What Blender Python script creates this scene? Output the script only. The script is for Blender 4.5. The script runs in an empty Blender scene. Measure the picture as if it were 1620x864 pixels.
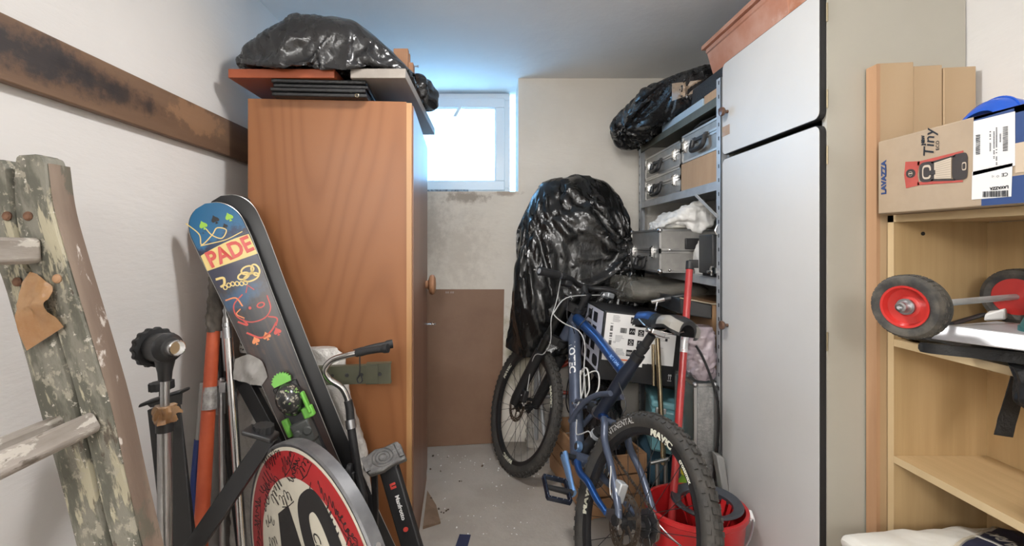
import bpy, bmesh, math, random
import numpy as np
from mathutils import Matrix, Vector

random.seed(7)
SC = bpy.context.scene
COL = SC.collection
PI = math.pi
F, CX, CY, H = 740.0, 777.0, 386.0, 1.18     # focal length in pixels, vanishing point, eye height

# ------------------------------------------------------------------ camera, world, lamps, exposure
cam_d = bpy.data.cameras.new('camera')
cam = bpy.data.objects.new('camera', cam_d)
COL.objects.link(cam)
cam.location = (0, 0, H)
cam.rotation_euler = (PI / 2, 0, 0)
cam_d.sensor_width = 36
cam_d.lens = 36 * F / 1620
cam_d.shift_x = (810 - CX) / 1620
cam_d.shift_y = -(432 - CY) / 1620
cam_d.clip_start = 0.02
SC.camera = cam

world = bpy.data.worlds.new('world')
SC.world = world
world.use_nodes = True
wb = world.node_tree.nodes['Background']
wb.inputs[0].default_value = (0.29, 0.60, 1.0, 1)
wb.inputs[1].default_value = 5.8

def area(name, loc, target, size, power, color, size_y=None, portal=False):
    d = bpy.data.lights.new(name, 'AREA')
    d.shape = 'RECTANGLE'
    d.size = size
    d.size_y = size_y or size
    d.energy = power
    d.color = color
    o = bpy.data.objects.new(name, d)
    COL.objects.link(o)
    o.location = loc
    o.rotation_euler = (Vector(target) - Vector(loc)).to_track_quat('-Z', 'Y').to_euler()
    if portal:
        d.cycles.is_portal = True
    return o

def bulb(name, loc, radius, power, color):
    d = bpy.data.lights.new(name, 'POINT')
    d.shadow_soft_size = radius
    d.energy = power
    d.color = color
    o = bpy.data.objects.new(name, d)
    COL.objects.link(o)
    o.location = loc
    return o

area('ceiling_lamp', (0.05, 1.08, 2.15), (0.05, 1.081, 0), 0.16, 11.0, (1.0, 0.985, 0.975))
bulb('unseen_rear_bulb', (-1.15, -1.15, 1.80), 0.20, 31.0, (1.0, 0.985, 0.965))
bulb('unseen_rear_bulb', (-0.20, -1.35, 1.72), 0.16, 38.0, (1.0, 0.985, 0.965))  # fill light added behind the camera to brighten the room, not a known lamp
area('window_portal', (-0.33, 3.14, 1.82), (-0.33, 2.0, 1.82), 0.92, 1.0, (1, 1, 1), 0.62, True)

SC.view_settings.view_transform = 'Standard'
SC.view_settings.look = 'None'
SC.view_settings.gamma = 1.0
SC.view_settings.exposure = 0.66
SC.view_settings.use_curve_mapping = False

# ------------------------------------------------------------------ helpers: placing and building
def V(*a):
    return np.array(a, float)

def at(px, py, Y):
    return V((px - CX) / F * Y, Y, H + (CY - py) / F * Y)

def unit(v):
    v = np.asarray(v, float)
    return v / np.linalg.norm(v)

def basis(d, up=(0, 0, 1)):
    """Columns x, y, z with z along d."""
    z = unit(d)
    u = np.asarray(up, float)
    if abs(z @ unit(u)) > 0.98:
        u = V(0, 1, 0)
    x = unit(np.cross(u, z))
    return np.stack([x, np.cross(z, x), z], 1)

def rz(a):
    c, s = math.cos(a), math.sin(a)
    return np.array([[c, -s, 0], [s, c, 0], [0, 0, 1]])

def ry(a):
    c, s = math.cos(a), math.sin(a)
    return np.array([[c, 0, s], [0, 1, 0], [-s, 0, c]])

def rx(a):
    c, s = math.cos(a), math.sin(a)
    return np.array([[1, 0, 0], [0, c, -s], [0, s, c]])

WM = {}      # world matrices of the objects built

class MB:
    def __init__(s):
        s.v, s.f, s.n = [], [], 0

    def raw(s, v, f):
        v = np.asarray(v, float).reshape(-1, 3)
        s.v.append(v)
        s.f += [tuple(i + s.n for i in q) for q in f]
        s.n += len(v)
        return s

    def box(s, lo, hi, R=None, o=(0, 0, 0)):
        lo, hi = np.minimum(lo, hi), np.maximum(lo, hi)
        p = np.array([[x, y, z] for x in (lo[0], hi[0]) for y in (lo[1], hi[1]) for z in (lo[2], hi[2])], float)
        if R is not None:
            p = p @ np.asarray(R).T
        return s.raw(p + np.asarray(o, float), [(0, 1, 3, 2), (4, 6, 7, 5), (0, 4, 5, 1), (2, 3, 7, 6), (0, 2, 6, 4), (1, 5, 7, 3)])

    def cbox(s, c, size, R=None):
        h = np.asarray(size, float) / 2
        return s.box(-h, h, R, c)

    def hexa(s, p8):
        """eight points: bottom four round, then top four round"""
        return s.raw(p8, [(3, 2, 1, 0), (4, 5, 6, 7), (0, 1, 5, 4), (1, 2, 6, 5), (2, 3, 7, 6), (3, 0, 4, 7)])

    def grid(s, P, closed_u=False, closed_v=False):
        nu, nv = P.shape[:2]
        f = []
        for i in range(nu if closed_u else nu - 1):
            for j in range(nv if closed_v else nv - 1):
                i2, j2 = (i + 1) % nu, (j + 1) % nv
                f.append((i * nv + j, i2 * nv + j, i2 * nv + j2, i * nv + j2))
        return s.raw(P.reshape(-1, 3), f)

    def sweep(s, path, prof, closed=False, caps=True, up=(0, 0, 1), scale=None):
        """sweep a closed 2D profile along a path"""
        path = np.asarray(path, float)
        n = len(path)
        prof = np.asarray(prof, float)
        if closed:
            T = np.roll(path, -1, 0) - np.roll(path, 1, 0)
        else:
            T = np.gradient(path, axis=0)
        T /= np.linalg.norm(T, axis=1)[:, None] + 1e-12
        B = basis(T[0], up)
        x = B[:, 0]
        P = []
        for i in range(n):
            x = x - T[i] * (x @ T[i])
            x = unit(x)
            y = np.cross(T[i], x)
            k = 1.0 if scale is None else scale[i]
            P.append(path[i] + (prof[:, :1] * x + prof[:, 1:2] * y) * k)
        P = np.array(P)
        b = s.n
        s.grid(P, closed, True)
        m = len(prof)
        if caps and not closed:
            s.f.append(tuple(b + j for j in range(m))[::-1])
            s.f.append(tuple(b + (n - 1) * m + j for j in range(m)))
        return s

    def tube(s, path, r, n=10, closed=False, caps=True, squash=1.0, up=(0, 0, 1)):
        a = np.linspace(0, 2 * PI, n, endpoint=False)
        prof = np.stack([np.cos(a), np.sin(a) * squash], 1)
        path = np.asarray(path, float)
        sc = np.full(len(path), r, float) if np.isscalar(r) else np.asarray(r, float)
        return s.sweep(path, prof, closed, caps, up, sc)

    def cyl(s, a, b, r, n=16, r2=None):
        return s.tube([a, b], [r, r if r2 is None else r2], n)

    def lathe(s, prof, o, d, n=24, up=(0, 0, 1), cap=True):
        """prof: (radius, height along d)"""
        B = basis(d, up)
        a = np.linspace(0, 2 * PI, n, endpoint=False)
        prof = np.asarray(prof, float)
        P = np.zeros((len(prof), n, 3))
        for i, (r, h) in enumerate(prof):
            P[i] = np.asarray(o) + np.outer(np.cos(a) * r, B[:, 0]) + np.outer(np.sin(a) * r, B[:, 1]) + h * B[:, 2]
        b = s.n
        s.grid(P, False, True)
        if cap and prof[0][0] > 1e-6:
            s.f.append(tuple(b + j for j in range(n))[::-1])
        if cap and prof[-1][0] > 1e-6:
            s.f.append(tuple(b + (len(prof) - 1) * n + j for j in range(n)))
        return s

    def sphere(s, c, r, n=12, sc=(1, 1, 1)):
        t = np.linspace(0.001, PI - 0.001, n)
        a = np.linspace(0, 2 * PI, 2 * n, endpoint=False)
        P = np.stack([np.outer(np.sin(t), np.cos(a)) * sc[0], np.outer(np.sin(t), np.sin(a)) * sc[1],
                      np.outer(np.cos(t), np.ones_like(a)) * sc[2]], 2) * r + np.asarray(c, float)
        return s.grid(P, False, True)

    def prism(s, poly, o, X, Y, Z, t):
        """extrude a 2D polygon: o + x*X + y*Y, thickness t along Z"""
        poly = np.asarray(poly, float)
        X, Y, Z = (np.asarray(q, float) for q in (X, Y, Z))
        a = np.asarray(o, float) + poly[:, :1] * X + poly[:, 1:2] * Y
        n = len(poly)
        f = [tuple(range(n))[::-1], tuple(range(n, 2 * n))] + [(i, (i + 1) % n, n + (i + 1) % n, n + i) for i in range(n)]
        return s.raw(np.concatenate([a, a + Z * t]), f)

    def build(s, name, m, parent=None, R=None, world=False, flat=False, bevel=0, angle=35, recalc=True, **tg):
        v = np.concatenate(s.v)
        R = np.eye(3) if R is None else np.asarray(R)
        if world:
            c = V(0, 0, 0)
        else:
            loc = v @ R
            c = R @ ((loc.min(0) + loc.max(0)) / 2)
        me = bpy.data.meshes.new(name)
        me.from_pydata(((v - c) @ R).tolist(), [], s.f)
        if recalc:
            bm = bmesh.new()
            bm.from_mesh(me)
            bmesh.ops.recalc_face_normals(bm, faces=bm.faces)
            bm.to_mesh(me)
            bm.free()
        if not flat:
            me.shade_smooth()
            me.set_sharp_from_angle(angle=math.radians(angle))
        me.materials.append(m)
        return link(name, me, Matrix.Translation(Vector(c)) @ Matrix(R.tolist()).to_4x4(), parent, bevel, **tg)

def link(name, me, M, parent=None, bevel=0, **tg):
    o = bpy.data.objects.new(name, me)
    COL.objects.link(o)
    WM[o] = M
    if parent is not None:
        o.parent = parent
        o.matrix_parent_inverse = WM[parent].inverted()
    o.matrix_basis = M
    if bevel:
        b = o.modifiers.new('bevel', 'BEVEL')
        b.width = bevel
        b.segments = 2
        b.limit_method = 'ANGLE'
        b.angle_limit = math.radians(40)
    for k, x in tg.items():
        if x:
            o[k] = x
    return o

def thing(name, label, category, loc, group=None):
    o = bpy.data.objects.new(name, None)
    COL.objects.link(o)
    o.empty_display_size = 0.05
    WM[o] = Matrix.Translation(Vector(loc))
    o.matrix_basis = WM[o]
    o['label'], o['category'] = label, category
    if group:
        o['group'] = group
    return o

def spline(pts, n=40, closed=False):
    """Catmull-Rom through the points"""
    p = np.asarray(pts, float)
    if closed:
        q = np.concatenate([p[-1:], p, p[:2]])
    else:
        q = np.concatenate([2 * p[:1] - p[1:2], p, 2 * p[-1:] - p[-2:-1]])
    segs = len(q) - 3
    out = []
    for t in np.linspace(0, segs, n, endpoint=not closed):
        i = min(int(t), segs - 1)
        u = t - i
        a, b, c, d = q[i], q[i + 1], q[i + 2], q[i + 3]
        out.append(0.5 * (2 * b + (c - a) * u + (2 * a - 5 * b + 4 * c - d) * u * u + (3 * b - a - 3 * c + d) * u ** 3))
    return np.array(out)

def crumple(P, freq, seed, n=16, warp=0.5, aniso=None):
    """sum of folded ramps: facets with sharp creases, about -1..1"""
    rng = np.random.default_rng(seed)
    P = np.asarray(P, float)
    sh = P.shape[:-1]
    Q = P.reshape(-1, 3) * freq
    if aniso is not None:
        Q = Q * np.asarray(aniso)
    for k in range(3):
        d = rng.normal(size=(3, 3))
        Q = Q + warp / (k + 1.5) * np.sin(Q @ d * 0.9 + rng.uniform(0, 6, 3))
    h = np.zeros(len(Q))
    for i in range(n):
        d = unit(rng.normal(size=3))
        f = 2 ** rng.uniform(-1.0, 1.8)
        t = np.abs(((Q @ d * f + rng.uniform()) % 1.0) * 2 - 1) - 0.5
        h += t / f ** 0.8
    return (h / (0.55 * math.sqrt(n))).reshape(sh)

def grid_normals(P, cu=False, cv=True):
    du = np.gradient(P, axis=0)
    if cv:
        dv = (np.roll(P, -1, 1) - np.roll(P, 1, 1)) / 2
    else:
        dv = np.gradient(P, axis=1)
    N = np.cross(du, dv)
    return N / (np.linalg.norm(N, axis=2)[..., None] + 1e-9)

def loft(axis, keys, nu=80, nv=72, power=0.8):
    """closed lumpy body. axis 'x', 'y' or 'z'; keys: (t, a0, a1, b0, b1) = extents of the two other axes"""
    k = np.asarray(keys, float)
    e = np.linspace(0, 1, nu)
    e = 0.5 - 0.5 * np.cos(PI * e) * (1 - 0.25 * np.sin(PI * e) ** 2)
    t = k[0, 0] + (k[-1, 0] - k[0, 0]) * e
    s = np.sign(k[-1, 0] - k[0, 0])
    A = [np.interp(t * s, k[:, 0] * s, k[:, i]) for i in range(1, 5)]
    th = np.linspace(0, 2 * PI, nv, endpoint=False)
    c, sn = np.cos(th), np.sin(th)
    c, sn = np.sign(c) * np.abs(c) ** power, np.sign(sn) * np.abs(sn) ** power
    P = np.zeros((nu, nv, 3))
    oth = {'x': (0, 1, 2), 'y': (1, 0, 2), 'z': (2, 0, 1)}[axis]
    P[..., oth[0]] = t[:, None]
    P[..., oth[1]] = ((A[0] + A[1]) / 2)[:, None] + ((A[1] - A[0]) / 2)[:, None] * c
    P[..., oth[2]] = ((A[2] + A[3]) / 2)[:, None] + ((A[3] - A[2]) / 2)[:, None] * sn
    return P

def outward(P, N):
    return N if ((P - P.reshape(-1, 3).mean(0)) * N).sum() > 0 else -N

def body(P, close=True):
    """mesh builder from a closed-v grid, end rows capped"""
    m = MB()
    m.grid(P, False, True)
    nv = P.shape[1]
    if close:
        m.f.append(tuple(range(nv))[::-1])
        m.f.append(tuple((P.shape[0] - 1) * nv + j for j in range(nv)))
    return m

# ------------------------------------------------------------------ draped film: cloth settled over a solid shape
def outward_faces(me):
    bm = bmesh.new()
    bm.from_mesh(me)
    bmesh.ops.recalc_face_normals(bm, faces=bm.faces)
    bm.to_mesh(me)
    bm.free()

def drape(outer, colliders, frames=30, pressure=0.0, gravity=1.0, quality=6, mass=0.12, tension=18, bend=0.15, dist=0.004, shrink=0.0, pin=None, selfc=False, smooth=0):
    """outer: (verts, faces) of the film; colliders: list of (verts, faces). Returns settled vertices"""
    me = bpy.data.meshes.new('film')
    me.from_pydata(np.asarray(outer[0]).tolist(), [], outer[1])
    outward_faces(me)
    o = bpy.data.objects.new('film', me)
    COL.objects.link(o)
    cs = []
    for v, f in colliders:
        cm = bpy.data.meshes.new('form')
        cm.from_pydata(np.asarray(v).tolist(), [], f)
        c = bpy.data.objects.new('form', cm)
        COL.objects.link(c)
        outward_faces(cm)
        c.modifiers.new('collision', 'COLLISION')
        c.collision.use_culling = False
        c.collision.thickness_outer = dist
        c.collision.thickness_inner = 0.05
        c.collision.cloth_friction = 15
        cs.append(c)
    m = o.modifiers.new('cloth', 'CLOTH')
    s = m.settings
    s.quality = quality
    s.mass = mass
    s.tension_stiffness = s.compression_stiffness = tension
    s.shear_stiffness = tension * 0.5
    s.bending_stiffness = bend
    s.tension_damping = s.compression_damping = 8
    s.air_damping = 3
    s.effector_weights.gravity = gravity
    if shrink:
        s.shrink_min = shrink
    if pressure:
        s.use_pressure = True
        s.uniform_pressure_force = pressure
    m.collision_settings.use_collision = True
    m.collision_settings.collision_quality = 3
    m.collision_settings.distance_min = dist
    m.collision_settings.use_self_collision = selfc
    if pin is not None:
        g = o.vertex_groups.new(name='pin')
        g.add([int(i) for i in pin], 1.0, 'REPLACE')
        s.vertex_group_mass = 'pin'
    m.point_cache.frame_start, m.point_cache.frame_end = 1, frames
    for k in range(1, frames + 1):
        SC.frame_set(k)
    dg = bpy.context.evaluated_depsgraph_get()
    ev = o.evaluated_get(dg)
    q = ev.to_mesh()
    out = np.empty(len(q.vertices) * 3)
    q.vertices.foreach_get('co', out)
    ev.to_mesh_clear()
    for c in [o] + cs:
        d = c.data
        bpy.data.objects.remove(c)
        bpy.data.meshes.remove(d)
    SC.frame_set(1)
    return out.reshape(-1, 3)

def gridfaces(nu, nv, cap0=False, cap1=False):
    f = [(i * nv + j, (i + 1) * nv + j, (i + 1) * nv + (j + 1) % nv, i * nv + (j + 1) % nv) for i in range(nu - 1) for j in range(nv)]
    if cap0:
        f.append(tuple(range(nv))[::-1])
    if cap1:
        f.append(tuple((nu - 1) * nv + j for j in range(nv)))
    return f

def box_mesh(lo, hi):
    m = MB().box(lo, hi)
    return np.concatenate(m.v), m.f

# flat print: 2D shapes laid on a surface by a mapping (u, v) -> point
def textmesh(s, size, bold=0.0, align='CENTER', shear=0, width=1.0):
    c = bpy.data.curves.new('t', 'FONT')
    c.body = s
    c.size = size
    c.align_x = align
    c.align_y = 'CENTER'
    c.offset = bold
    c.shear = shear
    c.resolution_u = 3
    o = bpy.data.objects.new('t', c)
    COL.objects.link(o)
    dg = bpy.context.evaluated_depsgraph_get()
    me = bpy.data.meshes.new_from_object(o.evaluated_get(dg))
    v = np.array([(p.co.x * width, p.co.y) for p in me.vertices]).reshape(-1, 2)
    f = [tuple(p.vertices) for p in me.polygons]
    bpy.data.objects.remove(o)
    bpy.data.curves.remove(c)
    bpy.data.meshes.remove(me)
    return v, f

def place(sh, x, y, a=0.0, k=1.0):
    v, f = sh
    c, s = math.cos(a), math.sin(a)
    v = np.asarray(v, float) * k
    return np.stack([x + v[:, 0] * c - v[:, 1] * s, y + v[:, 0] * s + v[:, 1] * c], 1), f

def ribbon(pts, w, closed=False):
    p = np.asarray(pts, float)
    if closed:
        p = np.concatenate([p, p[:2]])
    t = np.gradient(p, axis=0)
    t /= np.linalg.norm(t, axis=1)[:, None] + 1e-9
    n = np.stack([-t[:, 1], t[:, 0]], 1)
    v = np.concatenate([p + n * w / 2, p - n * w / 2])
    k = len(p)
    return v, [(i, i + 1, k + i + 1, k + i) for i in range(k - 1)]

def poly(pts):
    return np.asarray(pts, float), [tuple(range(len(pts)))]

def rect(x0, y0, x1, y1):
    return poly([(x0, y0), (x1, y0), (x1, y1), (x0, y1)])

def ring(cx, cy, rx0, ry0, rx1, ry1, n=48, p=1.0, a0=0, a1=2 * PI):
    a = np.linspace(a0, a1, n + 1)
    c, s = np.sign(np.cos(a)) * np.abs(np.cos(a)) ** p, np.sign(np.sin(a)) * np.abs(np.sin(a)) ** p
    v = np.concatenate([np.stack([cx + rx0 * c, cy + ry0 * s], 1), np.stack([cx + rx1 * c, cy + ry1 * s], 1)])
    return v, [(i, i + 1, n + 2 + i, n + 1 + i) for i in range(n)]

def ell(cx, cy, rx_, ry_, n=24, p=1.0):
    a = np.linspace(0, 2 * PI, n, endpoint=False)
    c, s = np.sign(np.cos(a)) * np.abs(np.cos(a)) ** p, np.sign(np.sin(a)) * np.abs(np.sin(a)) ** p
    return poly(np.stack([cx + rx_ * c, cy + ry_ * s], 1))

def decal(name, m, fn, shapes, parent, label=None):
    b = MB()
    for v, f in shapes:
        b.raw(np.array([fn(u, w) for u, w in v]), f)
    return b.build(name, m, parent, flat=True, recalc=False, label=label)

def plane(o, X, Y, n, off=0.0006):
    o, X, Y, n = (np.asarray(q, float) for q in (o, X, Y, n))
    return lambda u, v: o + X * u + Y * v + n * off

# ------------------------------------------------------------------ helpers: materials
def mk(name, c, c2=None, scale=8, stretch=(1, 1, 1), detail=5, lo=0.35, hi=0.65, rough=0.5, metal=0.0, bump=0.0, bscale=None,
       bstretch=None, coat=0.0, spec=0.5, rings=0, spots=(), blots=(), alpha=1.0, trans=0.0, rvar=0.0, bdist=0.01, sheen=0.0, subsurf=0, crease=False):
    m = bpy.data.materials.new(name)
    m.use_nodes = True
    nt = m.node_tree
    N, L = nt.nodes, nt.links
    p = N['Principled BSDF']
    tc = N.new('ShaderNodeTexCoord')

    def noise(sc, st=(1, 1, 1), det=5, rough_=0.55, off=0.0, dist=0.0):
        mp = N.new('ShaderNodeMapping')
        mp.inputs['Scale'].default_value = st
        mp.inputs['Location'].default_value = (off, off * 1.7, off * 0.6)
        n = N.new('ShaderNodeTexNoise')
        n.inputs['Scale'].default_value = sc
        n.inputs['Detail'].default_value = det
        n.inputs['Roughness'].default_value = rough_
        n.inputs['Distortion'].default_value = dist
        L.new(tc.outputs['Object'], mp.inputs[0])
        L.new(mp.outputs[0], n.inputs['Vector'])
        return n.outputs[0]

    def step(src, a, b):
        r = N.new('ShaderNodeMapRange')
        r.interpolation_type = 'SMOOTHSTEP'
        r.inputs[1].default_value, r.inputs[2].default_value = a, b
        L.new(src, r.inputs[0])
        return r.outputs[0]

    def math_(op, a, b):
        q = N.new('ShaderNodeMath')
        q.operation = op
        for i, x in enumerate((a, b)):
            if isinstance(x, (int, float)):
                q.inputs[i].default_value = x
            else:
                L.new(x, q.inputs[i])
        return q.outputs[0]

    def mix(fac, a, b):
        q = N.new('ShaderNodeMix')
        q.data_type = 'RGBA'
        L.new(fac, q.inputs[0])
        for i, x in ((6, a), (7, b)):
            if isinstance(x, tuple):
                q.inputs[i].default_value = (*x, 1)
            else:
                L.new(x, q.inputs[i])
        return q.outputs[2]

    col = tuple(c)
    if c2 is not None:
        src = noise(scale, stretch, detail, 0.6)
        if rings:
            low = noise(scale * 0.35, stretch, 2.0, 0.4, 3.0)
            pp = N.new('ShaderNodeMath')
            pp.operation = 'PINGPONG'
            pp.inputs[1].default_value = 0.5
            L.new(math_('MULTIPLY', low, float(rings)), pp.inputs[0])
            src = math_('ADD', math_('MULTIPLY', pp.outputs[0], 1.2), math_('MULTIPLY', src, 0.4))
        col = mix(step(src, lo, hi), tuple(c), tuple(c2))
    for i, (sc_col, sc, a, b, *st) in enumerate(spots):
        f = step(noise(sc, st[0] if st else (1, 1, 1), 6, 0.65, 5.3 * (i + 1), 0.3), a, b)
        if len(st) > 1:
            f = math_('MULTIPLY', f, st[1])
        col = mix(f, col, tuple(sc_col))
    for i, (bc, cen, rad, soft, amt) in enumerate(blots):
        mp = N.new('ShaderNodeMapping')
        mp.vector_type = 'POINT'
        mp.inputs['Scale'].default_value = tuple(1 / q for q in rad)
        mp.inputs['Location'].default_value = tuple(-cc / q for cc, q in zip(cen, rad))
        L.new(tc.outputs['Object'], mp.inputs[0])
        ln = N.new('ShaderNodeVectorMath')
        ln.operation = 'LENGTH'
        L.new(mp.outputs[0], ln.inputs[0])
        d = math_('ADD', ln.outputs[1], math_('MULTIPLY', math_('SUBTRACT', noise(22, (1, 1, 1), 7, 0.7, 9.1 * (i + 1)), 0.5), 2.2))
        f = math_('MULTIPLY', step(d, 1.0, 1.0 - soft), amt)
        col = mix(f, col, tuple(bc))
    if isinstance(col, tuple):
        p.inputs['Base Color'].default_value = (*col, 1)
    else:
        L.new(col, p.inputs['Base Color'])
    p.inputs['Roughness'].default_value = rough
    if rvar:
        r = N.new('ShaderNodeMapRange')
        r.inputs[3].default_value, r.inputs[4].default_value = rough - rvar, rough + rvar
        L.new(noise(14, (1, 1, 1), 4, 0.6, 2.2), r.inputs[0])
        L.new(r.outputs[0], p.inputs['Roughness'])
    p.inputs['Metallic'].default_value = metal
    p.inputs['Specular IOR Level'].default_value = spec
    p.inputs['Coat Weight'].default_value = coat
    p.inputs['Coat Roughness'].default_value = 0.12
    p.inputs['Alpha'].default_value = alpha
    p.inputs['Transmission Weight'].default_value = trans
    if subsurf:
        p.inputs['Subsurface Weight'].default_value = subsurf
    if sheen:
        p.inputs['Sheen Weight'].default_value = sheen
    if bump:
        b = N.new('ShaderNodeBump')
        b.inputs['Strength'].default_value = bump
        b.inputs['Distance'].default_value = bdist
        if crease:
            hs = []
            for k, (s_, w_) in enumerate(((1.0, 1.0), (2.3, 0.45), (5.1, 0.18))):
                mp = N.new('ShaderNodeMapping')
                mp.inputs['Scale'].default_value = bstretch or stretch
                mp.inputs['Location'].default_value = (k * 3.1, k * 1.3, k * 2.2)
                mp.inputs['Rotation'].default_value = (0.4 * k, 0.9 * k, 0.3)
                wn = N.new('ShaderNodeTexNoise')
                wn.inputs['Scale'].default_value = bscale * s_ * 0.6
                add = N.new('ShaderNodeVectorMath')
                add.operation = 'MULTIPLY_ADD'
                add.inputs[1].default_value = (0.10 / s_,) * 3
                vo = N.new('ShaderNodeTexVoronoi')
                vo.feature = 'DISTANCE_TO_EDGE'
                vo.inputs['Scale'].default_value = bscale * s_
                L.new(tc.outputs['Object'], mp.inputs[0])
                L.new(mp.outputs[0], wn.inputs['Vector'])
                L.new(wn.outputs[1], add.inputs[0])
                L.new(mp.outputs[0], add.inputs[2])
                L.new(add.outputs[0], vo.inputs['Vector'])
                hs.append(math_('MULTIPLY', vo.outputs['Distance'], w_))
            L.new(math_('ADD', math_('ADD', hs[0], hs[1]), hs[2]), b.inputs['Height'])
        else:
            L.new(noise(bscale or scale, bstretch or stretch, 6, 0.6, 1.3), b.inputs['Height'])
        L.new(b.outputs[0], p.inputs['Normal'])
    return m

M = {}
M['plaster'] = mk('plaster', (0.70, 0.685, 0.665), (0.67, 0.655, 0.635), 1.6, rough=0.9, bump=0.13, bscale=14, bstretch=(1, 1, 3.5), spec=0.2,
                  spots=[((0.50, 0.47, 0.43), 30, 0.74, 0.80, (1, 1, 0.6), 0.5)])
M['plaster_back'] = mk('plaster_back', (0.80, 0.755, 0.68), (0.75, 0.70, 0.62), 2.2, rough=0.9, bump=0.15, bscale=16, bstretch=(1, 1, 3), spec=0.2,
                       spots=[((0.36, 0.30, 0.25), 26, 0.75, 0.82, (1, 1, 1), 0.6)],
                       blots=[((0.30, 0.25, 0.20), (-0.15, 2.79, 1.455), (0.18, 0.3, 0.045), 0.7, 0.75),
                              ((0.36, 0.31, 0.26), (-0.36, 2.79, 1.28), (0.15, 0.3, 0.26), 0.9, 0.45),
                              ((0.40, 0.33, 0.27), (0.09, 2.79, 1.483), (0.12, 0.3, 0.022), 0.8, 0.8),
                              ((0.48, 0.43, 0.37), (-0.18, 2.79, 1.15), (0.25, 0.3, 0.36), 1.0, 0.45),
                              ((0.50, 0.46, 0.33), (0.2, 2.79, 0.55), (0.22, 0.3, 0.35), 0.8, 0.8)])
M['ceiling'] = mk('ceiling_paint', (0.88, 0.87, 0.85), (0.84, 0.83, 0.815), 2.0, rough=0.9, bump=0.2, bscale=18, spec=0.2,
                  spots=[((0.25, 0.24, 0.23), 18, 0.76, 0.82, (1, 1, 1), 0.6)])
M['concrete'] = mk('concrete', (0.44, 0.40, 0.35), (0.37, 0.33, 0.285), 3.5, rough=0.75, bump=0.25, bscale=60,
                   spots=[((0.66, 0.63, 0.58), 55, 0.66, 0.74, (1, 1, 1), 0.8), ((0.20, 0.16, 0.12), 30, 0.72, 0.78, (1, 1, 1), 0.8)])
M['pvc'] = mk('white_window_plastic', (0.80, 0.82, 0.84), rough=0.35, bump=0.05, bscale=30)
M['cherry'] = mk('cherry_veneer', (0.262, 0.107, 0.042), (0.225, 0.088, 0.033), 4.6, (1.0, 1.0, 0.16), lo=0.30, hi=0.9, rough=0.40, rings=30, coat=0.0, spec=0.35,
                 bump=0.02, bscale=40, bstretch=(1, 1, 0.1), rvar=0.06)
M['cherry_edge'] = mk('oak_edge_banding', (0.43, 0.235, 0.10), (0.37, 0.19, 0.075), 20, (1, 1, 0.1), rough=0.4)
M['cherry_dark'] = mk('cherry_door_lacquer', (0.25, 0.13, 0.085), (0.21, 0.10, 0.06), 3, (1, 1, 0.25), rough=0.38, coat=0.0, rings=6, spec=0.4)
M['orange_board'] = mk('orange_stained_board', (0.36, 0.085, 0.03), (0.28, 0.062, 0.022), 8, (0.1, 1, 1), rough=0.45)
M['grey_board'] = mk('grey_limed_board', (0.31, 0.275, 0.24), (0.255, 0.225, 0.195), 10, (1, 0.12, 1), rough=0.55)
M['raw_wood'] = mk('planed_wood', (0.50, 0.27, 0.15), (0.40, 0.20, 0.105), 9, (1, 1, 0.15), rough=0.6)
M['black_plastic_bag'] = mk('black_plastic_film', (0.016, 0.016, 0.017), rough=0.27, spec=0.6, coat=0.2, bump=0.45, bscale=13, bdist=0.007, rvar=0.08, crease=True)
M['tarp'] = mk('black_film_cover', (0.009, 0.009, 0.009), rough=0.24, spec=0.5, coat=0.2, bump=0.55, bscale=11, bstretch=(1.4, 1.4, 0.7), bdist=0.008, rvar=0.08, crease=True)
M['black'] = mk('black_plastic', (0.018, 0.018, 0.019), rough=0.42, rvar=0.08)
M['black_matte'] = mk('black_matte', (0.014, 0.014, 0.015), rough=0.65)
M['black_leather'] = mk('black_leatherette', (0.012, 0.012, 0.013), rough=0.4, bump=0.3, bscale=120)
M['rubber'] = mk('tyre_rubber', (0.040, 0.038, 0.035), (0.060, 0.054, 0.047), 20, rough=0.75, bump=0.15, bscale=80)
M['rubber_dusty'] = mk('dusty_rubber', (0.035, 0.034, 0.033), (0.10, 0.09, 0.075), 30, rough=0.8)
M['chrome'] = mk('chrome', (0.72, 0.72, 0.72), rough=0.14, metal=1, rvar=0.05)
M['steel'] = mk('brushed_steel', (0.52, 0.53, 0.54), (0.42, 0.42, 0.43), 12, rough=0.35, metal=1)
M['zinc'] = mk('galvanised_steel', (0.54, 0.56, 0.575), (0.44, 0.46, 0.48), 10, rough=0.38, metal=0.4, spots=[((0.25, 0.22, 0.18), 30, 0.72, 0.8)])
M['brass'] = mk('pale_brass', (0.66, 0.56, 0.38), rough=0.25, metal=1)
M['alu'] = mk('case_aluminium_sheet', (0.40, 0.385, 0.36), (0.33, 0.32, 0.30), 14, rough=0.45, metal=0.55, bump=0.05, bscale=60)
M['alu_edge'] = mk('aluminium_profile', (0.62, 0.61, 0.59), rough=0.32, metal=0.9)
M['white_lam'] = mk('white_laminate', (0.60, 0.592, 0.575), (0.57, 0.565, 0.55), 2, rough=0.38, spec=0.4)
M['cream'] = mk('cream_lacquer', (0.445, 0.425, 0.365), (0.42, 0.40, 0.34), 2.5, rough=0.45, spots=[((0.42, 0.37, 0.29), 24, 0.76, 0.8, (1, 1, 1), 0.5)])
M['knob'] = mk('dark_wood_knob', (0.11, 0.052, 0.028), rough=0.35, coat=0.3)
M['tape'] = mk('brown_packing_tape', (0.40, 0.24, 0.115), rough=0.25, bump=0.2, bscale=30)
M['kraft'] = mk('kraft_cardboard', (0.50, 0.335, 0.205), (0.46, 0.30, 0.18), 20, (1, 1, 0.2), rough=0.75)
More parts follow.
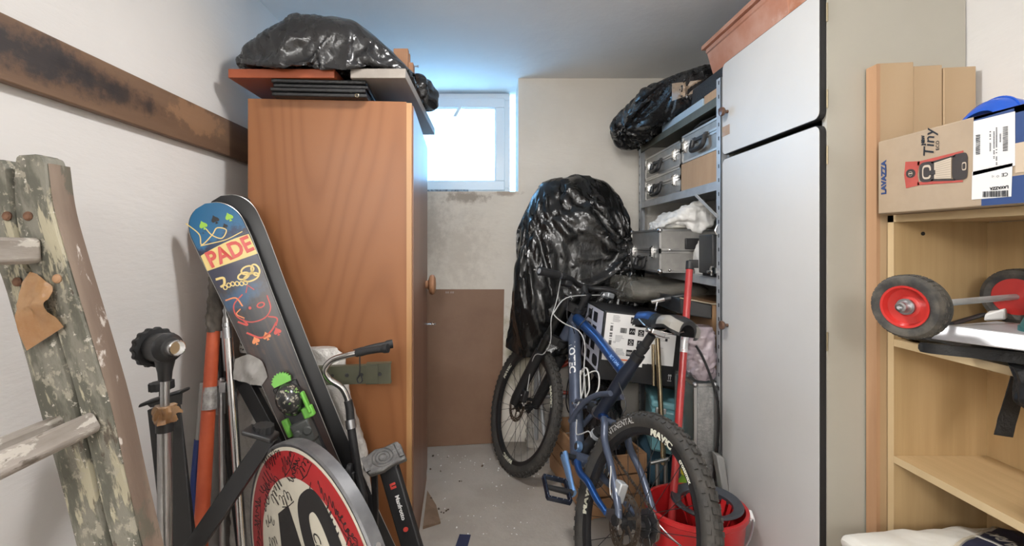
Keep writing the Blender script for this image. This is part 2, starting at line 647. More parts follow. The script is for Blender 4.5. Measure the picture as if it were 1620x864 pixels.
M['kraft_pale'] = mk('pale_kraft', (0.43, 0.33, 0.23), (0.40, 0.305, 0.21), 12, rough=0.7)
M['hardboard'] = mk('brown_paper_sheet', (0.265, 0.155, 0.098), (0.23, 0.13, 0.08), 4, rough=0.55, bump=0.25, bscale=4)
M['terracotta'] = mk('terracotta', (0.50, 0.215, 0.13), (0.60, 0.33, 0.24), 5, rough=0.8, spots=[((0.66, 0.45, 0.37), 7, 0.58, 0.7, (1, 1, 1), 0.6)])
M['oak'] = mk('oak_veneer', (0.53, 0.37, 0.19), (0.45, 0.31, 0.15), 14, (2.2, 2.2, 0.10), rough=0.5, lo=0.3, hi=0.7)
M['oak_flat'] = mk('oak_veneer_shelf', (0.54, 0.38, 0.20), (0.46, 0.32, 0.16), 14, (2.2, 0.10, 2.2), rough=0.45, lo=0.3, hi=0.7)
M['oak_edge'] = mk('oak_edging', (0.60, 0.46, 0.27), (0.55, 0.41, 0.23), 14, (1, 0.2, 0.2), rough=0.5)
M['pine'] = mk('pine', (0.48, 0.345, 0.21), (0.40, 0.272, 0.15), 5, (1.6, 1, 0.14), rough=0.6, rings=5, lo=0.2, hi=0.8,
               spots=[((0.20, 0.09, 0.035), 9, 0.735, 0.775, (1, 1, 0.6), 0.85)])
M['pine_red'] = mk('reddish_pine_edge', (0.48, 0.29, 0.165), (0.42, 0.235, 0.125), 7, (1, 1, 0.1), rough=0.6,
                   spots=[((0.20, 0.09, 0.04), 14, 0.74, 0.77, (1, 1, 0.5), 0.8)])
M['crate'] = mk('crate_wood', (0.42, 0.235, 0.12), (0.34, 0.18, 0.085), 8, (0.2, 0.2, 1), rough=0.7)
M['paper'] = mk('white_paper', (0.78, 0.77, 0.75), rough=0.6)
M['lilac_paper'] = mk('lilac_white_paper', (0.66, 0.66, 0.74), rough=0.6)
M['ink'] = mk('black_ink', (0.018, 0.017, 0.018), rough=0.5)
M['grey_ink'] = mk('grey_ink', (0.30, 0.30, 0.30), rough=0.6)
M['white_ink'] = mk('white_ink', (0.75, 0.75, 0.74), rough=0.5)
M['blue_ink'] = mk('navy_ink', (0.035, 0.07, 0.20), rough=0.55)
M['red_ink'] = mk('red_ink', (0.52, 0.075, 0.06), rough=0.55)
M['orange_ink'] = mk('orange_ink', (0.75, 0.22, 0.10), rough=0.55)
# ------------------------------------------------------------------ the room
XL, XR, YB, ZC = -0.94, 1.22, 2.79, 2.168
YW = 3.045            # window plane
NX0, NX1, NZ = -0.82, 0.162, 1.493   # window niche

def struct(name, mb, m, parent=None, **k):
    return mb.build(name, m, parent, world=True, kind=None if parent else 'structure', **k)

struct('floor', MB().box((-2.3, -2.1, -0.06), (XR + 0.1, YB + 0.1, 0)), M['concrete'], label='speckled grey concrete floor')
struct('ceiling', MB().box((-2.3, -2.1, ZC), (XR + 0.1, 3.2, ZC + 0.06)), M['ceiling'], label='grey painted ceiling')
struct('wall_left', MB().box((XL - 0.1, -0.1, 0), (XL, YB, ZC)).box((-2.3, -0.1, 0), (XL - 0.1, 0.0, ZC)), M['plaster'], label='white plastered left wall')
struct('wall_right', MB().box((XR, -2.1, 0), (XR + 0.1, YB, ZC)), M['plaster'], label='white plastered right wall')
struct('wall_front', MB().box((-2.3, -2.1, 0), (XR, -2.0, ZC)), M['plaster'])
struct('wall_rear_left', MB().box((-2.4, -2.1, 0), (-2.3, 0.0, ZC)), M['plaster'])
wb_ = MB()
wb_.box((XL - 0.1, YB, 0), (NX0, 3.16, ZC)).box((NX1, YB, 0), (XR + 0.1, 3.16, ZC)).box((NX0, YB, 0), (NX1, 3.16, NZ))
struct('wall_back', wb_, M['plaster_back'], label='stained cream back wall with a window niche')

# window: fixed frame, sash, pane
WX0, WX1, WZ0, WZ1 = -0.78, 0.122, 1.497, 2.160
win = MB()
def frame(mb, x0, x1, z0, z1, w, y0, y1):
    for a, b in (((x0, z0), (x1, z0 + w)), ((x0, z1 - w), (x1, z1)), ((x0, z0 + w), (x0 + w, z1 - w)), ((x1 - w, z0 + w), (x1, z1 - w))):
        mb.box((a[0], y0, a[1]), (b[0], y1, b[1]))
    return mb
w1 = struct('window_1', frame(win, WX0, WX1, WZ0, WZ1, 0.045, YW, YW + 0.07), M['pvc'], label='white plastic basement window', bevel=0.004)
sash = struct('window_sash', frame(MB(), WX0 + 0.035, WX1 - 0.033, WZ0 + 0.03, WZ1 - 0.035, 0.062, YW - 0.018, YW + 0.05), M['pvc'], w1, bevel=0.006)
struct('window_bead', frame(MB(), WX0 + 0.09, WX1 - 0.089, WZ0 + 0.086, WZ1 - 0.092, 0.010, YW - 0.008, YW + 0.03), M['pvc'], sash)
gm = bpy.data.materials.new('dusty_window_glass')
gm.use_nodes = True
nt = gm.node_tree
for n in list(nt.nodes):
    if n.type != 'OUTPUT_MATERIAL':
        nt.nodes.remove(n)
tr, tl, gl, mx, mx2 = (nt.nodes.new(k) for k in ('ShaderNodeBsdfTransparent', 'ShaderNodeBsdfTranslucent', 'ShaderNodeBsdfGlossy', 'ShaderNodeMixShader', 'ShaderNodeMixShader'))
tr.inputs[0].default_value = (0.97, 0.985, 0.99, 1)
tl.inputs[0].default_value = (0.85, 0.9, 0.9, 1)
gl.inputs['Roughness'].default_value = 0.05
nz = nt.nodes.new('ShaderNodeTexNoise')
nz.inputs['Scale'].default_value = 9
nz.inputs['Detail'].default_value = 8
mr = nt.nodes.new('ShaderNodeMapRange')
mr.inputs[1].default_value, mr.inputs[2].default_value, mr.inputs[3].default_value, mr.inputs[4].default_value = 0.35, 0.75, 0.25, 0.6
tcn = nt.nodes.new('ShaderNodeTexCoord')
nt.links.new(tcn.outputs['Object'], nz.inputs['Vector'])
nt.links.new(nz.outputs[0], mr.inputs[0])
nt.links.new(mr.outputs[0], mx.inputs[0])
nt.links.new(tr.outputs[0], mx.inputs[1])
nt.links.new(tl.outputs[0], mx.inputs[2])
mx2.inputs[0].default_value = 0.05
nt.links.new(mx.outputs[0], mx2.inputs[1])
nt.links.new(gl.outputs[0], mx2.inputs[2])
nt.links.new(mx2.outputs[0], nt.nodes['Material Output'].inputs[0])
struct('window_pane', MB().box((WX0 + 0.092, YW + 0.012, WZ0 + 0.088), (WX1 - 0.091, YW + 0.016, WZ1 - 0.094)), gm, sash)
M['sealant'] = mk('dark_sealant', (0.10, 0.12, 0.14), (0.35, 0.40, 0.45), 40, rough=0.8)
struct('window_seal', MB().box((WX0 + 0.25, YW - 0.024, WZ0 + 0.022), (WX1 - 0.27, YW - 0.005, WZ0 + 0.034)), M['sealant'], w1)
struct('window_latch', MB().hexa([(-0.245, YW - 0.030, 2.005), (-0.225, YW - 0.030, 2.001), (-0.225, YW - 0.016, 2.001), (-0.245, YW - 0.016, 2.005),
                                  (-0.205, YW - 0.030, 2.072), (-0.190, YW - 0.030, 2.066), (-0.190, YW - 0.016, 2.066), (-0.205, YW - 0.016, 2.072)]), M['pvc'], sash)

# brown sheet pinned to the back wall under the window
pn = MB()
g = np.zeros((40, 40, 3))
for i, u in enumerate(np.linspace(0, 1, 40)):
    for j, w in enumerate(np.linspace(0, 1, 40)):
        x = -0.46 + u * (0.078 + 0.46 - 0.02 * (1 - w))
        z = w * 0.908 + 0.002
        g[i, j] = (x, 2.778 - 0.075 * (1 - w) * max(0, 1 - u) ** 0.7 + 0.003 * math.sin(3 * u + 6 * w) + 0.002 * math.sin(9 * w + 4 * u * u), z)
pn.grid(g)
b = g.copy(); b[..., 1] += 0.004
pn.grid(b)
sheet = pn.build('wall_sheet', M['hardboard'], label='large brown paper covered sheet standing against the back wall under the window', category='panel')
decal('printed_stamp', M['white_ink'], plane((-0.243, 2.772, 0.892), (1, 0, 0), (0, 0, 1), (0, -1, 0), 0.0), [place(textmesh(s, 0.016), dx, 0) for s, dx in (('111', -0.017), ('111', 0.012))], sheet)

# plank fixed along the left wall
pm = mk('old_wall_plank', (0.185, 0.112, 0.068), (0.13, 0.075, 0.045), 5, (1, 0.16, 1.6), rough=0.6, bump=0.15, bscale=30, bstretch=(1, 0.1, 1),
        spots=[((0.42, 0.29, 0.19), 13, 0.62, 0.72, (1, 0.3, 1), 0.5)],
        blots=[((0.030, 0.026, 0.027), (0, -0.58, 0.008), (0.3, 0.40, 0.058), 0.7, 0.95), ((0.022, 0.019, 0.02), (0, -0.32, 0.004), (0.3, 0.22, 0.042), 0.8, 0.85),
               ((0.34, 0.19, 0.10), (0, 0.03, 0.02), (0.3, 0.14, 0.05), 0.3, 0.5)])
MB().box((XL + 0.002, 0.42, 1.487), (XL + 0.024, 2.45, 1.614)).build('wall_plank', pm, bevel=0.003, label='long old wooden plank with black smears fixed along the left wall', category='plank')

# ------------------------------------------------------------------ orange-brown wardrobe
WA = math.atan(0.0676)
RW = rz(WA)
WO = V(-0.271, 1.62, 0)                         # near right bottom corner
wu, wv = RW @ V(-1, 0, 0), RW @ V(0, 1, 0)      # left along the near side, deeper along the doors
def wp(a, b, z):                                 # a leftwards, b deeper
    return WO + wu * a + wv * b + V(0, 0, z)
def wbox(mb, a0, a1, b0, b1, z0, z1):
    return mb.hexa([wp(a0, b0, z0), wp(a1, b0, z0), wp(a1, b1, z0), wp(a0, b1, z0), wp(a0, b0, z1), wp(a1, b0, z1), wp(a1, b1, z1), wp(a0, b1, z1)])
ward = thing('wardrobe', 'tall orange-brown veneered wardrobe standing side-on below the window wall', 'wardrobe', wp(0.27, 0.37, 0))
wbox(MB(), 0.022, 0.553, 0, 0.018, 0, 1.672).build('side_panel', M['cherry'], ward, RW)
wbox(MB(), 0.022, 0.553, 0.722, 0.74, 0, 1.672).build('side_panel', M['cherry'], ward, RW)
wbox(MB(), 0.022, 0.553, 0.018, 0.722, 1.652, 1.672).build('top_panel', M['cherry'], ward, RW)
wbox(MB(), 0.535, 0.553, 0.018, 0.722, 0, 1.652).build('back_panel', M['cherry'], ward, RW)
wbox(MB(), 0.004, 0.022, 0, 0.018, 0, 1.668).build('front_edge', M['cherry_edge'], ward, RW, label='pale oak edge strip')
wd = wbox(MB(), 0, 0.02, 0.020, 0.735, 0.06, 1.664).build('door', M['cherry_dark'], ward, RW, label='dark glossy door front')
kn = MB()
kc = wp(0, 0.62, 0.985)
kn.lathe([(0.0, -0.001), (0.018, 0.0), (0.022, 0.012), (0.044, 0.020), (0.049, 0.030), (0.046, 0.040), (0.030, 0.047), (0.0, 0.049)], kc, -wu, 28)
kn.build('door_pull', M['raw_wood'], wd, label='round turned wooden pull')
ho = MB()
hc = wp(0, 0.70, 0.78)
ho.tube([hc, hc - wu * 0.025], 0.005, 8).tube(spline([hc - wu * 0.022 + V(0, 0, 0.012), hc - wu * 0.03, hc - wu * 0.045 + V(0, 0, 0.004)], 10), 0.004, 8)
ho.build('door_hook', M['chrome'], wd)
wbox(MB(), 0.004, 0.02, 0.06, 0.73, 0.0, 0.05).build('plinth', M['cherry'], ward, RW)

# what lies on top of the wardrobe
ZT = 1.672
def folder(z, h, da, db, m):
    mb = wbox(MB(), 0.150 + da, 0.462 + da, -0.035 + db, 0.46 + db, z + 0.001, z + h)
    return mb.build('ring_binder', m, R=RW, bevel=0.004, group='black folders lying under the boards', category='folder')
ord_ = ['lowest', 'second lowest', 'second from the top', 'topmost']
for i in range(4):
    fo = folder(ZT + i * 0.0147, 0.0142, [0, 0.004, -0.003, 0.002][i], [0, -0.004, 0.003, -0.002][i], M['black_leather'])
    fo['label'] = 'flat black leatherette folder on the wardrobe, %s of four' % ord_[i]
    if i == 0:
        q = wp(0.183, -0.036, ZT + 0.007)
        MB().tube(spline([q + wu * 0.006 * math.cos(a) + V(0, 0, 0.006 * math.sin(a)) for a in np.linspace(0, 6.0, 9)], 20), 0.0009, 6).build('zip_pull', M['brass'], fo)
ZB = ZT + 0.0595
bo = MB()
bo.box((-0.468, 1.555, ZB), (-0.2845, 2.365, ZB + 0.032))
bo.build('loose_board', M['grey_board'], bevel=0.002, label='grey limed shelf board lying lengthwise on the wardrobe, overhanging its doors', category='board')
MB().box((-0.873, 1.552, ZB), (-0.52, 2.0, ZB + 0.030)).build('loose_board', M['orange_board'], bevel=0.002, label='orange-red stained board lying on the wardrobe, jutting out towards the left wall', category='board')

# big black bag on the boards
ks = [(-0.872, 1.70, 1.78, ZB + 0.033, 1.80), (-0.862, 1.60, 1.88, ZB + 0.033, 1.868), (-0.83, 1.57, 1.95, ZB + 0.033, 1.90), (-0.78, 1.555, 1.98, ZB + 0.032, 1.940), (-0.73, 1.54, 2.0, 1.745, 1.972),
      (-0.66, 1.525, 2.0, 1.735, 2.003), (-0.60, 1.52, 2.0, 1.73, 1.998), (-0.54, 1.52, 2.0, 1.73, 1.985), (-0.47, 1.525, 1.98, 1.735, 1.968), (-0.41, 1.54, 1.95, ZB + 0.034, 1.925),
      (-0.35, 1.57, 1.92, ZB + 0.034, 1.875), (-0.305, 1.60, 1.88, ZB + 0.034, 1.83), (-0.285, 1.68, 1.80, ZB + 0.034, 1.80)]
inner = loft('x', ks, 50, 48, 0.85)
inner = inner + outward(inner, grid_normals(inner)) * (0.012 * crumple(inner, 4.0, 11, 6, 0.8) - 0.012)[..., None]
P = loft('x', ks, 96, 136, 0.85)
P = P + outward(P, grid_normals(P)) * (0.018 * crumple(P, 3.5, 23, 6, 0.8) + 0.026)[..., None]
P[..., 2] = np.maximum(P[..., 2], np.where(P[..., 1] > 1.545, ZB + 0.04, 1.70))
P[..., 0] = np.maximum(P[..., 0], XL + 0.015)
ff_ = gridfaces(96, 136, True, True)
v = drape((P.reshape(-1, 3), ff_), [(inner.reshape(-1, 3), gridfaces(50, 48, True, True)), box_mesh((-0.90, 1.552, ZB - 0.03), (-0.50, 2.0, ZB + 0.031)), box_mesh((-0.47, 1.555, ZB - 0.03), (-0.2845, 2.4, ZB + 0.033)),
          box_mesh((XL - 0.05, 1.3, 1.4), (XL + 0.004, 2.4, 2.1))], frames=22, pressure=-0.5, quality=5, bend=0.02)
MB().raw(v, ff_).build('black_bag', M['black_plastic_bag'], angle=60, label='large full black plastic bag lying on the boards on the wardrobe', category='bag')
# small bag end hanging over the grey board
P = loft('z', [(1.768, -0.300, -0.262, 1.95, 2.06), (1.79, -0.32, -0.247, 1.93, 2.1), (1.84, -0.33, -0.252, 1.93, 2.1), (1.875, -0.33, -0.270, 1.95, 2.08), (1.885, -0.31, -0.29, 1.98, 2.04)], 50, 60)
N_ = outward(P, grid_normals(P))
P = P + N_ * (0.016 * crumple(P, 11, 3, 7, 0.6))[..., None]
P[..., 2] = np.maximum(P[..., 2], ZB + 0.0335)
body(P).build('black_bag', M['black_plastic_bag'], angle=25, label='small black bag bundle on the right edge of the grey board on the wardrobe', category='bag')
wbk = thing('wooden_block', 'raw wooden block with a stepped foot standing behind the big bag on the wardrobe', 'block', (-0.36, 1.98, ZB + 0.033))
MB().box((-0.397, 1.90, ZB + 0.0325), (-0.338, 1.926, 1.975)).build('board', M['raw_wood'], wbk, bevel=0.002)
MB().box((-0.385, 1.927, ZB + 0.0325), (-0.335, 1.945, 1.965)).build('board', M['raw_wood'], wbk, bevel=0.002)
MB().box((-0.337, 1.90, ZB + 0.0325), (-0.317, 1.945, 1.918)).build('foot_block', M['raw_wood'], wbk, bevel=0.002)
MB().cyl((-0.318, 1.92, 1.909), (-0.300, 1.92, 1.909), 0.0025, 8).cyl((-0.302, 1.92, 1.909), (-0.298, 1.92, 1.909), 0.005, 8).build('screw', M['steel'], wbk)

# ------------------------------------------------------------------ old painted step ladder, near left
lp = mk('old_ladder_paint', (0.105, 0.102, 0.080), (0.20, 0.19, 0.155), 19, (1.5, 1, 0.5), rough=0.7, bump=0.7, bscale=34, bdist=0.004, lo=0.42, hi=0.58,
        spots=[((0.42, 0.38, 0.27), 12, 0.54, 0.585, (2.4, 1, 0.45), 0.85), ((0.36, 0.33, 0.26), 42, 0.55, 0.60, (1, 1, 0.7), 0.75), ((0.07, 0.05, 0.035), 30, 0.60, 0.66, (1, 1, 0.35), 0.8), ((0.58, 0.54, 0.47), 75, 0.62, 0.66, (1, 1, 1), 0.85), ((0.05, 0.045, 0.035), 60, 0.65, 0.70, (1, 1, 0.6), 0.8)])
lpb = mk('bare_ladder_wood', (0.22, 0.165, 0.125), (0.15, 0.105, 0.078), 12, (1, 1, 0.15), rough=0.75, bump=0.5, bscale=40, bstretch=(1, 1, 0.2), bdist=0.003,
         spots=[((0.55, 0.50, 0.45), 26, 0.60, 0.66, (1, 1, 0.4), 0.85), ((0.10, 0.095, 0.07), 10, 0.6, 0.65, (1, 1, 0.5), 0.8)])
lpr = mk('old_rung_paint', (0.40, 0.36, 0.32), (0.24, 0.21, 0.18), 14, (1, 0.25, 1), rough=0.75, bump=0.6, bscale=34, bstretch=(1, 0.2, 1), bdist=0.004,
         spots=[((0.58, 0.54, 0.48), 38, 0.54, 0.60, (1, 0.4, 1), 0.8), ((0.10, 0.08, 0.06), 34, 0.58, 0.64, (1, 0.25, 1), 0.8)])
lad = thing('step_ladder', 'old paint-spattered wooden folding step ladder leaning on the left wall', 'ladder', (-0.55, 0.75, 0))
YL0, YL1 = 0.80, 0.838
def stile(outl, outr, m, y0, y1, name='stile'):
    """a plank seen face on: left and right outlines as pixel lists, top to bottom"""
    rows = []
    for (xl, yl), (xr, yr) in zip(outl, outr):
        rows.append((at(xl, yl, y0), at(xr, yr, y0)))
    mb = MB()
    n = len(rows)
    g = np.zeros((n, 6, 3))
    for i, (a, b) in enumerate(rows):
        e = (b - a)
        w = [a, a + e * 0.06, b - e * 0.06, b]
        g[i, 0] = w[0] + V(0, 0.004, 0); g[i, 1] = w[1]; g[i, 2] = w[2]; g[i, 3] = w[3] + V(0, 0.006, 0)
        g[i, 4] = w[3] + V(0, y1 - y0, 0); g[i, 5] = w[0] + V(0, y1 - y0, 0)
    j = (crumple(g, 9, 3, 10) * 0.0012)
    g[..., 0] += j
    mb.grid(g, False, True)
    mb.f.append(tuple(range(6))); mb.f.append(tuple((n - 1) * 6 + k for k in range(6)))
    return mb
def ext(pts, n=26):
    return [tuple(q) for q in spline([(x, y, 0) for x, y in pts], n)[:, :2]]
yb = CY + H * F / YL0 - 2
s1 = stile(ext([(28, 246), (22, 258), (21, 330), (38, 410), (73, 480), (126, 655), (176, 864), (330, yb)], 40),
           ext([(58, 244), (72, 258), (82, 330), (104, 410), (140, 530), (175, 655), (222, 864), (376, yb)], 40), lp, YL0, YL1)
# slant axis for the grain
sl = unit(at(200, 864, YL0) - at(60, 330, YL0))
RL = np.stack([unit(np.cross(V(0, 1, 0), sl)), V(0, 1, 0), sl], 1)
s1o = s1.build('stile', lp, lad, RL, angle=50)
s2 = stile(ext([(-22, 262), (-34, 275), (-40, 330), (-25, 395), (0, 440), (62, 655), (118, 864), (262, yb)], 40),
           ext([(0, 252), (10, 268), (18, 320), (34, 410), (71, 480), (123, 655), (173, 864), (320, yb)], 40), lp, YL0 + 0.002, YL1)
s2.build('stile', lp, lad, RL, angle=50)
# bare right flank of the front stile
fl = MB()
pl = ext([(72, 258), (82, 330), (104, 410), (140, 530), (175, 655), (222, 864), (376, yb)], 30)
rows = [at(x, y, YL0) for x, y in pl]
g = np.array([[r + V(0.0005, 0.004, 0), r + V(0.0045, 0.010, 0), r + V(0.0045, YL1 - YL0 + 0.004, 0), r + V(-0.004, YL1 - YL0 + 0.004, 0)] for r in rows])
fl.grid(g, False, True)
fl.build('stile_edge', lpb, s1o, RL, label='bare brown worn edge')
def rung(c0, c1, w, t, tilt):
    """rung running towards the camera"""
    d = unit(c1 - c0)
    mb = MB()
    L = np.linalg.norm(c1 - c0)
    Rr = basis(d, (math.cos(tilt), 0, math.sin(tilt)))
    prof = [(-w / 2, -t / 2 + .004), (-w / 2 + .004, -t / 2), (w / 2 - .006, -t / 2), (w / 2, -t / 2 + .006), (w / 2, t / 2 - .006), (w / 2 - .006, t / 2), (-w / 2 + .006, t / 2), (-w / 2, t / 2 - .005)]
    mb.prism(prof, c0, Rr[:, 0], Rr[:, 1], d, L)
    return mb.build('rung', lpr, lad, bevel=0.003)
# rungs let into the stiles run from the far stile towards the viewer
rung(at(50, 397, 0.797), at(50, 397, 0.797) + V(0.012, -0.46, 0), 0.044, 0.034, 0.05)
rung(at(140, 672, 0.795), at(140, 672, 0.795) + V(0.012, -0.46, 0), 0.036, 0.036, 0.50)
rung(at(96, 668, 0.812), at(96, 668, 0.812) + V(0.0, -0.46, 0), 0.026, 0.030, 0.2)
stl2 = s1o.copy(); COL.objects.link(stl2); stl2.matrix_basis = Matrix.Translation((0.012, -0.50, 0)) @ WM[s1o]; WM[stl2] = stl2.matrix_basis.copy()
for px, py in ((12, 342), (45, 342), (28, 446), (91, 441)):
    c = at(px, py, YL0)
    MB().lathe([(0.008, 0.0), (0.008, -0.002), (0.0055, -0.0045), (0, -0.005)], c, (0, 1, 0), 14).build('bolt', M['pine_red'] if px > 60 else mk('rusty_bolt', (0.10, 0.045, 0.025), (0.18, 0.09, 0.05), 60, rough=0.7), lad)
# brown tape dangling from the ladder
tm = mk('glossy_brown_tape', (0.36, 0.215, 0.11), (0.29, 0.15, 0.065), 12, rough=0.2, bump=0.5, bscale=20, bdist=0.004, spec=0.6)
def ribbon3(mid, wdir, widths, m, name, parent=None, rough=0.003, seed=1, t=0.0006, **tg):
    P = np.array([[c + np.asarray(d) * w * k for k in np.linspace(-1, 1, 14)] for c, d, w in zip(mid, wdir, widths)])
    nrm = grid_normals(P, cv=False)
    P = P + nrm * (rough * crumple(P, 18, seed, 14, 0.7))[..., None]
    mb = MB()
    a = np.concatenate([P, (P + nrm * t)[:, ::-1]], 1)
    mb.grid(a, False, True)
    n = a.shape[1]
    mb.f.append(tuple(range(n))); mb.f.append(tuple((len(mid) - 1) * n + k for k in range(n)))
    return mb.build(name, m, parent, angle=25, **tg)
mid = spline([at(54, 432, 0.790), at(58, 455, 0.784), at(48, 480, 0.775), at(52, 505, 0.776), at(72, 536, 0.786)], 40)
wd_ = [unit(V(1, 0.2 * math.sin(i * .2), -0.25 + 0.75 * (i / 39) ** 1.2 * 1.3)) for i in range(40)]
ws = np.interp(np.linspace(0, 1, 40), [0, .2, .45, .7, 1], [.006, .022, .026, .029, .032])
ribbon3(mid, wd_, ws, tm, 'packing_tape', None, 0.0035, 4, label='crumpled strip of brown packing tape hanging from the step ladder', category='tape')
# ------------------------------------------------------------------ skis leaning in the corner
def ski_frame(a, b, n_hint):
    d = unit(b - a)
    n = np.asarray(n_hint, float)
    n = unit(n - d * (n @ d))
    w = np.cross(n, d)
    return d, w if w[0] > 0 else -w, n
A0, B0 = at(331, 327, 1.40), at(618, 1000, 1.36)
B0 = A0 + (B0 - A0) * ((A0[2] - 0.002) / (A0[2] - B0[2]))
sd, sw, sn = ski_frame(A0, B0, (0.25, -1, 0.18))
SL = np.linalg.norm(B0 - A0)
def ski_hw(s):                        # half width at distance s from the tip
    if s < 0.085:
        k = s / 0.085
        return 0.0735 * math.sqrt(max(0.0, 1 - (1 - k) ** 2.3))
    return float(np.interp(s, [0.085, 0.13, 0.30, 0.55, 0.8, 1.1, SL], [0.0735, 0.0738, 0.066, 0.0575, 0.053, 0.054, 0.064]))
def ski_c(s):                         # centre line: tip curls to the front
    k = max(0.0, 0.20 - s)
    return A0 + sd * s + sn * (k * k * 0.95)
def ski_pt(s, t, lift=0.0):           # t: offset across in metres
    return ski_c(s) + sw * t + sn * lift
def make_ski(off, tm_, em, thick, label, flip=1):
    root = thing('ski', label, 'ski', B0 + off, 'skis')
    ss = np.concatenate([np.linspace(0, 0.085, 16) ** 1.0, np.linspace(0.09, 0.26, 24), np.linspace(0.28, SL, 40)])
    g = []
    for s in ss:
        h = max(ski_hw(s), 0.0015)
        c = ski_c(s) + off
        t = thick * float(np.interp(s, [0, 0.2, 0.6, 1.0, SL], [0.5, 0.6, 1.3, 1.3, 0.7]))
        g.append([c - sw * h, c + sw * h, c + sw * h - sn * t, c - sw * h - sn * t])
    g = np.array(g)
    mb = MB(); mb.grid(g, False, True); mb.f += [(0, 1, 2, 3), tuple(len(ss) * 4 - 4 + k for k in range(4))]
    RS = np.stack([sw, sd, np.cross(sw, sd)], 1)
    core = mb.build('ski_body', em, root, RS, angle=30)
    tg_ = np.array([[ski_pt(s, k * max(ski_hw(s) - 0.002, 0.0005), 0.0006) + off for k in np.linspace(-1, 1, 9)] for s in ss])
    m2 = MB(); m2.grid(tg_)
    top = m2.build('top_sheet' if flip > 0 else 'running_base', tm_, root, RS, recalc=False)
    ed = MB()
    for sg in (-1, 1):
        ed.tube([ski_pt(s, sg * max(ski_hw(s), .001), -0.002) + off for s in ss], 0.0016, 6)
    ed.build('steel_edge', M['alu_edge'], root, label='pale metal edge')
    return root, core, top
# printed top sheet colours follow the length of the ski
skm = mk('ski_print', (0.010, 0.010, 0.014), (0.040, 0.024, 0.020), 46, (1, 0.04, 1), rough=0.3, coat=0.2, lo=0.42, hi=0.58,
         spots=[((0.10, 0.045, 0.03), 12, 0.62, 0.7, (1, 0.4, 1), 0.6)],
         blots=[((0.015, 0.125, 0.27), (0, -SL / 2 + 0.02, 0), (0.2, 0.115, 0.3), 0.25, 0.95), ((0.01, 0.012, 0.045), (0, -SL / 2 + 0.17, 0), (0.2, 0.09, 0.3), 0.5, 0.85), ((0.015, 0.09, 0.20), (-0.02, -SL / 2 + 0.28, 0), (0.09, 0.05, 0.3), 0.8, 0.7)])
ski1, ski1b, ski1t = make_ski(V(0, 0, 0), skm, M['black'], 0.012, 'ski with blue tip and red lettering on a yellow band, leaning in the left corner')
OFF2 = sw * 0.038 - sn * 0.052 - sd * 0.024
OFF2[2] = max(OFF2[2], 0.0)
basem = mk('ski_base', (0.009, 0.009, 0.010), rough=0.4)
ski2, ski2b, ski2t = make_ski(OFF2, basem, M['black'], 0.012, 'ski showing its plain black running base, behind the blue-tipped ski', -1)
# the print of the front ski: u across, v towards the tip, from s0
def skimap(s0, lift):
    return lambda u, v: ski_pt(s0 - v, u, 0.0006 + lift)
yel = mk('ski_yellow', (0.72, 0.55, 0.20), rough=0.35)
redp = mk('ski_red', (0.56, 0.06, 0.045), rough=0.35)
grn = mk('ski_green', (0.30, 0.55, 0.06), rough=0.35)
org = mk('ski_orange', (0.75, 0.25, 0.09), rough=0.35)
tl_ = 0.16
hw = lambda v, s0: ski_hw(s0 - v) - 0.003
band = []
for i, u in enumerate(np.linspace(-1, 1, 15)):
    band.append((u, 0.030 - 0.006 * u * u + 0.006 * u, -0.032 - 0.002 * u))
bv, bf = [], []
for k, (u, a, b) in enumerate(band):
    h = 0.0712
    bv += [(u * h, a + (b - a) * k / 8) for k in range(9)]
bf = [(9 * i + k, 9 * i + 9 + k, 9 * i + 10 + k, 9 * i + k + 1) for i in range(14) for k in range(8)]
decal('printed_band', yel, skimap(0.150, 0.0004), [(np.array(bv), bf)], ski1t)
tx = textmesh('PADE', 0.066, 0.0022, width=0.80)
decal('lettering', redp, skimap(0.150, 0.0013), [place(tx, 0.004, -0.002, 0.05)], ski1t, label='red letters PADE')
def spade(x, y, k):
    pts = [(0, 1.0), (0.25, 0.62), (0.62, 0.25), (0.78, -0.1), (0.62, -0.42), (0.3, -0.45), (0.1, -0.28), (0.12, -0.6), (0.3, -0.85), (-0.3, -0.85), (-0.12, -0.6), (-0.1, -0.28), (-0.3, -0.45), (-0.62, -0.42), (-0.78, -0.1), (-0.62, 0.25), (-0.25, 0.62)]
    return poly([(x + a * k, y + b * k) for a, b in pts])
fr = lambda v, f: ([q for q in f], v)
def tri(sh):                           # concave outline: fan from a centre
    v, f = sh
    c = v.mean(0)
    n = len(v)
    return np.concatenate([v, [c]]), [(i, (i + 1) % n, n) for i in range(n)]
decal('spade_print', grn, skimap(0.056, 0.0005), [tri(spade(-0.030, 0.002, 0.014)), tri(spade(0.042, 0.0, 0.014))], ski1t)
decal('spade_print', M['ink'], skimap(0.056, 0.0005), [tri(spade(0.005, 0.006, 0.014)), tri(spade(0.022, -0.020, 0.009))], ski1t)
decal('spade_print', org, skimap(0.425, 0.0005), [tri(spade(-0.026, 0, 0.014)), tri(spade(0.006, 0, 0.0145))], ski1t)
decal('spade_print', redp, skimap(0.425, 0.0005), [tri(spade(0.037, 0, 0.014))], ski1t)
rr = random.Random(5)
def squig(cx, cy, k, n, seed):
    r = random.Random(seed)
    return spline([(cx + r.uniform(-1, 1) * k * 1.2, cy + r.uniform(-1, 1) * k, 0) for _ in range(n)], 10 * n)[:, :2]
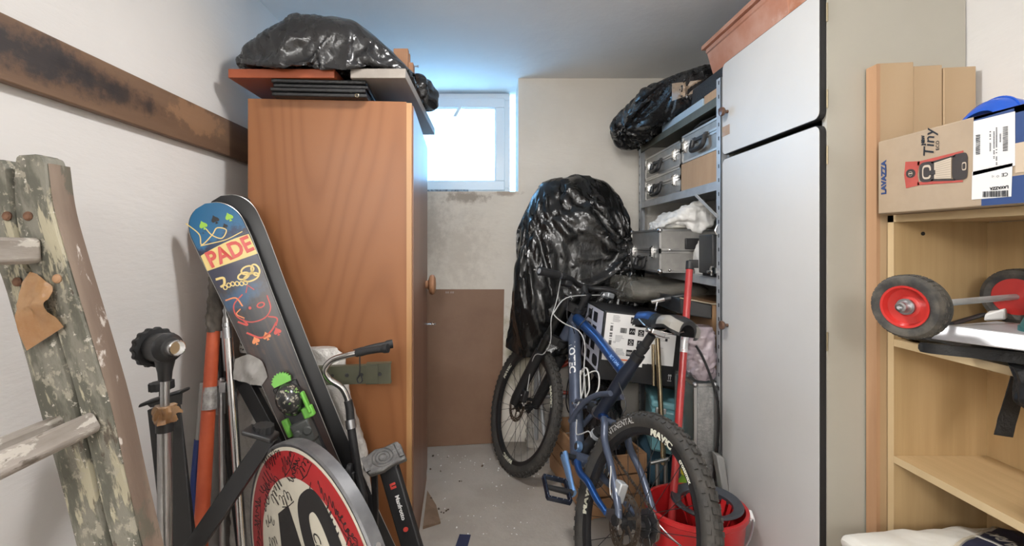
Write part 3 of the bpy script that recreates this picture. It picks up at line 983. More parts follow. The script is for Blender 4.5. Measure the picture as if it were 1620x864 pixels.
ys = [ribbon(spline([(-0.068, 0.06, 0), (-0.050, 0.02, 0), (-0.056, -0.01, 0), (-0.020, 0.006, 0), (0.0, 0.02, 0), (0.02, 0.006, 0), (0.0, -0.012, 0), (-0.02, 0.005, 0), (-0.028, 0.03, 0)], 60)[:, :2], 0.003),
      ribbon(spline([(-0.060, -0.012, 0), (-0.03, -0.016, 0), (0.01, -0.020, 0), (0.058, -0.014, 0)], 30)[:, :2], 0.0026)]
decal('line_print', yel, skimap(0.093, 0.0005), ys, ski1t)
sk = []
for cx, cy, a, b in ((0.028, 0.012, 0.020, 0.014), (0.030, -0.012, 0.024, 0.013), (0.012, 0.000, 0.018, 0.012), (0.048, 0.004, 0.013, 0.02)):
    sk.append(ring(cx, cy, a, b, a - 0.005, b - 0.005, 28))
for i in range(6):
    sk.append(ring(-0.045 + i * 0.011, -0.012 - i * 0.001 + 0.004 * math.sin(i), 0.0065, 0.008, 0.0035, 0.005, 12))
sk.append(ribbon(spline([(-0.060, 0.02, 0), (-0.04, 0.016, 0), (-0.044, -0.002, 0), (-0.056, -0.006, 0)], 24)[:, :2], 0.007))
decal('bone_print', yel, skimap(0.232, 0.0005), sk, ski1t)
rs = [ribbon(spline([(-0.01, 0.05, 0), (-0.042, 0.03, 0), (-0.046, -0.005, 0), (-0.02, -0.035, 0), (0.02, -0.04, 0), (0.045, -0.02, 0), (0.05, 0.02, 0)], 40)[:, :2], 0.0035),
      ribbon(spline([(-0.04, -0.06, 0), (-0.01, -0.09, 0), (0.02, -0.085, 0), (0.045, -0.065, 0)], 24)[:, :2], 0.005),
      ribbon(spline([(-0.05, -0.02, 0), (-0.03, -0.04, 0), (-0.035, -0.02, 0)], 14)[:, :2], 0.005),
      ring(0.024, 0.0, 0.012, 0.009, 0.008, 0.005, 20), ell(-0.006, 0.004, 0.004, 0.005, 10), ribbon([(0.0, 0.05), (0.012, 0.07), (0.024, 0.05)], 0.003),
      ribbon(spline([(0.03, -0.04, 0), (0.05, -0.055, 0), (0.04, -0.075, 0)], 14)[:, :2], 0.004)]
decal('line_print', redp, skimap(0.332, 0.0005), rs, ski1t)
decal('line_print', org, skimap(0.30, 0.0005), [ribbon(spline([(-0.058, 0.02, 0), (-0.03, 0.015, 0), (-0.022, -0.015, 0)], 20)[:, :2], 0.004), ribbon(spline([(-0.03, -0.02, 0), (-0.045, -0.03, 0), (-0.03, -0.05, 0)], 16)[:, :2], 0.003)], ski1t)
# binding of the front ski
bg = mk('binding_green', (0.18, 0.52, 0.08), rough=0.35)
bd = mk('binding_grey', (0.055, 0.058, 0.055), rough=0.4)
S0 = 0.605
bind = MB()
def sp(s, t, l):
    return ski_pt(s, t, l)
def skbox(mb, s0, s1, t0, t1, l0, l1, k=1.0):
    c, d = (t0 + t1) / 2, (t1 - t0) / 2 * k
    return mb.hexa([sp(s0, t0, l0), sp(s0, t1, l0), sp(s1, t1, l0), sp(s1, t0, l0), sp(s0, c - d, l1), sp(s0, c + d, l1), sp(s1, c + d, l1), sp(s1, c - d, l1)])
skbox(bind, S0 - 0.03, S0 + 0.21, -0.036, 0.036, 0.001, 0.014, 0.9)
bindo = bind.build('binding', M['black'], ski1, bevel=0.003, label='black and green ski binding')
toe = MB()
g = []
for u in np.linspace(0, 1, 16):
    row = []
    for a in np.linspace(0, PI, 16):
        k = math.sin(PI * min(max(u, .02), .98)) ** 0.45
        row.append(sp(S0 - 0.035 + 0.10 * u, -math.cos(a) * 0.038 * k, 0.012 + math.sin(a) ** 0.7 * 0.05 * k))
    g.append(row)
toe.grid(np.array(g))
toe.build('toe_piece', mk('binding_toe_print', (0.03, 0.03, 0.03), (0.32, 0.30, 0.24), 60, rough=0.2, coat=0.6, lo=0.55, hi=0.6, spots=[((0.25, 0.45, 0.12), 40, 0.6, 0.64)]), bindo)
gr = MB()
g0 = [(math.cos(a) * (0.022 if i % 2 else 0.0275), math.sin(a) * (0.018 if i % 2 else 0.0235)) for i, a in enumerate(np.linspace(0.1, PI - 0.1, 19))] + [(-0.024, -0.012), (0.024, -0.012)]
v, f = tri((np.array(g0), None))
for l in (0.018, 0.030):
    gr.raw(np.array([sp(S0 - 0.045 - b, a, l) for a, b in v]), f)
n = len(g0)
gr.raw(np.array([sp(S0 - 0.045 - b, a, l) for l in (0.018, 0.03) for a, b in g0]), [(i, (i + 1) % n, n + (i + 1) % n, n + i) for i in range(n)])
gr.build('toothed_cap', bg, bindo, label='bright green toothed cap')
wg = MB()
skbox(wg, S0 + 0.01, S0 + 0.075, 0.032, 0.044, 0.014, 0.045, 0.7)
skbox(wg, S0 + 0.055, S0 + 0.088, 0.014, 0.050, 0.014, 0.034, 0.8)
wg.build('toe_wing', bg, bindo, bevel=0.004, label='bright green toe wing')
wg = MB()
skbox(wg, S0 + 0.062, S0 + 0.115, -0.046, -0.022, 0.012, 0.03, 0.6)
wg.build('toe_wing', bg, bindo, bevel=0.004, label='bright green toe wing')
hl = MB()
skbox(hl, S0 + 0.085, S0 + 0.15, -0.030, 0.034, 0.013, 0.050, 0.75)
skbox(hl, S0 + 0.15, S0 + 0.21, -0.026, 0.030, 0.013, 0.036, 0.7)
hl.cyl(sp(S0 + 0.115, 0.016, 0.046), sp(S0 + 0.115, 0.016, 0.056), 0.013, 14).cyl(sp(S0 + 0.112, -0.012, 0.046), sp(S0 + 0.112, -0.012, 0.055), 0.011, 14)
hl.build('binding_track', bd, bindo, bevel=0.004)
lv = MB()
skbox(lv, S0 + 0.158, S0 + 0.225, -0.017, 0.022, 0.036, 0.052, 0.6)
skbox(lv, S0 + 0.150, S0 + 0.165, -0.009, 0.010, 0.050, 0.060, 0.8)
lv.build('heel_lever', bd, bindo, bevel=0.003)
# green brake arm of the rear ski, pointing the other way
bk = MB()
q = at(478, 587, 1.47); r = at(492, 606, 1.47)
bk.hexa([q + V(-.018, 0, .016), q + V(.006, 0, .016), q + V(.006, .02, .016), q + V(-.018, .02, .016), q + V(-.012, 0, .024), q + V(0, 0, .024), q + V(0, .02, .024), q + V(-.012, .02, .024)])
bk = MB().prism([(0, 0), (0.012, 0.006), (0.045, -0.038), (0.048, -0.052), (0.036, -0.056), (0.006, -0.026)], at(471, 580, 1.455), (1, 0, 0), (0, 0, 1), (0, 1, 0), 0.018)
bk.build('brake_arm', bg, ski2, bevel=0.004, label='bright green brake arm')
hb = MB()
h0 = ski_pt(0.14, 0.05, -0.07)
hb.prism([(0, 0), (0.02, 0.06), (0.035, 0.05), (0.03, -0.02), (0.012, -0.05)], at(374, 340, 1.47), (1, 0, 0), (0, 0, 1), (0, 1, 0), 0.02).build('tip_clip', M['black'], ski2, bevel=0.003)

# ------------------------------------------------------------------ stands and poles on the left
def tube_thing(name, label, cat, pts, r, m, n=12, group=None, sm=None):
    p = spline(pts, sm) if sm else np.asarray(pts)
    return MB().tube(p, r, n).build(name, m, label=label, category=cat, group=group)

YS = 1.0
st = thing('clamp_stand', 'chrome clamp pole with a black knob head, in front of the left wall', 'stand', at(262, CY + H * F / YS, YS))
pA = lambda x, y, d=0.0: at(x, y, YS + d)
px_low = 262
MB().tube([V(pA(261, 672)[0], YS, 0.002), pA(261, 672)], 0.0142, 18).build('lower_tube', M['steel'], st)
MB().tube([pA(261, 680), pA(261, 588)], 0.0088, 16).build('upper_tube', M['steel'], st)
MB().tube([pA(261, 682), pA(261, 668)], 0.0175, 16).build('collar', M['black'], st)
hd = MB()
hd.tube([pA(261, 602), pA(261, 588), pA(261, 568), pA(262, 556)], [0.0125, 0.014, 0.020, 0.024], 16)
hd.build('head_socket', M['black'], st)
hx = unit(V(0.80, -0.52, 0.10))
hc = pA(259, 550)
MB().lathe([(0.022, -0.035), (0.031, -0.030), (0.031, 0.020), (0.024, 0.026), (0.020, 0.036)], hc, hx, 24).build('head_barrel', M['black'], st)
kd = MB()
a = np.linspace(0, 2 * PI, 60, endpoint=False)
prof = np.stack([np.cos(a), np.sin(a)], 1) * (0.0425 + 0.0016 * np.sign(np.sin(a * 15)))[:, None]
B_ = basis(hx)
kd.prism(prof, hc - hx * 0.052, B_[:, 0], B_[:, 1], hx, 0.02)
kd.build('hand_knob', M['black_matte'], st, bevel=0.002, label='ribbed black hand knob')
MB().lathe([(0.0165, 0.03), (0.0165, 0.062), (0.0145, 0.064), (0.0145, 0.052), (0, 0.052)], hc, hx, 20).build('spigot', M['chrome'], st, label='chrome spigot')
tp = MB()
g = []
for i, z in enumerate(np.linspace(0, 1, 10)):
    row = []
    for a in np.linspace(0, 2 * PI, 28, endpoint=False):
        r = 0.0185 + 0.004 * math.sin(3 * a + 5 * z) + 0.002 * math.sin(11 * a)
        row.append(pA(261, 668 - 26 * z) + V(r * math.cos(a), r * math.sin(a), 0))
    g.append(row)
body(np.array(g)).build('tape_wrap', tm, st, label='torn brown tape')
ribbon3(spline([pA(272, 655, -.015), pA(280, 648, -.02), pA(289, 651, -.02)], 16), [V(0, 0, 1)] * 16, np.linspace(.012, .003, 16), tm, 'tape_tail', st, 0.002, 3)
MB().lathe([(0.02, 0), (0.028, 0.004), (0.028, 0.018), (0.02, 0.022)], V(pA(261, 0)[0], YS, 0.0), (0, 0, 1), 16).build('foot_cap', M['black'], st)

def flat_leg(name, parent, pts, w, t, m, up=(0, -1, 0)):
    return MB().sweep(pts, [(-w / 2, -t / 2), (w / 2, -t / 2), (w / 2, t / 2), (-w / 2, t / 2)], up=up).build(name, m, parent, bevel=0.002)
# black tapered stand behind the chrome pole
Y2 = 1.10
bs = thing('light_stand', 'black tapered stand with a flat top plate, behind the chrome clamp pole', 'stand', at(285, CY + H * F / Y2, Y2))
plt = MB()
q0, q1 = at(225, 640, Y2 - .02), at(293, 618, Y2 + .03)
plt.hexa([q0 + V(0, -.016, -.004), q1 + V(0, -.02, -.004), q1 + V(0, .02, -.004), q0 + V(0, .02, -.004), q0 + V(0.004, -.016, .006), q1 + V(0, -.02, .005), q1 + V(0, .02, .005), q0 + V(0.004, .02, .006)])
plt.build('top_plate', M['black'], bs, bevel=0.003)
rib = MB().hexa([at(238, 645, Y2 - .01), at(288, 640, Y2 - .01), at(288, 640, Y2 + .03), at(238, 645, Y2 + .03), at(230, 638, Y2 - .01), at(289, 622, Y2 - .01), at(289, 622, Y2 + .03), at(230, 638, Y2 + .03)])
rib.build('plate_web', M['black'], bs)
lg = MB().hexa([V(-0.715, Y2 - .005, 0.002), V(-0.655, Y2 - .005, 0.002), V(-0.655, Y2 + .03, 0.002), V(-0.715, Y2 + .03, 0.002),
                at(256, 642, Y2 - .005), at(285, 634, Y2 - .005), at(285, 634, Y2 + .03), at(256, 642, Y2 + .03)])
lg.build('leg', M['black'], bs, bevel=0.003)
flat_leg('leg', bs, [at(243, 646, Y2 + .03), at(256, 760, Y2 + .03), V(-0.735, Y2 + .03, 0.003)], 0.018, 0.02, M['black'])
kd = MB()
a = np.linspace(0, 2 * PI, 48, endpoint=False)
prof = np.stack([np.cos(a), np.sin(a)], 1) * (0.0245 + 0.001 * np.sign(np.sin(a * 12)))[:, None]
kd.prism(prof, at(256, 616, Y2 + .03), (1, 0.1, 0.06), (0, 1, 0.0), (-0.06, 0, 1), 0.018)
kd.build('clamp_knob', M['black_matte'], bs)
MB().cyl(at(256, 632, Y2 + .03), at(256, 616, Y2 + .03), 0.006, 10).build('knob_stem', M['black'], bs)

# black stand leaning to the right, knob on top
Y3 = 1.12
ls = thing('light_stand', 'black box-section stand leaning right, with a ribbed knob, beside the round sign', 'stand', V(-0.78, Y3, 0))
g0, g1 = at(427, 690, Y3 + .04), at(300, 875, Y3 - .02)
dd = unit(g1 - g0)
g1 = g0 + dd * ((g0[2] - 0.16) / -dd[2])
MB().box((g1[0] - .02, g1[1] - .012, 0.001), (g1[0] + .02, g1[1] + .012, 0.16)).build('foot', M['black'], ls)
flat_leg('beam', ls, [g0, g1], 0.040, 0.030, M['black'])
q0, q1 = at(388, 681, Y3 + .01), at(434, 694, Y3 + .03)
MB().hexa([q0 + V(0, -.02, -.004), q1 + V(0, -.02, -.006), q1 + V(0, .03, -.006), q0 + V(0, .03, -.004), q0 + V(0, -.02, .006), q1 + V(0, -.02, .006), q1 + V(0, .03, .006), q0 + V(0, .03, .006)]).build('top_plate', M['black'], ls, bevel=0.003)
kd = MB()
prof = np.stack([np.cos(a), np.sin(a)], 1) * (0.0235 + 0.001 * np.sign(np.sin(a * 12)))[:, None]
kd.prism(prof, at(416, 684, Y3 + .035), (1, 0, -0.1), (0, 1, 0), (0.1, 0, 1), 0.018)
kd.build('clamp_knob', M['black_matte'], ls)

# dark upright post behind it
flat_leg('post', None, [at(388, 606, 1.42), at(446, 712, 1.42), V(-0.52, 1.42, 0.01)], 0.042, 0.03, M['black'])
po = bpy.context.scene.objects['post']
po['label'] = 'plain black square post slanting under the end of the green rail'; po['category'] = 'post'

# orange pole with a frayed grip
op = thing('orange_pole', 'orange-red pole with a frayed taped grip, leaning in the left corner', 'pole', V(-0.82, 1.34, 0))
o0, o1, o2 = at(345, 437, 1.42), at(338, 524, 1.40), at(329, 660, 1.36)
MB().tube([V(-0.832, 1.30, 0.003), at(317, 864, 1.32), o2, o1], [0.0195, 0.0195, 0.019, 0.018], 16).build('shaft', mk('orange_enamel', (0.50, 0.095, 0.035), (0.42, 0.07, 0.025), 10, rough=0.45), op)
g = []
fm = mk('frayed_tape', (0.10, 0.085, 0.07), (0.045, 0.038, 0.032), 30, (1, 1, 0.3), rough=0.8, bump=0.6, bscale=60, bdist=0.004)
for t in np.linspace(0, 1, 40):
    c = o1 + (o0 - o1) * t
    row = []
    for a_ in np.linspace(0, 2 * PI, 36, endpoint=False):
        r = 0.0200 + 0.0010 * math.sin(t * 47 + 2 * a_) + 0.002 * math.sin(3 * a_ + t * 9) + 0.0016 * math.sin(t * 23 + 4 * a_) + 0.004 * t
        row.append(c + V(r * math.cos(a_), r * math.sin(a_), 0))
    g.append(row)
body(np.array(g)).build('frayed_grip', fm, op, label='grey-brown frayed tape grip')
MB().tube([at(331, 648, 1.362), at(333, 612, 1.375)], 0.0200, 18).build('tape_band', mk('silver_tape', (0.40, 0.39, 0.38), (0.22, 0.21, 0.2), 60, rough=0.35, metal=0.3), op)

# chrome telescopic pole
cp = thing('telescopic_pole', 'tall chrome telescopic pole beside the orange pole', 'pole', V(-0.70, 1.34, 0))
c0, c1 = at(358, 488, 1.40), at(384, 864, 1.33)
dc = unit(c1 - c0); cb = c0 + dc * ((c0[2] - 0.003) / -dc[2])
cpt = lambda y: c0 + (cb - c0) * ((c0[2] - at(0, y, 1.38)[2]) / (c0[2] - cb[2]))
MB().tube([cpt(530), cb], 0.0125, 14).build('lower_tube', M['chrome'], cp)
MB().tube([c0, cpt(530)], 0.0055, 10).build('tip_tube', M['chrome'], cp)
MB().tube([cpt(536), cpt(519)], 0.0145, 14).tube([cpt(518), cpt(512)], 0.012, 14).build('collar', M['steel'], cp)
# second chrome rod and thin black stick
sp2 = thing('metal_rod', 'thinner metal rod with a clamp joint between the orange pole and the chrome pole', 'rod', V(-0.79, 1.40, 0))
r0, r1 = at(349, 598, 1.40), at(352, 800, 1.36)
MB().tube([r0, r1, V(r1[0], r1[1], 0.003)], 0.0085, 12).build('rod_tube', M['steel'], sp2)
MB().tube([at(349, 655, 1.395), at(349, 600, 1.40)], 0.0125, 12).build('clamp_joint', M['zinc'], sp2)
MB().cbox(at(354, 612, 1.38), (0.02, 0.02, 0.03)).build('clamp_lever', M['steel'], sp2, bevel=0.002)
tube_thing('black_stick', 'thin black stick leaning behind the metal rod', 'stick', [V(-0.74, 1.43, 0.003), at(360, 720, 1.44), at(346, 535, 1.455)], 0.0075, M['black'])
bl = thing('blue_stick', 'slim stick with a dark blue lower half, left of the orange pole', 'stick', V(-0.86, 1.38, 0))
MB().tube([V(-0.865, 1.37, 0.003), at(309, 760, 1.39), at(315, 695, 1.40)], 0.013, 12).build('lower_half', mk('navy_plastic', (0.012, 0.03, 0.16), rough=0.4), bl)
MB().tube([at(315, 695, 1.40), at(322, 605, 1.42)], 0.010, 12).build('upper_half', mk('grey_plastic', (0.30, 0.29, 0.28), rough=0.35), bl)
# crumpled grey foil and newspaper
fmm = mk('grey_foam_sheet', (0.36, 0.345, 0.325), (0.31, 0.295, 0.28), 20, rough=0.7)
ribbon3(spline([at(370, 584, 1.365), at(388, 582, 1.36), at(404, 590, 1.355), at(418, 604, 1.36)], 24), [unit(V(0.15 + 0.5 * t, 0.1, 1)) for t in np.linspace(0, 1, 24)], np.interp(np.linspace(0, 1, 24), [0, .3, .7, 1], [.030, .040, .036, .014]),
        fmm, 'foam_scrap', None, 0.005, 8, 0.002, label='crumpled pale grey foam scrap draped on the left end of the green rail', category='scrap')
P = loft('z', [(0.835, -0.80, -0.745, 1.47, 1.52), (0.87, -0.80, -0.745, 1.46, 1.52), (0.905, -0.795, -0.755, 1.47, 1.515)], 30, 40)
N_ = outward(P, grid_normals(P)); P = P + N_ * (0.010 * crumple(P, 16, 9, 14))[..., None]
body(P).build('newspaper_ball', mk('newsprint', (0.45, 0.43, 0.40), (0.06, 0.06, 0.06), 90, rough=0.8, lo=0.52, hi=0.58), label='crumpled printed paper tucked behind the front ski', category='paper')

# olive green rail with holes
rl = thing('steel_rail', 'olive green steel rail with a row of holes in front of the wardrobe', 'rail', V(-0.55, 1.47, 0.78))
ra, rb_ = at(372, 600, 1.44), at(604, 592, 1.485)
rd = unit(rb_ - ra)
olive = mk('olive_enamel', (0.075, 0.075, 0.045), (0.06, 0.06, 0.036), 12, rough=0.45)
rup = unit(np.cross(np.cross(rd, V(0, 0, 1)), rd))
rn = np.cross(rd, rup); rn = rn if rn[1] < 0 else -rn
L_ = np.linalg.norm(rb_ - ra)
RR = np.stack([rd, -rn, rup], 1)
rail = MB()
hh = 0.029
prof = [(-hh, 0), (hh, 0), (hh, 0.022), (hh - .003, 0.022), (hh - .003, .003), (-hh + .003, .003), (-hh + .003, .022), (-hh, .022)]
rail.prism([(q[1], q[0]) for q in prof], ra, -rn, rup, rd, L_ - 0.012)
rail.build('channel', olive, rl, RR)
end = MB()
end.prism([(q[1] * 1.2 + .004, q[0] * 1.12) for q in prof], ra + rd * (L_ - 0.05), -rn, rup, rd, 0.078)
end.build('sliding_end', olive, rl, RR)
for i, x in enumerate((0.20, 0.245, 0.29, 0.335, 0.38, 0.437)):
    c = ra + rd * x + rn * 0.0006
    MB().lathe([(0.0, 0.0012), (0.0055, 0.0012), (0.0062, 0.0)], c, rn, 14).build('hole', M['ink'], rl)
MB().prism([(-0.03, -0.02), (0.13, -0.03), (0.13, 0.028), (-0.03, 0.028)], ra - rn * 0.001, rd, rup, rn, 0.012).build('end_cover', M['black'], rl, bevel=0.003)

# bubble wrap bundle behind the skis
bw = mk('bubble_wrap', (0.66, 0.63, 0.59), (0.56, 0.535, 0.50), 30, rough=0.22, bump=0.9, bscale=85, bdist=0.006, spec=0.7, alpha=0.9, coat=0.3)
def lump(axis, keys, amp, freq, seed, m, label, cat, name, nu=90, nv=90, f2=3.0, zmin=None, power=0.85, xmin=None, ymax=None, xmax=None):
    P = loft(axis, keys, nu, nv, power)
    N_ = outward(P, grid_normals(P))
    P = P + N_ * (amp * crumple(P, freq, seed, 6, 0.7) + amp * 0.4 * crumple(P, freq * f2, seed + 9, 6, 0.8))[..., None]
    if zmin is not None:
        P[..., 2] = np.maximum(P[..., 2], zmin)
    if xmin is not None:
        P[..., 0] = np.maximum(P[..., 0], xmin)
    if xmax is not None:
        P[..., 0] = np.minimum(P[..., 0], xmax)
    if ymax is not None:
        P[..., 1] = np.minimum(P[..., 1], ymax)
    return body(P).build(name, m, angle=60, label=label, category=cat)
lump('z', [(0.001, -0.86, -0.36, 1.515, 1.575), (0.25, -0.86, -0.375, 1.50, 1.578), (0.45, -0.85, -0.40, 1.50, 1.578), (0.60, -0.84, -0.45, 1.51, 1.577), (0.70, -0.83, -0.475, 1.515, 1.575), (0.81, -0.80, -0.485, 1.535, 1.574), (0.835, -0.70, -0.51, 1.54, 1.572)],
     0.008, 7, 21, bw, 'bubble-wrapped bundle standing between the skis and the wardrobe', 'bundle', 'bubble_wrap_bundle', zmin=0.001, ymax=1.578)

# chrome handle bar with black grips
hbm = thing('bent_tube', 'bent chrome tube with two black grips, standing before the wardrobe', 'handle', V(-0.36, 1.42, 0))
hp = [at(575, 787, 1.36), at(566, 745, 1.38), at(556, 680, 1.40), at(552, 640, 1.41), at(541, 614, 1.41), at(521, 600, 1.405), at(514, 585, 1.40), at(524, 571, 1.40), at(545, 563, 1.40), at(566, 558, 1.40)]
MB().tube(np.concatenate([[V(-0.36, 1.33, 0.003)], spline(hp, 60)[:22]]), 0.0125, 14).build('lower_tube', M['black'], hbm)
MB().tube(spline(hp, 60)[21:], 0.0095, 14).build('upper_tube', M['chrome'], hbm)
MB().tube([at(556, 678, 1.40), at(554, 664, 1.405)], 0.015, 14).build('collar', M['steel'], hbm)
MB().tube(spline([at(564, 559, 1.40), at(590, 554, 1.39), at(614, 551, 1.38)], 16), [0.0115] * 4 + [0.0105] * 9 + [0.0135] * 3, 14).build('grip', M['black_matte'], hbm)
MB().tube(spline([at(560, 559, 1.43), at(590, 550, 1.45), at(621, 544, 1.47)], 16), [0.0115] * 4 + [0.0105] * 9 + [0.0135] * 3, 14).build('grip', M['black_matte'], hbm)
MB().tube(spline([at(569, 560, 1.392), at(569, 590, 1.392), at(565, 600, 1.392), at(568, 606, 1.392), at(573, 602, 1.392), at(570, 592, 1.392)], 30), 0.0022, 6).build('wire_hook', M['black'], hbm)
MB().cbox(at(553, 758, 1.375), (0.035, 0.03, 0.05)).cyl(at(549, 745, 1.36), at(557, 745, 1.36), 0.02, 16).build('pivot_clamp', M['black'], hbm, bevel=0.003)

# black stand with a ridged metal pad
Y4 = 1.30
ms = thing('studio_stand', 'black stand with ridged grey metal pad and white lettering, before the wardrobe corner', 'stand', V(-0.22, Y4, 0))
padm = mk('dusty_cast_metal', (0.16, 0.155, 0.15), (0.10, 0.098, 0.095), 40, rough=0.5, metal=0.6, bump=0.3, bscale=90)
pc = at(607, 726, Y4)
pd_ = unit(at(637, 708, Y4 + .03) - at(577, 735, Y4 - .02))
pw = unit(np.cross(V(0, 0, 1), pd_)); pu = np.cross(pd_, pw)
pu = pu if pu[2] > 0 else -pu
pu = unit(pu + V(0, -0.55, 0)); pw = np.cross(pu, pd_)
prof = [(-0.058, -0.006), (-0.05, -0.034), (-0.012, -0.040), (0.012, -0.034), (0.055, -0.036), (0.058, 0.02), (0.05, 0.034), (0.012, 0.032), (-0.012, 0.038), (-0.05, 0.024)]
pad = MB().prism(prof, pc - pu * 0.008, pd_, pw, pu, 0.016)
pad.build('metal_pad', padm, ms, bevel=0.004)
rg = MB()
for r in (0.011, 0.020, 0.029):
    rg.tube([pc + pu * 0.008 + (pd_ * math.cos(t) + pw * math.sin(t)) * r for t in np.linspace(0, 2 * PI, 28, endpoint=False)], 0.0022, 6, closed=True)
for s_ in (-1, 1):
    rg.cbox(pc + pd_ * s_ * 0.048 + pu * 0.009, (0.012, 0.05, 0.006), np.stack([pd_, pw, pu], 1))
rg.build('pad_ridges', padm, ms)
b0, b1 = at(617, 745, Y4), at(652, 864, Y4 - .05)
db = unit(b1 - b0); b1 = b0 + db * ((b0[2] - 0.003) / -db[2])
leg = MB().sweep([b0 - db * .01, b1], [(-0.026, -0.014), (0.026, -0.014), (0.026, 0.014), (-0.026, 0.014)], up=(0, -1, 0))
lego = leg.build('leg', M['black'], ms, bevel=0.004)
flat_leg('leg', ms, [at(592, 742, Y4 + .03), at(594, 800, Y4 + .03), V(-0.34, Y4 + .04, 0.003)], 0.016, 0.016, M['black'])
fn_ = unit(np.cross(db, V(1, 0, 0))); fn_ = fn_ if fn_[1] < 0 else -fn_
fx = unit(np.cross(fn_, db)); fx = fx if fx[0] > 0 else -fx
mp_ = plane(b0 + fn_ * 0.0145, db, -fx if False else fx, fn_, 0.0008)
# lettering runs down the beam
decal('lettering', M['white_ink'], lambda u, v: mp_(u, v), [place(textmesh('Manfrotto', 0.021, 0.0006), 0.105, 0.0, PI, 1) if False else place(textmesh('Manfrotto', 0.0155, 0.0005), 0.095, 0.002, 0, 1)], lego)
decal('logo_print', redp, mp_, [rect(0.030, -0.008, 0.036, 0.008), rect(0.039, -0.008, 0.045, 0.008), rect(0.030, -0.008, 0.045, -0.004), ell(0.150, 0, 0.006, 0.007, 12)], lego)['kind'] = 'stuff'

# ------------------------------------------------------------------ round speed sign
sc_ = V(-0.4054, 1.0384, 0.4336)
n_, u_, v_ = V(-0.6447, -0.7631, -0.0439), V(0.7639, -0.6454, 0), V(-0.0283, -0.0335, 0.9990)
sg = thing('speed_sign', 'round red and white road sign with 40 in black and marker signatures', 'sign', sc_ - V(0, 0, .3))
RSg = np.stack([u_, n_, v_], 1)
MB().lathe([(0.0, -0.004), (0.290, -0.004), (0.290, 0.0), (0.296, 0.002), (0.300, -0.002), (0.300, -0.028), (0.292, -0.028)], sc_, n_, 96).build('sign_plate', mk('sign_grey_metal', (0.17, 0.17, 0.175), (0.11, 0.11, 0.115), 12, rough=0.5, metal=0.5, spots=[((0.5, 0.48, 0.44), 20, 0.72, 0.76)]), sg, RSg, label='grey metal rim')
smap = lambda off: plane(sc_, u_, v_, n_, off)
sred = mk('sign_red', (0.42, 0.022, 0.026), (0.34, 0.018, 0.02), 5, rough=0.35)
swh = mk('sign_white', (0.66, 0.62, 0.52), (0.60, 0.565, 0.47), 4, rough=0.4)
decal('white_face', swh, smap(0.0006), [ring(0, 0, 0.2895, 0.2895, 0.0, 0.0, 96)], sg)
decal('red_ring', sred, smap(0.0012), [ring(0, 0, 0.281, 0.281, 0.222, 0.222, 96)], sg)
ca, sa = 0.8, 0.6
rot = lambda sh: (np.stack([sh[0][:, 0] * ca - sh[0][:, 1] * sa, sh[0][:, 0] * sa + sh[0][:, 1] * ca], 1), sh[1])
four = [poly([(-0.045, 0.16), (0.022, 0.16), (0.022, -0.16), (-0.030, -0.16), (-0.030, 0.05)])]
four = [(np.array([(-0.045, 0.16), (0.022, 0.16), (0.022, -0.16), (-0.030, -0.16), (-0.030, 0.055), (-0.105, -0.05), (-0.030, -0.05), (-0.030, -0.095), (-0.165, -0.095), (-0.165, -0.055)]),
         [(0, 1, 2, 3, 4), (0, 4, 5, 9), (5, 6, 7, 8, 9)])]
zero = [ring(0.118, 0, 0.082, 0.162, 0.032, 0.115, 56, 0.72)]
decal('numerals', M['ink'], smap(0.0012), [rot(q) for q in four + zero], sg, label='black numerals 40')
def signature(x, y, ang, L, seed, h=0.013):
    r = random.Random(seed)
    loops = max(3, int(L / 0.013))
    ph, hs = r.uniform(0, 6), [r.choice((0.45, 0.6, 1.0, 1.5)) for _ in range(loops + 2)]
    pts = []
    for i in range(loops * 12 + 1):
        t = i / 12
        k = hs[int(t)] * (1 - t % 1) + hs[int(t) + 1] * (t % 1)
        pts.append((t / loops * L + h * 0.42 * math.cos(2 * PI * t + ph), h * k * math.sin(2 * PI * t) + 0.3 * h * math.sin(t * 1.7 + ph)))
    if seed % 3 == 0:
        pts += [(L * 1.15, -h), (L * 0.5, -1.5 * h), (0, -1.2 * h)]
    p = np.array(pts)
    c, s = math.cos(ang), math.sin(ang)
    return ribbon(np.stack([x + p[:, 0] * c - p[:, 1] * s, y + p[:, 0] * s + p[:, 1] * c], 1), 0.0024)
sigs = [(-0.22, 0.12, 0.9, 0.09, 1), (-0.20, 0.08, 1.3, 0.08, 2), (-0.255, 0.02, 1.4, 0.08, 3), (-0.20, 0.20, 0.6, 0.07, 4), (-0.16, 0.215, 0.75, 0.07, 5), (-0.10, 0.215, 0.9, 0.075, 6), (-0.07, 0.235, 0.4, 0.05, 7),
        (-0.06, 0.20, 1.1, 0.08, 8), (-0.02, 0.235, 0.8, 0.06, 9), (-0.15, 0.125, 1.2, 0.07, 10), (-0.10, 0.10, -1.1, 0.08, 11), (-0.115, 0.14, 0.5, 0.06, 12), (0.06, 0.235, -0.4, 0.09, 13), (0.09, 0.20, -0.9, 0.07, 14),
        (0.13, 0.205, -0.5, 0.07, 15), (0.16, 0.17, -0.7, 0.10, 16), (0.19, 0.17, -0.8, 0.09, 17), (0.23, 0.10, -1.3, 0.09, 18), (-0.19, -0.02, 0.9, 0.07, 19), (-0.20, 0.05, 0.6, 0.05, 20), (0.02, 0.215, -0.6, 0.05, 21),
        (-0.05, 0.08, -0.9, 0.12, 22), (0.20, 0.08, -1.0, 0.1, 23), (-0.25, -0.06, 1.5, 0.09, 24), (0.12, -0.20, 0.3, 0.1, 25), (-0.1, -0.2, 0.1, 0.1, 26)]
decal('signature_scribbles', M['ink'], smap(0.0018), [signature(*q) for q in sigs], sg, label='black marker signatures')['kind'] = 'stuff'
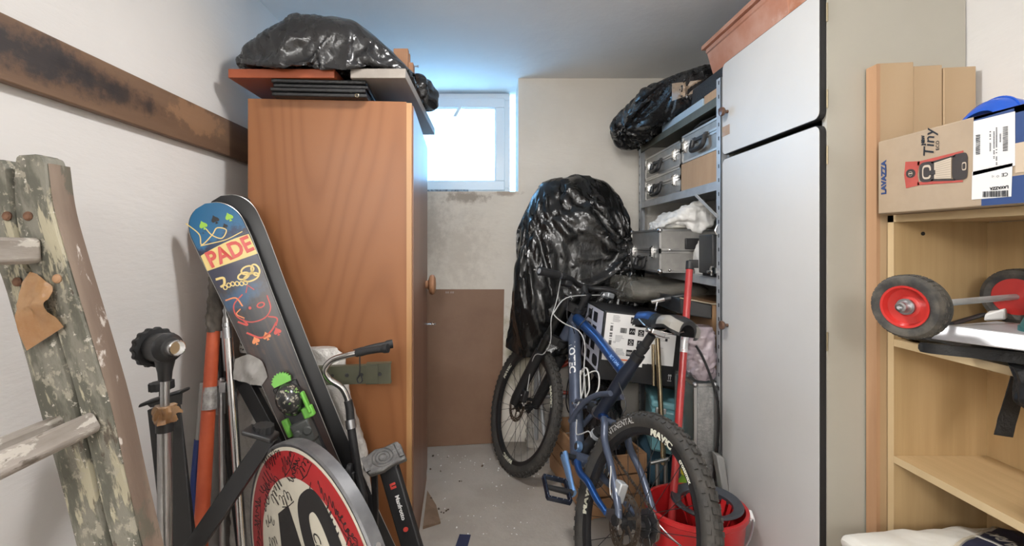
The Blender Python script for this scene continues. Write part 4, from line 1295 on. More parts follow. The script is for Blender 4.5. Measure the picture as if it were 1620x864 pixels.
decal('signature_scribbles', M['ink'], smap(0.0018), [place(textmesh('Christina', 0.036, 0.0002, shear=0.4), 0.075, 0.075, -0.92, 1)], sg)
rim = MB()
for a_ in (0.42, 0.62):
    e = u_ * math.cos(a_) + v_ * math.sin(a_)
    rim.cyl(sc_ + e * 0.298 - n_ * 0.012, sc_ + e * 0.306 - n_ * 0.012, 0.006, 10)
rim.build('rivet', M['steel'], sg)
# ------------------------------------------------------------------ tall white cabinet, right
XC, Z1, Z2 = 0.862, 1.20, 1.71
cab = thing('tall_cabinet', 'tall cream cabinet with two white doors, one above the other', 'cabinet', (1.03, 1.45, 0))
MB().box((XC, Z1, 0), (XR - 0.003, Z1 + 0.018, 1.845)).build('side_panel', M['cream'], cab)
MB().box((XC, Z2 - 0.018, 0), (XR - 0.003, Z2, 1.845)).build('side_panel', M['cream'], cab)
MB().box((XC, Z1 + 0.018, 1.827), (XR - 0.003, Z2 - 0.018, 1.845)).build('top_panel', M['cream'], cab)
MB().box((XC + 0.004, Z1 + 0.018, 0.15), (XR - 0.003, Z2 - 0.018, 0.168)).build('bottom_panel', M['cream'], cab)
MB().box((XR - 0.008, Z1 + 0.018, 0.168), (XR - 0.003, Z2 - 0.018, 1.827)).build('back_panel', M['cream'], cab)
MB().box((XC + 0.02, Z1 + 0.02, 0), (XC + 0.035, Z2 - 0.02, 0.15)).build('plinth', M['black_matte'], cab, label='black recessed plinth')
def rrect(y0, y1, z0, z1, r, n=6):
    pts = []
    for cx, cy, a in ((y1 - r, z1 - r, 0), (y0 + r, z1 - r, PI / 2), (y0 + r, z0 + r, PI), (y1 - r, z0 + r, 1.5 * PI)):
        pts += [(cx + r * math.cos(a + t), cy + r * math.sin(a + t)) for t in np.linspace(0, PI / 2, n)]
    return pts
for z0, z1, kz in ((1.502, 1.834, 1.652), (0.172, 1.488, 0.890)):
    d = MB().prism(rrect(Z1 + 0.002, Z2 - 0.002, z0, z1, 0.02), (XC - 0.0165, 0, 0), (0, 1, 0), (0, 0, 1), (1, 0, 0), 0.0155).build('door', M['black_matte'], cab, label='black edged white door')
    MB().prism(rrect(Z1 + 0.004, Z2 - 0.004, z0 + 0.002, z1 - 0.002, 0.019), (XC - 0.018, 0, 0), (0, 1, 0), (0, 0, 1), (1, 0, 0), 0.0016).build('door_face', M['white_lam'], d, bevel=0.0006, label='white laminate face')
    ky = Z2 - 0.042
    MB().lathe([(0.006, 0), (0.006, 0.010), (0.013, 0.014), (0.0165, 0.020), (0.015, 0.027), (0, 0.030)], (XC - 0.018, ky, kz), (-1, 0, 0), 20).build('knob', M['knob'], d, label='dark brown wooden knob')
    for hz in ([z0 + 0.05, z1 - 0.06] if z1 - z0 < .5 else [z0 + 0.1, (z0 + z1) / 2 + .1, z1 - 0.08]):
        MB().cyl((XC - 0.001, Z1 - 0.0015, hz - 0.024), (XC - 0.001, Z1 - 0.0015, hz + 0.024), 0.0024, 10).build('hinge', M['brass'] if False else mk('dull_brass', (0.35, 0.30, 0.2), rough=0.4, metal=0.8), d)
MB().box((XC - 0.0188, Z2 - 0.055, 1.570), (XC - 0.0181, Z2 - 0.003, 1.605)).build('tape_patch', M['tape'], cab, label='square of brown tape')

# terracotta trough on the cabinet
tr_ = thing('planter', 'long terracotta flower trough lying on top of the white cabinet', 'planter', (0.97, 1.63, 1.846))
py0, py1, pz0, pz1 = 1.37, 1.905, 1.8475, 1.975
px0, px1 = 0.862, 1.05
tb = MB()
def ringp(i, z):
    return [V(px0 + i, py0 + i, z), V(px1 - i, py0 + i, z), V(px1 - i, py1 - i, z), V(px0 + i, py1 - i, z)]
rows = [ringp(0.03, pz0), ringp(0.012, pz1 - 0.030), ringp(0.012, pz1 - 0.026), ringp(0.008, pz1 - 0.024), ringp(0.008, pz1 - 0.008), ringp(0.014, pz1), ringp(0.024, pz1), ringp(0.04, pz0 + 0.012)]
tb.grid(np.array(rows), False, True)
tb.f.append((3, 2, 1, 0)); tb.f.append(tuple(len(rows) * 4 - 4 + k for k in range(4)))
tb.build('trough', M['terracotta'], tr_, bevel=0.003)
rim = MB()
o_, i_ = ringp(-0.004, 0), ringp(0.02, 0)
for k in range(4):
    a_, b_, c_, d_ = o_[k], o_[(k + 1) % 4], i_[(k + 1) % 4], i_[k]
    rim.hexa([q + V(0, 0, pz1 - 0.006) for q in (a_, b_, c_, d_)] + [q + V(0, 0, pz1 + 0.010) for q in (a_, b_, c_, d_)])
rim.build('rim', M['terracotta'], tr_)

# ------------------------------------------------------------------ galvanised rack between cabinet and back wall
RX, RY0, RY1 = 0.852, 1.735, 2.70
rack = thing('metal_rack', 'galvanised steel shelving rack between the white cabinet and the back wall', 'rack', (1.03, 2.2, 0))
for x, y, sx, sy in ((RX, RY0, 1, 1), (RX, RY1, 1, -1), (XR - 0.012, RY0, -1, 1), (XR - 0.012, RY1, -1, -1)):
    u = MB().box((x, y, 0), (x + sx * 0.034, y + sy * 0.0022, 1.80)).box((x, y, 0), (x + sx * 0.0022, y + sy * 0.034, 1.80))
    uo = u.build('upright', M['zinc'], rack)
    if x == RX:
        ho = MB()
        for k in range(34):
            z = 0.06 + k * 0.052
            if sy > 0:
                ho.box((x + 0.010, y - 0.0006, z), (x + 0.018, y - 0.0001, z + 0.014))
            ho.box((x - 0.0006, y + sy * 0.012, z), (x - 0.0001, y + sy * 0.019, z + 0.014))
        ho.build('slot_holes', M['ink'], uo, kind='stuff')
S1, S2, S3, S4 = 1.738, 1.418, 1.052, 0.690
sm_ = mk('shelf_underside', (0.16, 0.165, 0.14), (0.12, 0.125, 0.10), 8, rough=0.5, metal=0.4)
for i, z in enumerate((S1, S2, S3, S4, 0.08)):
    t = 0.034
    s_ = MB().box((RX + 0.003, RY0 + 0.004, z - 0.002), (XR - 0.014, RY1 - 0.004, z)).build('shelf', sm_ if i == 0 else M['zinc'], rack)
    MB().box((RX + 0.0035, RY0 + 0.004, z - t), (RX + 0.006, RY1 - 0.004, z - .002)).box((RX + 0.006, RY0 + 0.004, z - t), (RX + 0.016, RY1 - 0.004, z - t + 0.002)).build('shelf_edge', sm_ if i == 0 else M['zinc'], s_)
MB().sweep([at(1100, 308, 1.86), V(RX - 0.001, RY0 + .02, 1.28)], [(-0.006, -0.001), (0.006, -0.001), (0.006, 0.001), (-0.006, 0.001)], up=(1, 0, 0)).build('brace', M['zinc'], rack)
MB().sweep([V(XR - 0.013, RY0 + .03, 1.4), V(XR - 0.013, RY1 - .03, 0.5)], [(-0.008, -0.001), (0.008, -0.001), (0.008, 0.001), (-0.008, 0.001)], up=(1, 0, 0)).build('brace', M['zinc'], rack)

# ------------------------------------------------------------------ cases
def case(name, label, c0, fx, fy, w, d, h, lid=0.4, latches=(0.14, 0.86), handle=0.5, hw_=0.10, group=None, style='flat', sheet=None):
    """c0: lower front left corner; fx along the front, fy into the depth"""
    fx, fy = unit(fx), unit(fy)
    fz = V(0, 0, 1)
    R = np.stack([fx, fy, fz], 1)
    root = thing(name, label, 'case', c0 + fx * w / 2 + fy * d / 2, group)
    P = lambda x, y, z: c0 + fx * x + fy * y + fz * z
    zl = h * (1 - lid)
    sh = sheet or M['alu']
    def bx(mb, x0, x1, y0, y1, z0, z1):
        return mb.box((x0, y0, z0), (x1, y1, z1), R, c0)
    bx(MB(), 0.003, w - .003, 0.003, d - .003, 0.002, zl - 0.002).build('case_body', sh, root, R)
    bx(MB(), 0.003, w - .003, 0.003, d - .003, zl + 0.001, h - .002).build('lid', sh, root, R)
    bx(MB(), 0.005, w - .005, 0.005, d - .005, zl - 0.003, zl + 0.003).build('seam', M['black_matte'], root, R)
    e = 0.009
    pr = MB()
    for x in (0, w - e):
        for y in (0, d - e):
            bx(pr, x, x + e, y, y + e, 0, zl - 0.0015)
            bx(pr, x, x + e, y, y + e, zl + 0.0015, h)
    for z in (0, zl - e * 1.2, zl + 0.001, h - e):
        hh = e
        for y in (0, d - e):
            bx(pr, 0, w, y, y + e, z, z + hh)
        for x in (0, w - e):
            bx(pr, x, x + e, 0, d, z, z + hh)
    pr.build('edge_profile', M['alu_edge'], root, R)
    for lx in latches:
        l = MB()
        x = lx * w
        bx(l, x - .013, x + .013, -0.004, 0.002, zl - .034, zl + .022)
        lo = l.build('latch', M['chrome'], root, R, bevel=0.0015)
        l = MB()
        bx(l, x - .008, x + .008, -0.010, -0.003, zl - .022, zl + .010)
        l.cyl(P(x - .014, -0.006, zl + .012), P(x + .014, -0.006, zl + .012), 0.004, 8).cyl(P(x - .012, -0.007, zl - .024), P(x + .012, -0.007, zl - .024), 0.005, 8)
        l.build('latch_hook', M['chrome'], lo, R)
    if handle is not None:
        x, z = handle * w, (zl if style == 'flat' else zl * 0.62)
        hz = z - 0.020
        hm = MB()
        bx(MB(), x - hw_ / 2 - .008, x - hw_ / 2 + .014, -0.010, 0.003, hz + .006, hz + .030).build('handle_mount', M['black'], root, R, bevel=0.002)
        bx(hm, x + hw_ / 2 - .014, x + hw_ / 2 + .008, -0.010, 0.003, hz + .006, hz + .030)
        ho_ = hm.build('handle_mount', M['black'], root, R, bevel=0.002)
        pts = [P(x - hw_ / 2, -.009, hz + .018), P(x - hw_ / 2, -.016, hz - .012), P(x - hw_ / 2 + .012, -.021, hz - .026), P(x, -.022, hz - .029), P(x + hw_ / 2 - .012, -.021, hz - .026), P(x + hw_ / 2, -.016, hz - .012), P(x + hw_ / 2, -.009, hz + .018)]
        MB().tube(spline(pts, 34), 0.0105, 10).build('handle_grip', M['black'], ho_)
        bx(MB(), x - hw_ / 2, x + hw_ / 2, -0.009, 0.001, hz + .012, hz + .026).build('handle_plate', M['black'], root, R, bevel=0.002)
    return root, P, R
DX = V(0, -1, 0)        # along the rack towards the viewer
DY = V(1, 0, 0)
case('equipment_case', 'flat grey aluminium case on the second shelf, underneath another case at the far end', V(0.868, 2.640, S2 + .001), DX, DY, 0.495, 0.30, 0.118, 0.42, handle=0.42, hw_=0.11, group='flat aluminium cases')
case('equipment_case', 'flat grey aluminium case stacked on another at the far end of the second shelf', V(0.868, 2.640, S2 + .1205), DX, DY, 0.495, 0.30, 0.118, 0.42, handle=0.42, hw_=0.11, group='flat aluminium cases')
case('equipment_case', 'silver aluminium case lying on the brown cardboard box beside the rack upright', V(0.868, 2.130, S2 + .1255), DX, DY, 0.375, 0.30, 0.125, 0.38, latches=(0.10,), handle=0.52, hw_=0.11, group='flat aluminium cases')
MB().box((0.866, 1.757, S2 + .001), (1.19, 2.132, S2 + .124)).build('cardboard_box', M['kraft'], bevel=0.003, label='plain brown cardboard box on the second shelf under a silver case', category='box')
P = loft('y', [(1.80, 0.90, 1.10, S2 + .252, S2 + .256), (1.83, 0.875, 1.13, S2 + .252, S2 + .275), (1.95, 0.872, 1.15, S2 + .252, S2 + .283), (2.04, 0.88, 1.13, S2 + .252, S2 + .272), (2.07, 0.92, 1.1, S2 + .252, S2 + .256)], 40, 40)
body(P).build('black_hood', M['black'], label='flat black moulded cover between the silver case and the top shelf', category='cover')
# large aluminium case on the third shelf
lc, LP, LR = case('flight_case', 'big grey aluminium transport case with ball corners on the third shelf', V(0.735, 2.46, S3 + .0015), DX, DY, 0.415, 0.44, 0.192, 0.50, latches=(0.12, 0.80), handle=0.46, hw_=0.11, style='tall')
for x in (0.006, 0.409):
    for y in (0.006, 0.434):
        for z in (0.006, 0.186):
            MB().sphere(LP(x, y, z), 0.0125, 8).build('ball_corner', M['chrome'], lc)
for (x, z) in ((0.055, .150 - .09), (0.05, 0.02)):
    pass
hq = MB()
c = LP(0.4165, 0.165, 0.125)
hq.box((-0.055, -0.012, -0.022), (0.085, 0.001, 0.026), None, c)
hq.build('handle_recess', M['black'], lc, bevel=0.004)
for dx, dz in ((0.045, 0.060), (0.045, 0.012)):
    MB().sphere(LP(0.416, dx, dz + 0.04 if dz > .05 else dz), 0.007, 8).build('rivet', M['chrome'], lc)
# white things on the large case
wbag = mk('white_plastic_film', (0.72, 0.71, 0.68), (0.66, 0.65, 0.62), 14, rough=0.35, bump=0.4, bscale=40, subsurf=0.0)
for i, (y0, y1, x1, h) in enumerate(((2.08, 2.20, 1.10, 0.032), (2.075, 2.195, 1.12, 0.028))):
    P = loft('x', [(0.80 + .02 * i, y0 + .03, y1 - .03, 1.2475 + .032 * i, 1.2475 + .032 * i + h * .6), (0.83 + .02 * i, y0, y1, 1.2475 + .032 * i, 1.2475 + .032 * i + h), (x1 - .03, y0, y1, 1.2475 + .032 * i, 1.2475 + .032 * i + h), (x1, y0 + .02, y1 - .02, 1.2475 + .032 * i, 1.2475 + .032 * i + h * .7)], 40, 30, 0.6)
    P[..., 2] += 0.001
    body(P).build('folded_cloth', mk('off_white_cloth', (0.70, 0.68, 0.62), rough=0.8, bump=0.2, bscale=60), label=('folded off-white cloth lying directly on the big aluminium case', 'second folded off-white cloth, stacked upon the lower one')[i], category='cloth')
lump('x', [(0.752, 2.13, 2.22, 1.2478, 1.262), (0.775, 2.08, 2.28, 1.2478, 1.285), (0.82, 2.065, 2.28, 1.2478, 1.325), (0.86, 2.04, 2.10, 1.262, 1.345), (0.885, 2.03, 2.10, 1.240, 1.360), (0.92, 2.025, 2.078, 1.225, 1.372), (0.955, 2.025, 2.078, 1.245, 1.345), (0.975, 2.035, 2.072, 1.28, 1.31)],
     0.011, 9, 31, wbag, 'crumpled white plastic bag on top of the big aluminium case', 'bag', 'white_bag', 100, 80)
lump('z', [(S3 + .001, 0.868, 0.955, 1.92, 2.02), (1.09, 0.862, 0.965, 1.90, 2.03), (1.15, 0.865, 0.96, 1.905, 2.03), (1.19, 0.885, 0.95, 1.93, 2.02), (1.205, 0.90, 0.93, 1.95, 2.0)], 0.008, 11, 33, wbag, 'small white plastic bag wedged between the big case and the black speaker box', 'bag', 'white_bag', 60, 60, zmin=S3 + .001)
spk = thing('speaker_box', 'black box with a chrome clamp at its foot, on the third shelf', 'box', (0.92, 1.83, S3))
MB().box((0.838, 1.775, S3 + .012), (0.99, 1.89, S3 + .165)).build('housing', M['black'], spk, bevel=0.004)
MB().box((0.848, 1.7735, S3 + .024), (0.98, 1.7755, S3 + .153)).build('front_grille', M['black_matte'], spk)
ck = MB()
ck.cyl(at(1119, 430, 1.765), at(1141, 430, 1.765), 0.006, 10).cbox(at(1128, 428, 1.765), (0.016, 0.02, 0.022)).cyl(at(1126, 436, 1.765), at(1126, 421, 1.765), 0.005, 10)
ck.build('clamp', M['chrome'], spk)
MB().tube(spline([at(1142, 344, 1.762), at(1133, 360, 1.762), at(1132, 368, 1.762), at(1139, 376, 1.762), at(1141, 384, 1.762), at(1136, 360, 1.762)], 30), 0.003, 8).build('wire_loop', M['chrome'], spk)
MB().box((0.85, 1.79, S3 + .001), (0.97, 1.88, S3 + .0122)).build('foot', M['black_matte'], spk)

# on the top shelf
lblue = mk('pale_blue_board', (0.42, 0.55, 0.66), rough=0.6)
MB().box((0.858, 1.90, S1 + .001), (1.15, 2.35, S1 + .034)).build('blue_board_box', lblue, bevel=0.002, label='flat pale blue cardboard box on the top shelf under the black bag', category='box')
MB().box((0.858, 1.745, S1 + .001), (1.13, 1.885, S1 + .036)).build('cardboard_box', M['kraft'], bevel=0.002, label='flat brown cardboard box on the top shelf against the rack upright', category='box')
MB().hexa([(0.862, 1.742, S1 + .0375), (1.12, 1.742, S1 + .0375), (1.12, 2.02, S1 + .0375), (0.862, 2.02, S1 + .0375), (0.868, 1.745, 1.846), (1.12, 1.745, 1.846), (1.12, 2.015, 1.846), (0.868, 2.015, 1.846)]).build('black_box', M['black_leather'], bevel=0.004, label='dark grey flat box on the top shelf, under the far end of the terracotta trough', category='box')
kt = [(2.655, 0.72, 0.90, 1.742, 1.80), (2.63, 0.675, 1.0, 1.722, 1.86), (2.55, 0.655, 1.08, 1.715, 1.91), (2.45, 0.68, 1.12, 1.72, 1.955), (2.33, 0.73, 1.14, 1.755, 1.985), (2.2, 0.79, 1.14, 1.775, 1.985), (2.12, 0.82, 1.13, 1.775, 1.975), (2.06, 0.84, 1.12, 1.778, 1.95), (2.03, 0.87, 1.1, 1.79, 1.93)]
inner = loft('y', kt, 50, 48, 0.9)
inner = inner + outward(inner, grid_normals(inner)) * (0.012 * crumple(inner, 5.0, 41, 6, 0.8) - 0.012)[..., None]
P = loft('y', kt, 84, 110, 0.9)
P = P + outward(P, grid_normals(P)) * (0.030 * crumple(P, 6.0, 43, 6, 0.8) + 0.020)[..., None]
P[..., 1] = np.minimum(P[..., 1], 2.775)
P[..., 2] = np.where(P[..., 0] > RX - 0.03, np.maximum(P[..., 2], np.where(P[..., 1] < 2.40, S1 + .042, S1 + .008)), P[..., 2])
ff_ = gridfaces(84, 110, True, True)
v = drape((P.reshape(-1, 3), ff_), [(inner.reshape(-1, 3), gridfaces(50, 48, True, True)), box_mesh((RX, 1.7, S1 - 0.03), (1.2, 2.71, S1 + .001)), box_mesh((0.858, 1.90, S1), (1.15, 2.35, S1 + .036)), box_mesh((0.86, 1.74, S1), (1.15, 2.022, 1.848)),
          box_mesh((0.3, 2.785, 1.4), (1.3, 2.9, 2.2))], frames=22, pressure=-0.5, quality=5, bend=0.02)
P = v.reshape(84, 110, 3)
bb = MB().raw(v, ff_).build('black_bag', M['black_plastic_bag'], angle=60, label='long black plastic bag hanging over the far end of the top shelf', category='bag')
# brown tape stuck round the bag's near end
from mathutils.bvhtree import BVHTree
bvh = BVHTree.FromPolygons([tuple(q) for q in v], ff_)
tp_ = np.zeros((16, 10, 3))
for i, x in enumerate(np.linspace(1063, 1116, 16)):
    for j, k in enumerate(np.linspace(0, 1, 10)):
        y = (132 - 0.12 * (x - 1063)) * (1 - k) + (160 - 0.36 * (x - 1063)) * k
        d = Vector(at(x, y, 1.0) - V(0, 0, H))
        hit = bvh.ray_cast(Vector((0, 0, H)), d.normalized(), 4.0)[0]
        tp_[i, j] = np.array(hit) - unit(d) * 0.004 if hit is not None and hit.y < 2.5 else (tp_[i - 1, j] + V(0.004, -0.02, 0.004) if i else at(x, y, 2.2))
MB().grid(tp_).build('tape_strip', mk('dull_brown_tape', (0.36, 0.27, 0.19), rough=0.3, bump=0.3, bscale=30), bb, recalc=False, angle=60, label='wide brown tape strip')

# ------------------------------------------------------------------ covered object by the back wall
kb = [(0.72, 0.135, 0.72, 2.47, 2.72), (0.9, 0.14, 0.765, 2.46, 2.72), (1.05, 0.155, 0.775, 2.45, 2.72), (1.2, 0.175, 0.765, 2.46, 2.72), (1.35, 0.205, 0.735, 2.49, 2.72), (1.45, 0.24, 0.695, 2.53, 2.72), (1.515, 0.29, 0.645, 2.56, 2.70), (1.534, 0.33, 0.60, 2.58, 2.69)]
inner = loft('z', kb, 40, 60, 0.6)
P = loft('z', [(0.745, 0.05, 0.84, 2.32, 2.775), (0.82, 0.055, 0.86, 2.31, 2.775), (0.95, 0.065, 0.87, 2.31, 2.775), (1.2, 0.105, 0.85, 2.34, 2.775), (1.45, 0.18, 0.77, 2.44, 2.775), (1.56, 0.24, 0.69, 2.52, 2.76), (1.585, 0.28, 0.65, 2.55, 2.74), (1.59, 0.40, 0.55, 2.62, 2.68)], 92, 168, 0.7)
P = P + outward(P, grid_normals(P)) * (0.030 * crumple(P, 4.0, 25, 6, 0.8) + 0.012)[..., None]
k_ = np.clip((0.95 - P[..., 2]) / 0.35, 0, 1)
P[..., 2] += k_ * (0.03 * np.sin(P[..., 0] * 14) - 0.02)
P[..., 1] = np.minimum(P[..., 1], 2.776)
ff_ = gridfaces(92, 168, False, True)
v = drape((P.reshape(-1, 3), ff_), [(inner.reshape(-1, 3), gridfaces(40, 60, True, True)), box_mesh((-1, 2.784, 0), (2, 2.9, 2.2)), box_mesh((0.72, 2.1, 1.052), (1.2, 2.46, 1.25))], frames=24, pressure=-0.3, quality=5, bend=0.08)
cov = MB().raw(v, ff_).build('covered_chair', M['tarp'], angle=60, label='bulky object standing wrapped in a black plastic cover against the back wall', category='cover')
# frame and legs that carry the covered object
fl_ = MB()
for x, y in ((0.26, 2.70), (0.68, 2.70), (0.68, 2.50)):
    fl_.tube([(x, y, 0.001), (x, y, 0.74)], 0.014, 10)
fl_.tube([(0.26, 2.70, 0.3), (0.68, 2.70, 0.3)], 0.012, 10)
fl_.build('leg_frame', M['zinc'], cov)

# ------------------------------------------------------------------ boxes and tools in front of the rack
# crate
CR = rz(math.atan(0.21))
cu, cv = CR @ V(1, 0, 0), CR @ V(0, 1, 0)
CO = V(0.405, 1.98, 0.0)
crt = thing('wooden_crate', 'slatted wooden crate on the floor behind the bicycle', 'crate', CO + cu * .14 + cv * .24)
def cbx(mb, x0, x1, y0, y1, z0, z1):
    return mb.box((x0, y0, z0), (x1, y1, z1), CR, CO)
for k in range(3):
    z0 = 0.012 + k * 0.088
    for (x0, x1, y0, y1) in ((0, 0.012, 0, 0.48), (0.268, 0.28, 0, 0.48), (0.012, 0.268, 0, 0.012), (0.012, 0.268, 0.468, 0.48)):
        cbx(MB(), x0, x1, y0, y1, z0, z0 + 0.080).build('slat', M['crate'], crt, CR, bevel=0.0015)
for x in (0.012, 0.246):
    for y in (0.012, 0.446):
        cbx(MB(), x, x + .022, y, y + .022, 0, 0.27).build('corner_post', M['crate'], crt, CR)
cbx(MB(), 0.012, 0.268, 0.012, 0.468, 0.012, 0.02).build('bottom_board', M['crate'], crt, CR)
lump('x', [(0.40, 2.12, 2.38, 0.03, 0.25), (0.44, 2.08, 2.40, 0.03, 0.42), (0.52, 2.06, 2.42, 0.03, 0.55), (0.60, 2.08, 2.42, 0.03, 0.50), (0.62, 2.14, 2.38, 0.1, 0.4)], 0.015, 8, 71, M['black_plastic_bag'], 'black bag standing in the wooden crate', 'bag', 'black_bag', 60, 60, zmin=0.022, xmin=0.40, xmax=0.60)
# printer box, tilted
BA = math.radians(6.4)
RB = ry(BA) @ rz(math.radians(1.5))
pb0 = at(945, 600, 2.0)
pbw, pbd, pbh = 0.372, 0.34, 0.295
pbx = thing('printer_box', 'black shipping box with white printed labels, tilted on the pile behind the bicycle', 'box', pb0 + RB @ V(pbw / 2, pbd / 2, 0))
blk = mk('black_printed_card', (0.016, 0.016, 0.017), rough=0.5)
MB().box((0, 0, 0), (pbw, pbd, pbh), RB, pb0).build('carton', blk, pbx, RB, bevel=0.003)
q = lambda x, y, z: pb0 + RB @ V(x, y, z)
ff = lambda off: plane(pb0, RB @ V(1, 0, 0), RB @ V(0, 0, 1), RB @ V(0, -1, 0), off)
fs_ = lambda off: plane(pb0, RB @ V(0, -1, 0), RB @ V(0, 0, 1), RB @ V(-1, 0, 0), off)
lab = decal('shipping_label', M['paper'], ff(0.0012), [rect(0.008, 0.086, 0.205, 0.288)], pbx, 'white printed label')
lab2 = decal('shipping_label', M['paper'], ff(0.0010), [rect(0.205, 0.088, 0.318, 0.268), rect(0.062, 0.054, 0.15, 0.088), rect(0.11, 0.070, 0.185, 0.088)], pbx)
ic, gy = [], []
rr = random.Random(3)
def icon(x, y, s=0.026):
    return rect(x, y, x + s, y + s * 1.05)
for cx_, cy_ in ((0.115, 0.252), (0.155, 0.250), (0.113, 0.205), (0.152, 0.202), (0.112, 0.158), (0.152, 0.156), (0.110, 0.112), (0.150, 0.110)):
    ic.append(icon(cx_, cy_))
for i in range(24):
    if rr.random() < .75:
        ic.append(rect(0.030, 0.128 + i * 0.005, 0.042, 0.128 + i * 0.005 + rr.choice((.002, .003, .004))))
for i in range(22):
    ic.append(rect(0.074 + i * 0.0013, 0.208, 0.074 + i * 0.0013 + rr.choice((.0004, .0008, .001)), 0.230))
for i in range(26):
    ic.append(rect(0.232 + i * 0.0013, 0.225, 0.232 + i * 0.0013 + rr.choice((.0004, .0008, .001)), 0.240))
ic += [rect(0.222, 0.196, 0.242, 0.206), rect(0.272, 0.192, 0.282, 0.204), rect(0.262, 0.207, 0.290, 0.2095), rect(0.300, 0.258, 0.309, 0.264)]
decal('icon_print', M['ink'], ff(0.0018), ic, lab)['kind'] = 'stuff'
wi = []
for cx_, cy_ in ((0.115, 0.252), (0.113, 0.205)):
    wi += [ribbon([(cx_ + .004, cy_ + .009), (cx_ + .010, cy_ + .018), (cx_ + .014, cy_ + .010), (cx_ + .020, cy_ + .019), (cx_ + .023, cy_ + .010)], .002)]
for cx_, cy_ in ((0.155, 0.250), (0.112, 0.158), (0.152, 0.202), (0.152, 0.156)):
    wi += [ring(cx_ + .013, cy_ + .016, .009, .007, .0072, .0052, 4, 1.0), rect(cx_ + .006, cy_ + .004, cx_ + .020, cy_ + .006)]
for k in range(4):
    wi.append(ring(0.114 + k * .006, 0.125, .0028, .006, .0016, .0045, 10))
decal('icon_print', M['paper'], ff(0.0024), wi, lab)['kind'] = 'stuff'
for i in range(7):
    gy.append(rect(0.038, 0.280 - i * 0.0042, 0.038 + 0.024 + 0.012 * rr.random(), 0.280 - i * 0.0042 - .0016))
for i in range(6):
    gy.append(rect(0.056, 0.196 - i * 0.005, 0.056 + 0.02 + 0.02 * rr.random(), 0.196 - i * 0.005 - .0018))
for i in range(5):
    gy.append(rect(0.064, 0.140 - i * 0.006, 0.064 + 0.03 + 0.01 * rr.random(), 0.140 - i * 0.006 - .0022))
for i in range(9):
    gy.append(rect(0.232, 0.218 - i * 0.008, 0.232 + 0.03 * rr.random() + .01, 0.218 - i * 0.008 - .0014))
decal('fine_print', M['grey_ink'], ff(0.0018), gy, lab)['kind'] = 'stuff'
decal('fine_print', M['ink'], ff(0.0019), [place(textmesh('CE', 0.010), 0.054, 0.166)], lab)['kind'] = 'stuff'
decal('stripe_print', M['orange_ink'], ff(0.0018), [rect(0.078, 0.090, 0.120, 0.097)], lab)
decal('arrow_print', M['white_ink'], ff(0.0012), [ribbon([(x, 0.030), (x, 0.052)], .0016) for x in (0.305, 0.313)] + [ribbon([(x - .004, 0.046), (x, 0.053), (x + .004, 0.046)], .0014) for x in (0.305, 0.313)] + [rect(0.300, 0.024, 0.318, 0.026)], pbx)
sl_ = decal('side_label', M['lilac_paper'], fs_(0.0012), [rect(-0.33, 0.030, -0.012, 0.288)], pbx, 'lilac-white side label')
si = []
for r_ in range(3):
    for c_ in range(2):
        si.append(rect(-0.27 + c_ * 0.10, 0.225 - r_ * 0.062, -0.20 + c_ * 0.10, 0.270 - r_ * 0.062))
for c_ in range(2):
    si.append(rect(-0.30 + c_ * 0.08, 0.045, -0.245 + c_ * 0.08, 0.085))
si.append(ell(-0.075, 0.065, 0.045, 0.024, 20, .6))
decal('icon_print', M['ink'], fs_(0.0018), si, sl_)['kind'] = 'stuff'
# teal cool box below it
TR = ry(math.radians(9)) @ rz(math.radians(-12))
t0 = V(0.655, 1.985, 0.30)
tl_m = mk('teal_plastic', (0.19, 0.43, 0.48), (0.16, 0.37, 0.42), 5, rough=0.35, coat=0.2)
tb_ = thing('teal_cool_box', 'teal plastic cool box with a buckle strap under the black printed box', 'box', t0 + V(.1, .1, 0))
MB().hexa([t0 + TR @ V(*k) for k in ((0.02, 0.015, 0), (0.225, 0.015, 0), (0.225, 0.24, 0), (0.02, 0.24, 0), (0, 0, 0.19), (0.245, 0, 0.19), (0.245, 0.255, 0.19), (0, 0.255, 0.19))]).build('tub', tl_m, tb_, TR, bevel=0.015)
MB().box((-0.006, -0.006, 0.19), (0.251, 0.26, 0.222), TR, t0).build('lid', tl_m, tb_, TR, bevel=0.01)
MB().box((0.06, -0.008, 0.03), (0.19, 0.004, 0.13), TR, t0).build('front_panel', mk('dark_teal_plastic', (0.15, 0.36, 0.41), rough=0.4), tb_, TR, bevel=0.01)
bk_ = MB()
bk_.box((0.012, -0.012, 0.172), (0.055, -0.002, 0.196), TR, t0)
bk_.build('buckle', M['steel'], tb_, TR, bevel=0.003)
lump('x', [(0.70, 2.06, 2.3, 0.085, 0.24), (0.74, 2.02, 2.32, 0.085, 0.29), (0.86, 2.02, 2.32, 0.085, 0.298), (0.94, 2.06, 2.28, 0.085, 0.24)], 0.006, 8, 75, mk('dark_blue_cloth', (0.03, 0.075, 0.11), rough=0.8), 'dark blue cloth bundle under the teal cool box', 'bundle', 'cloth_bundle', 40, 40, zmin=0.083)
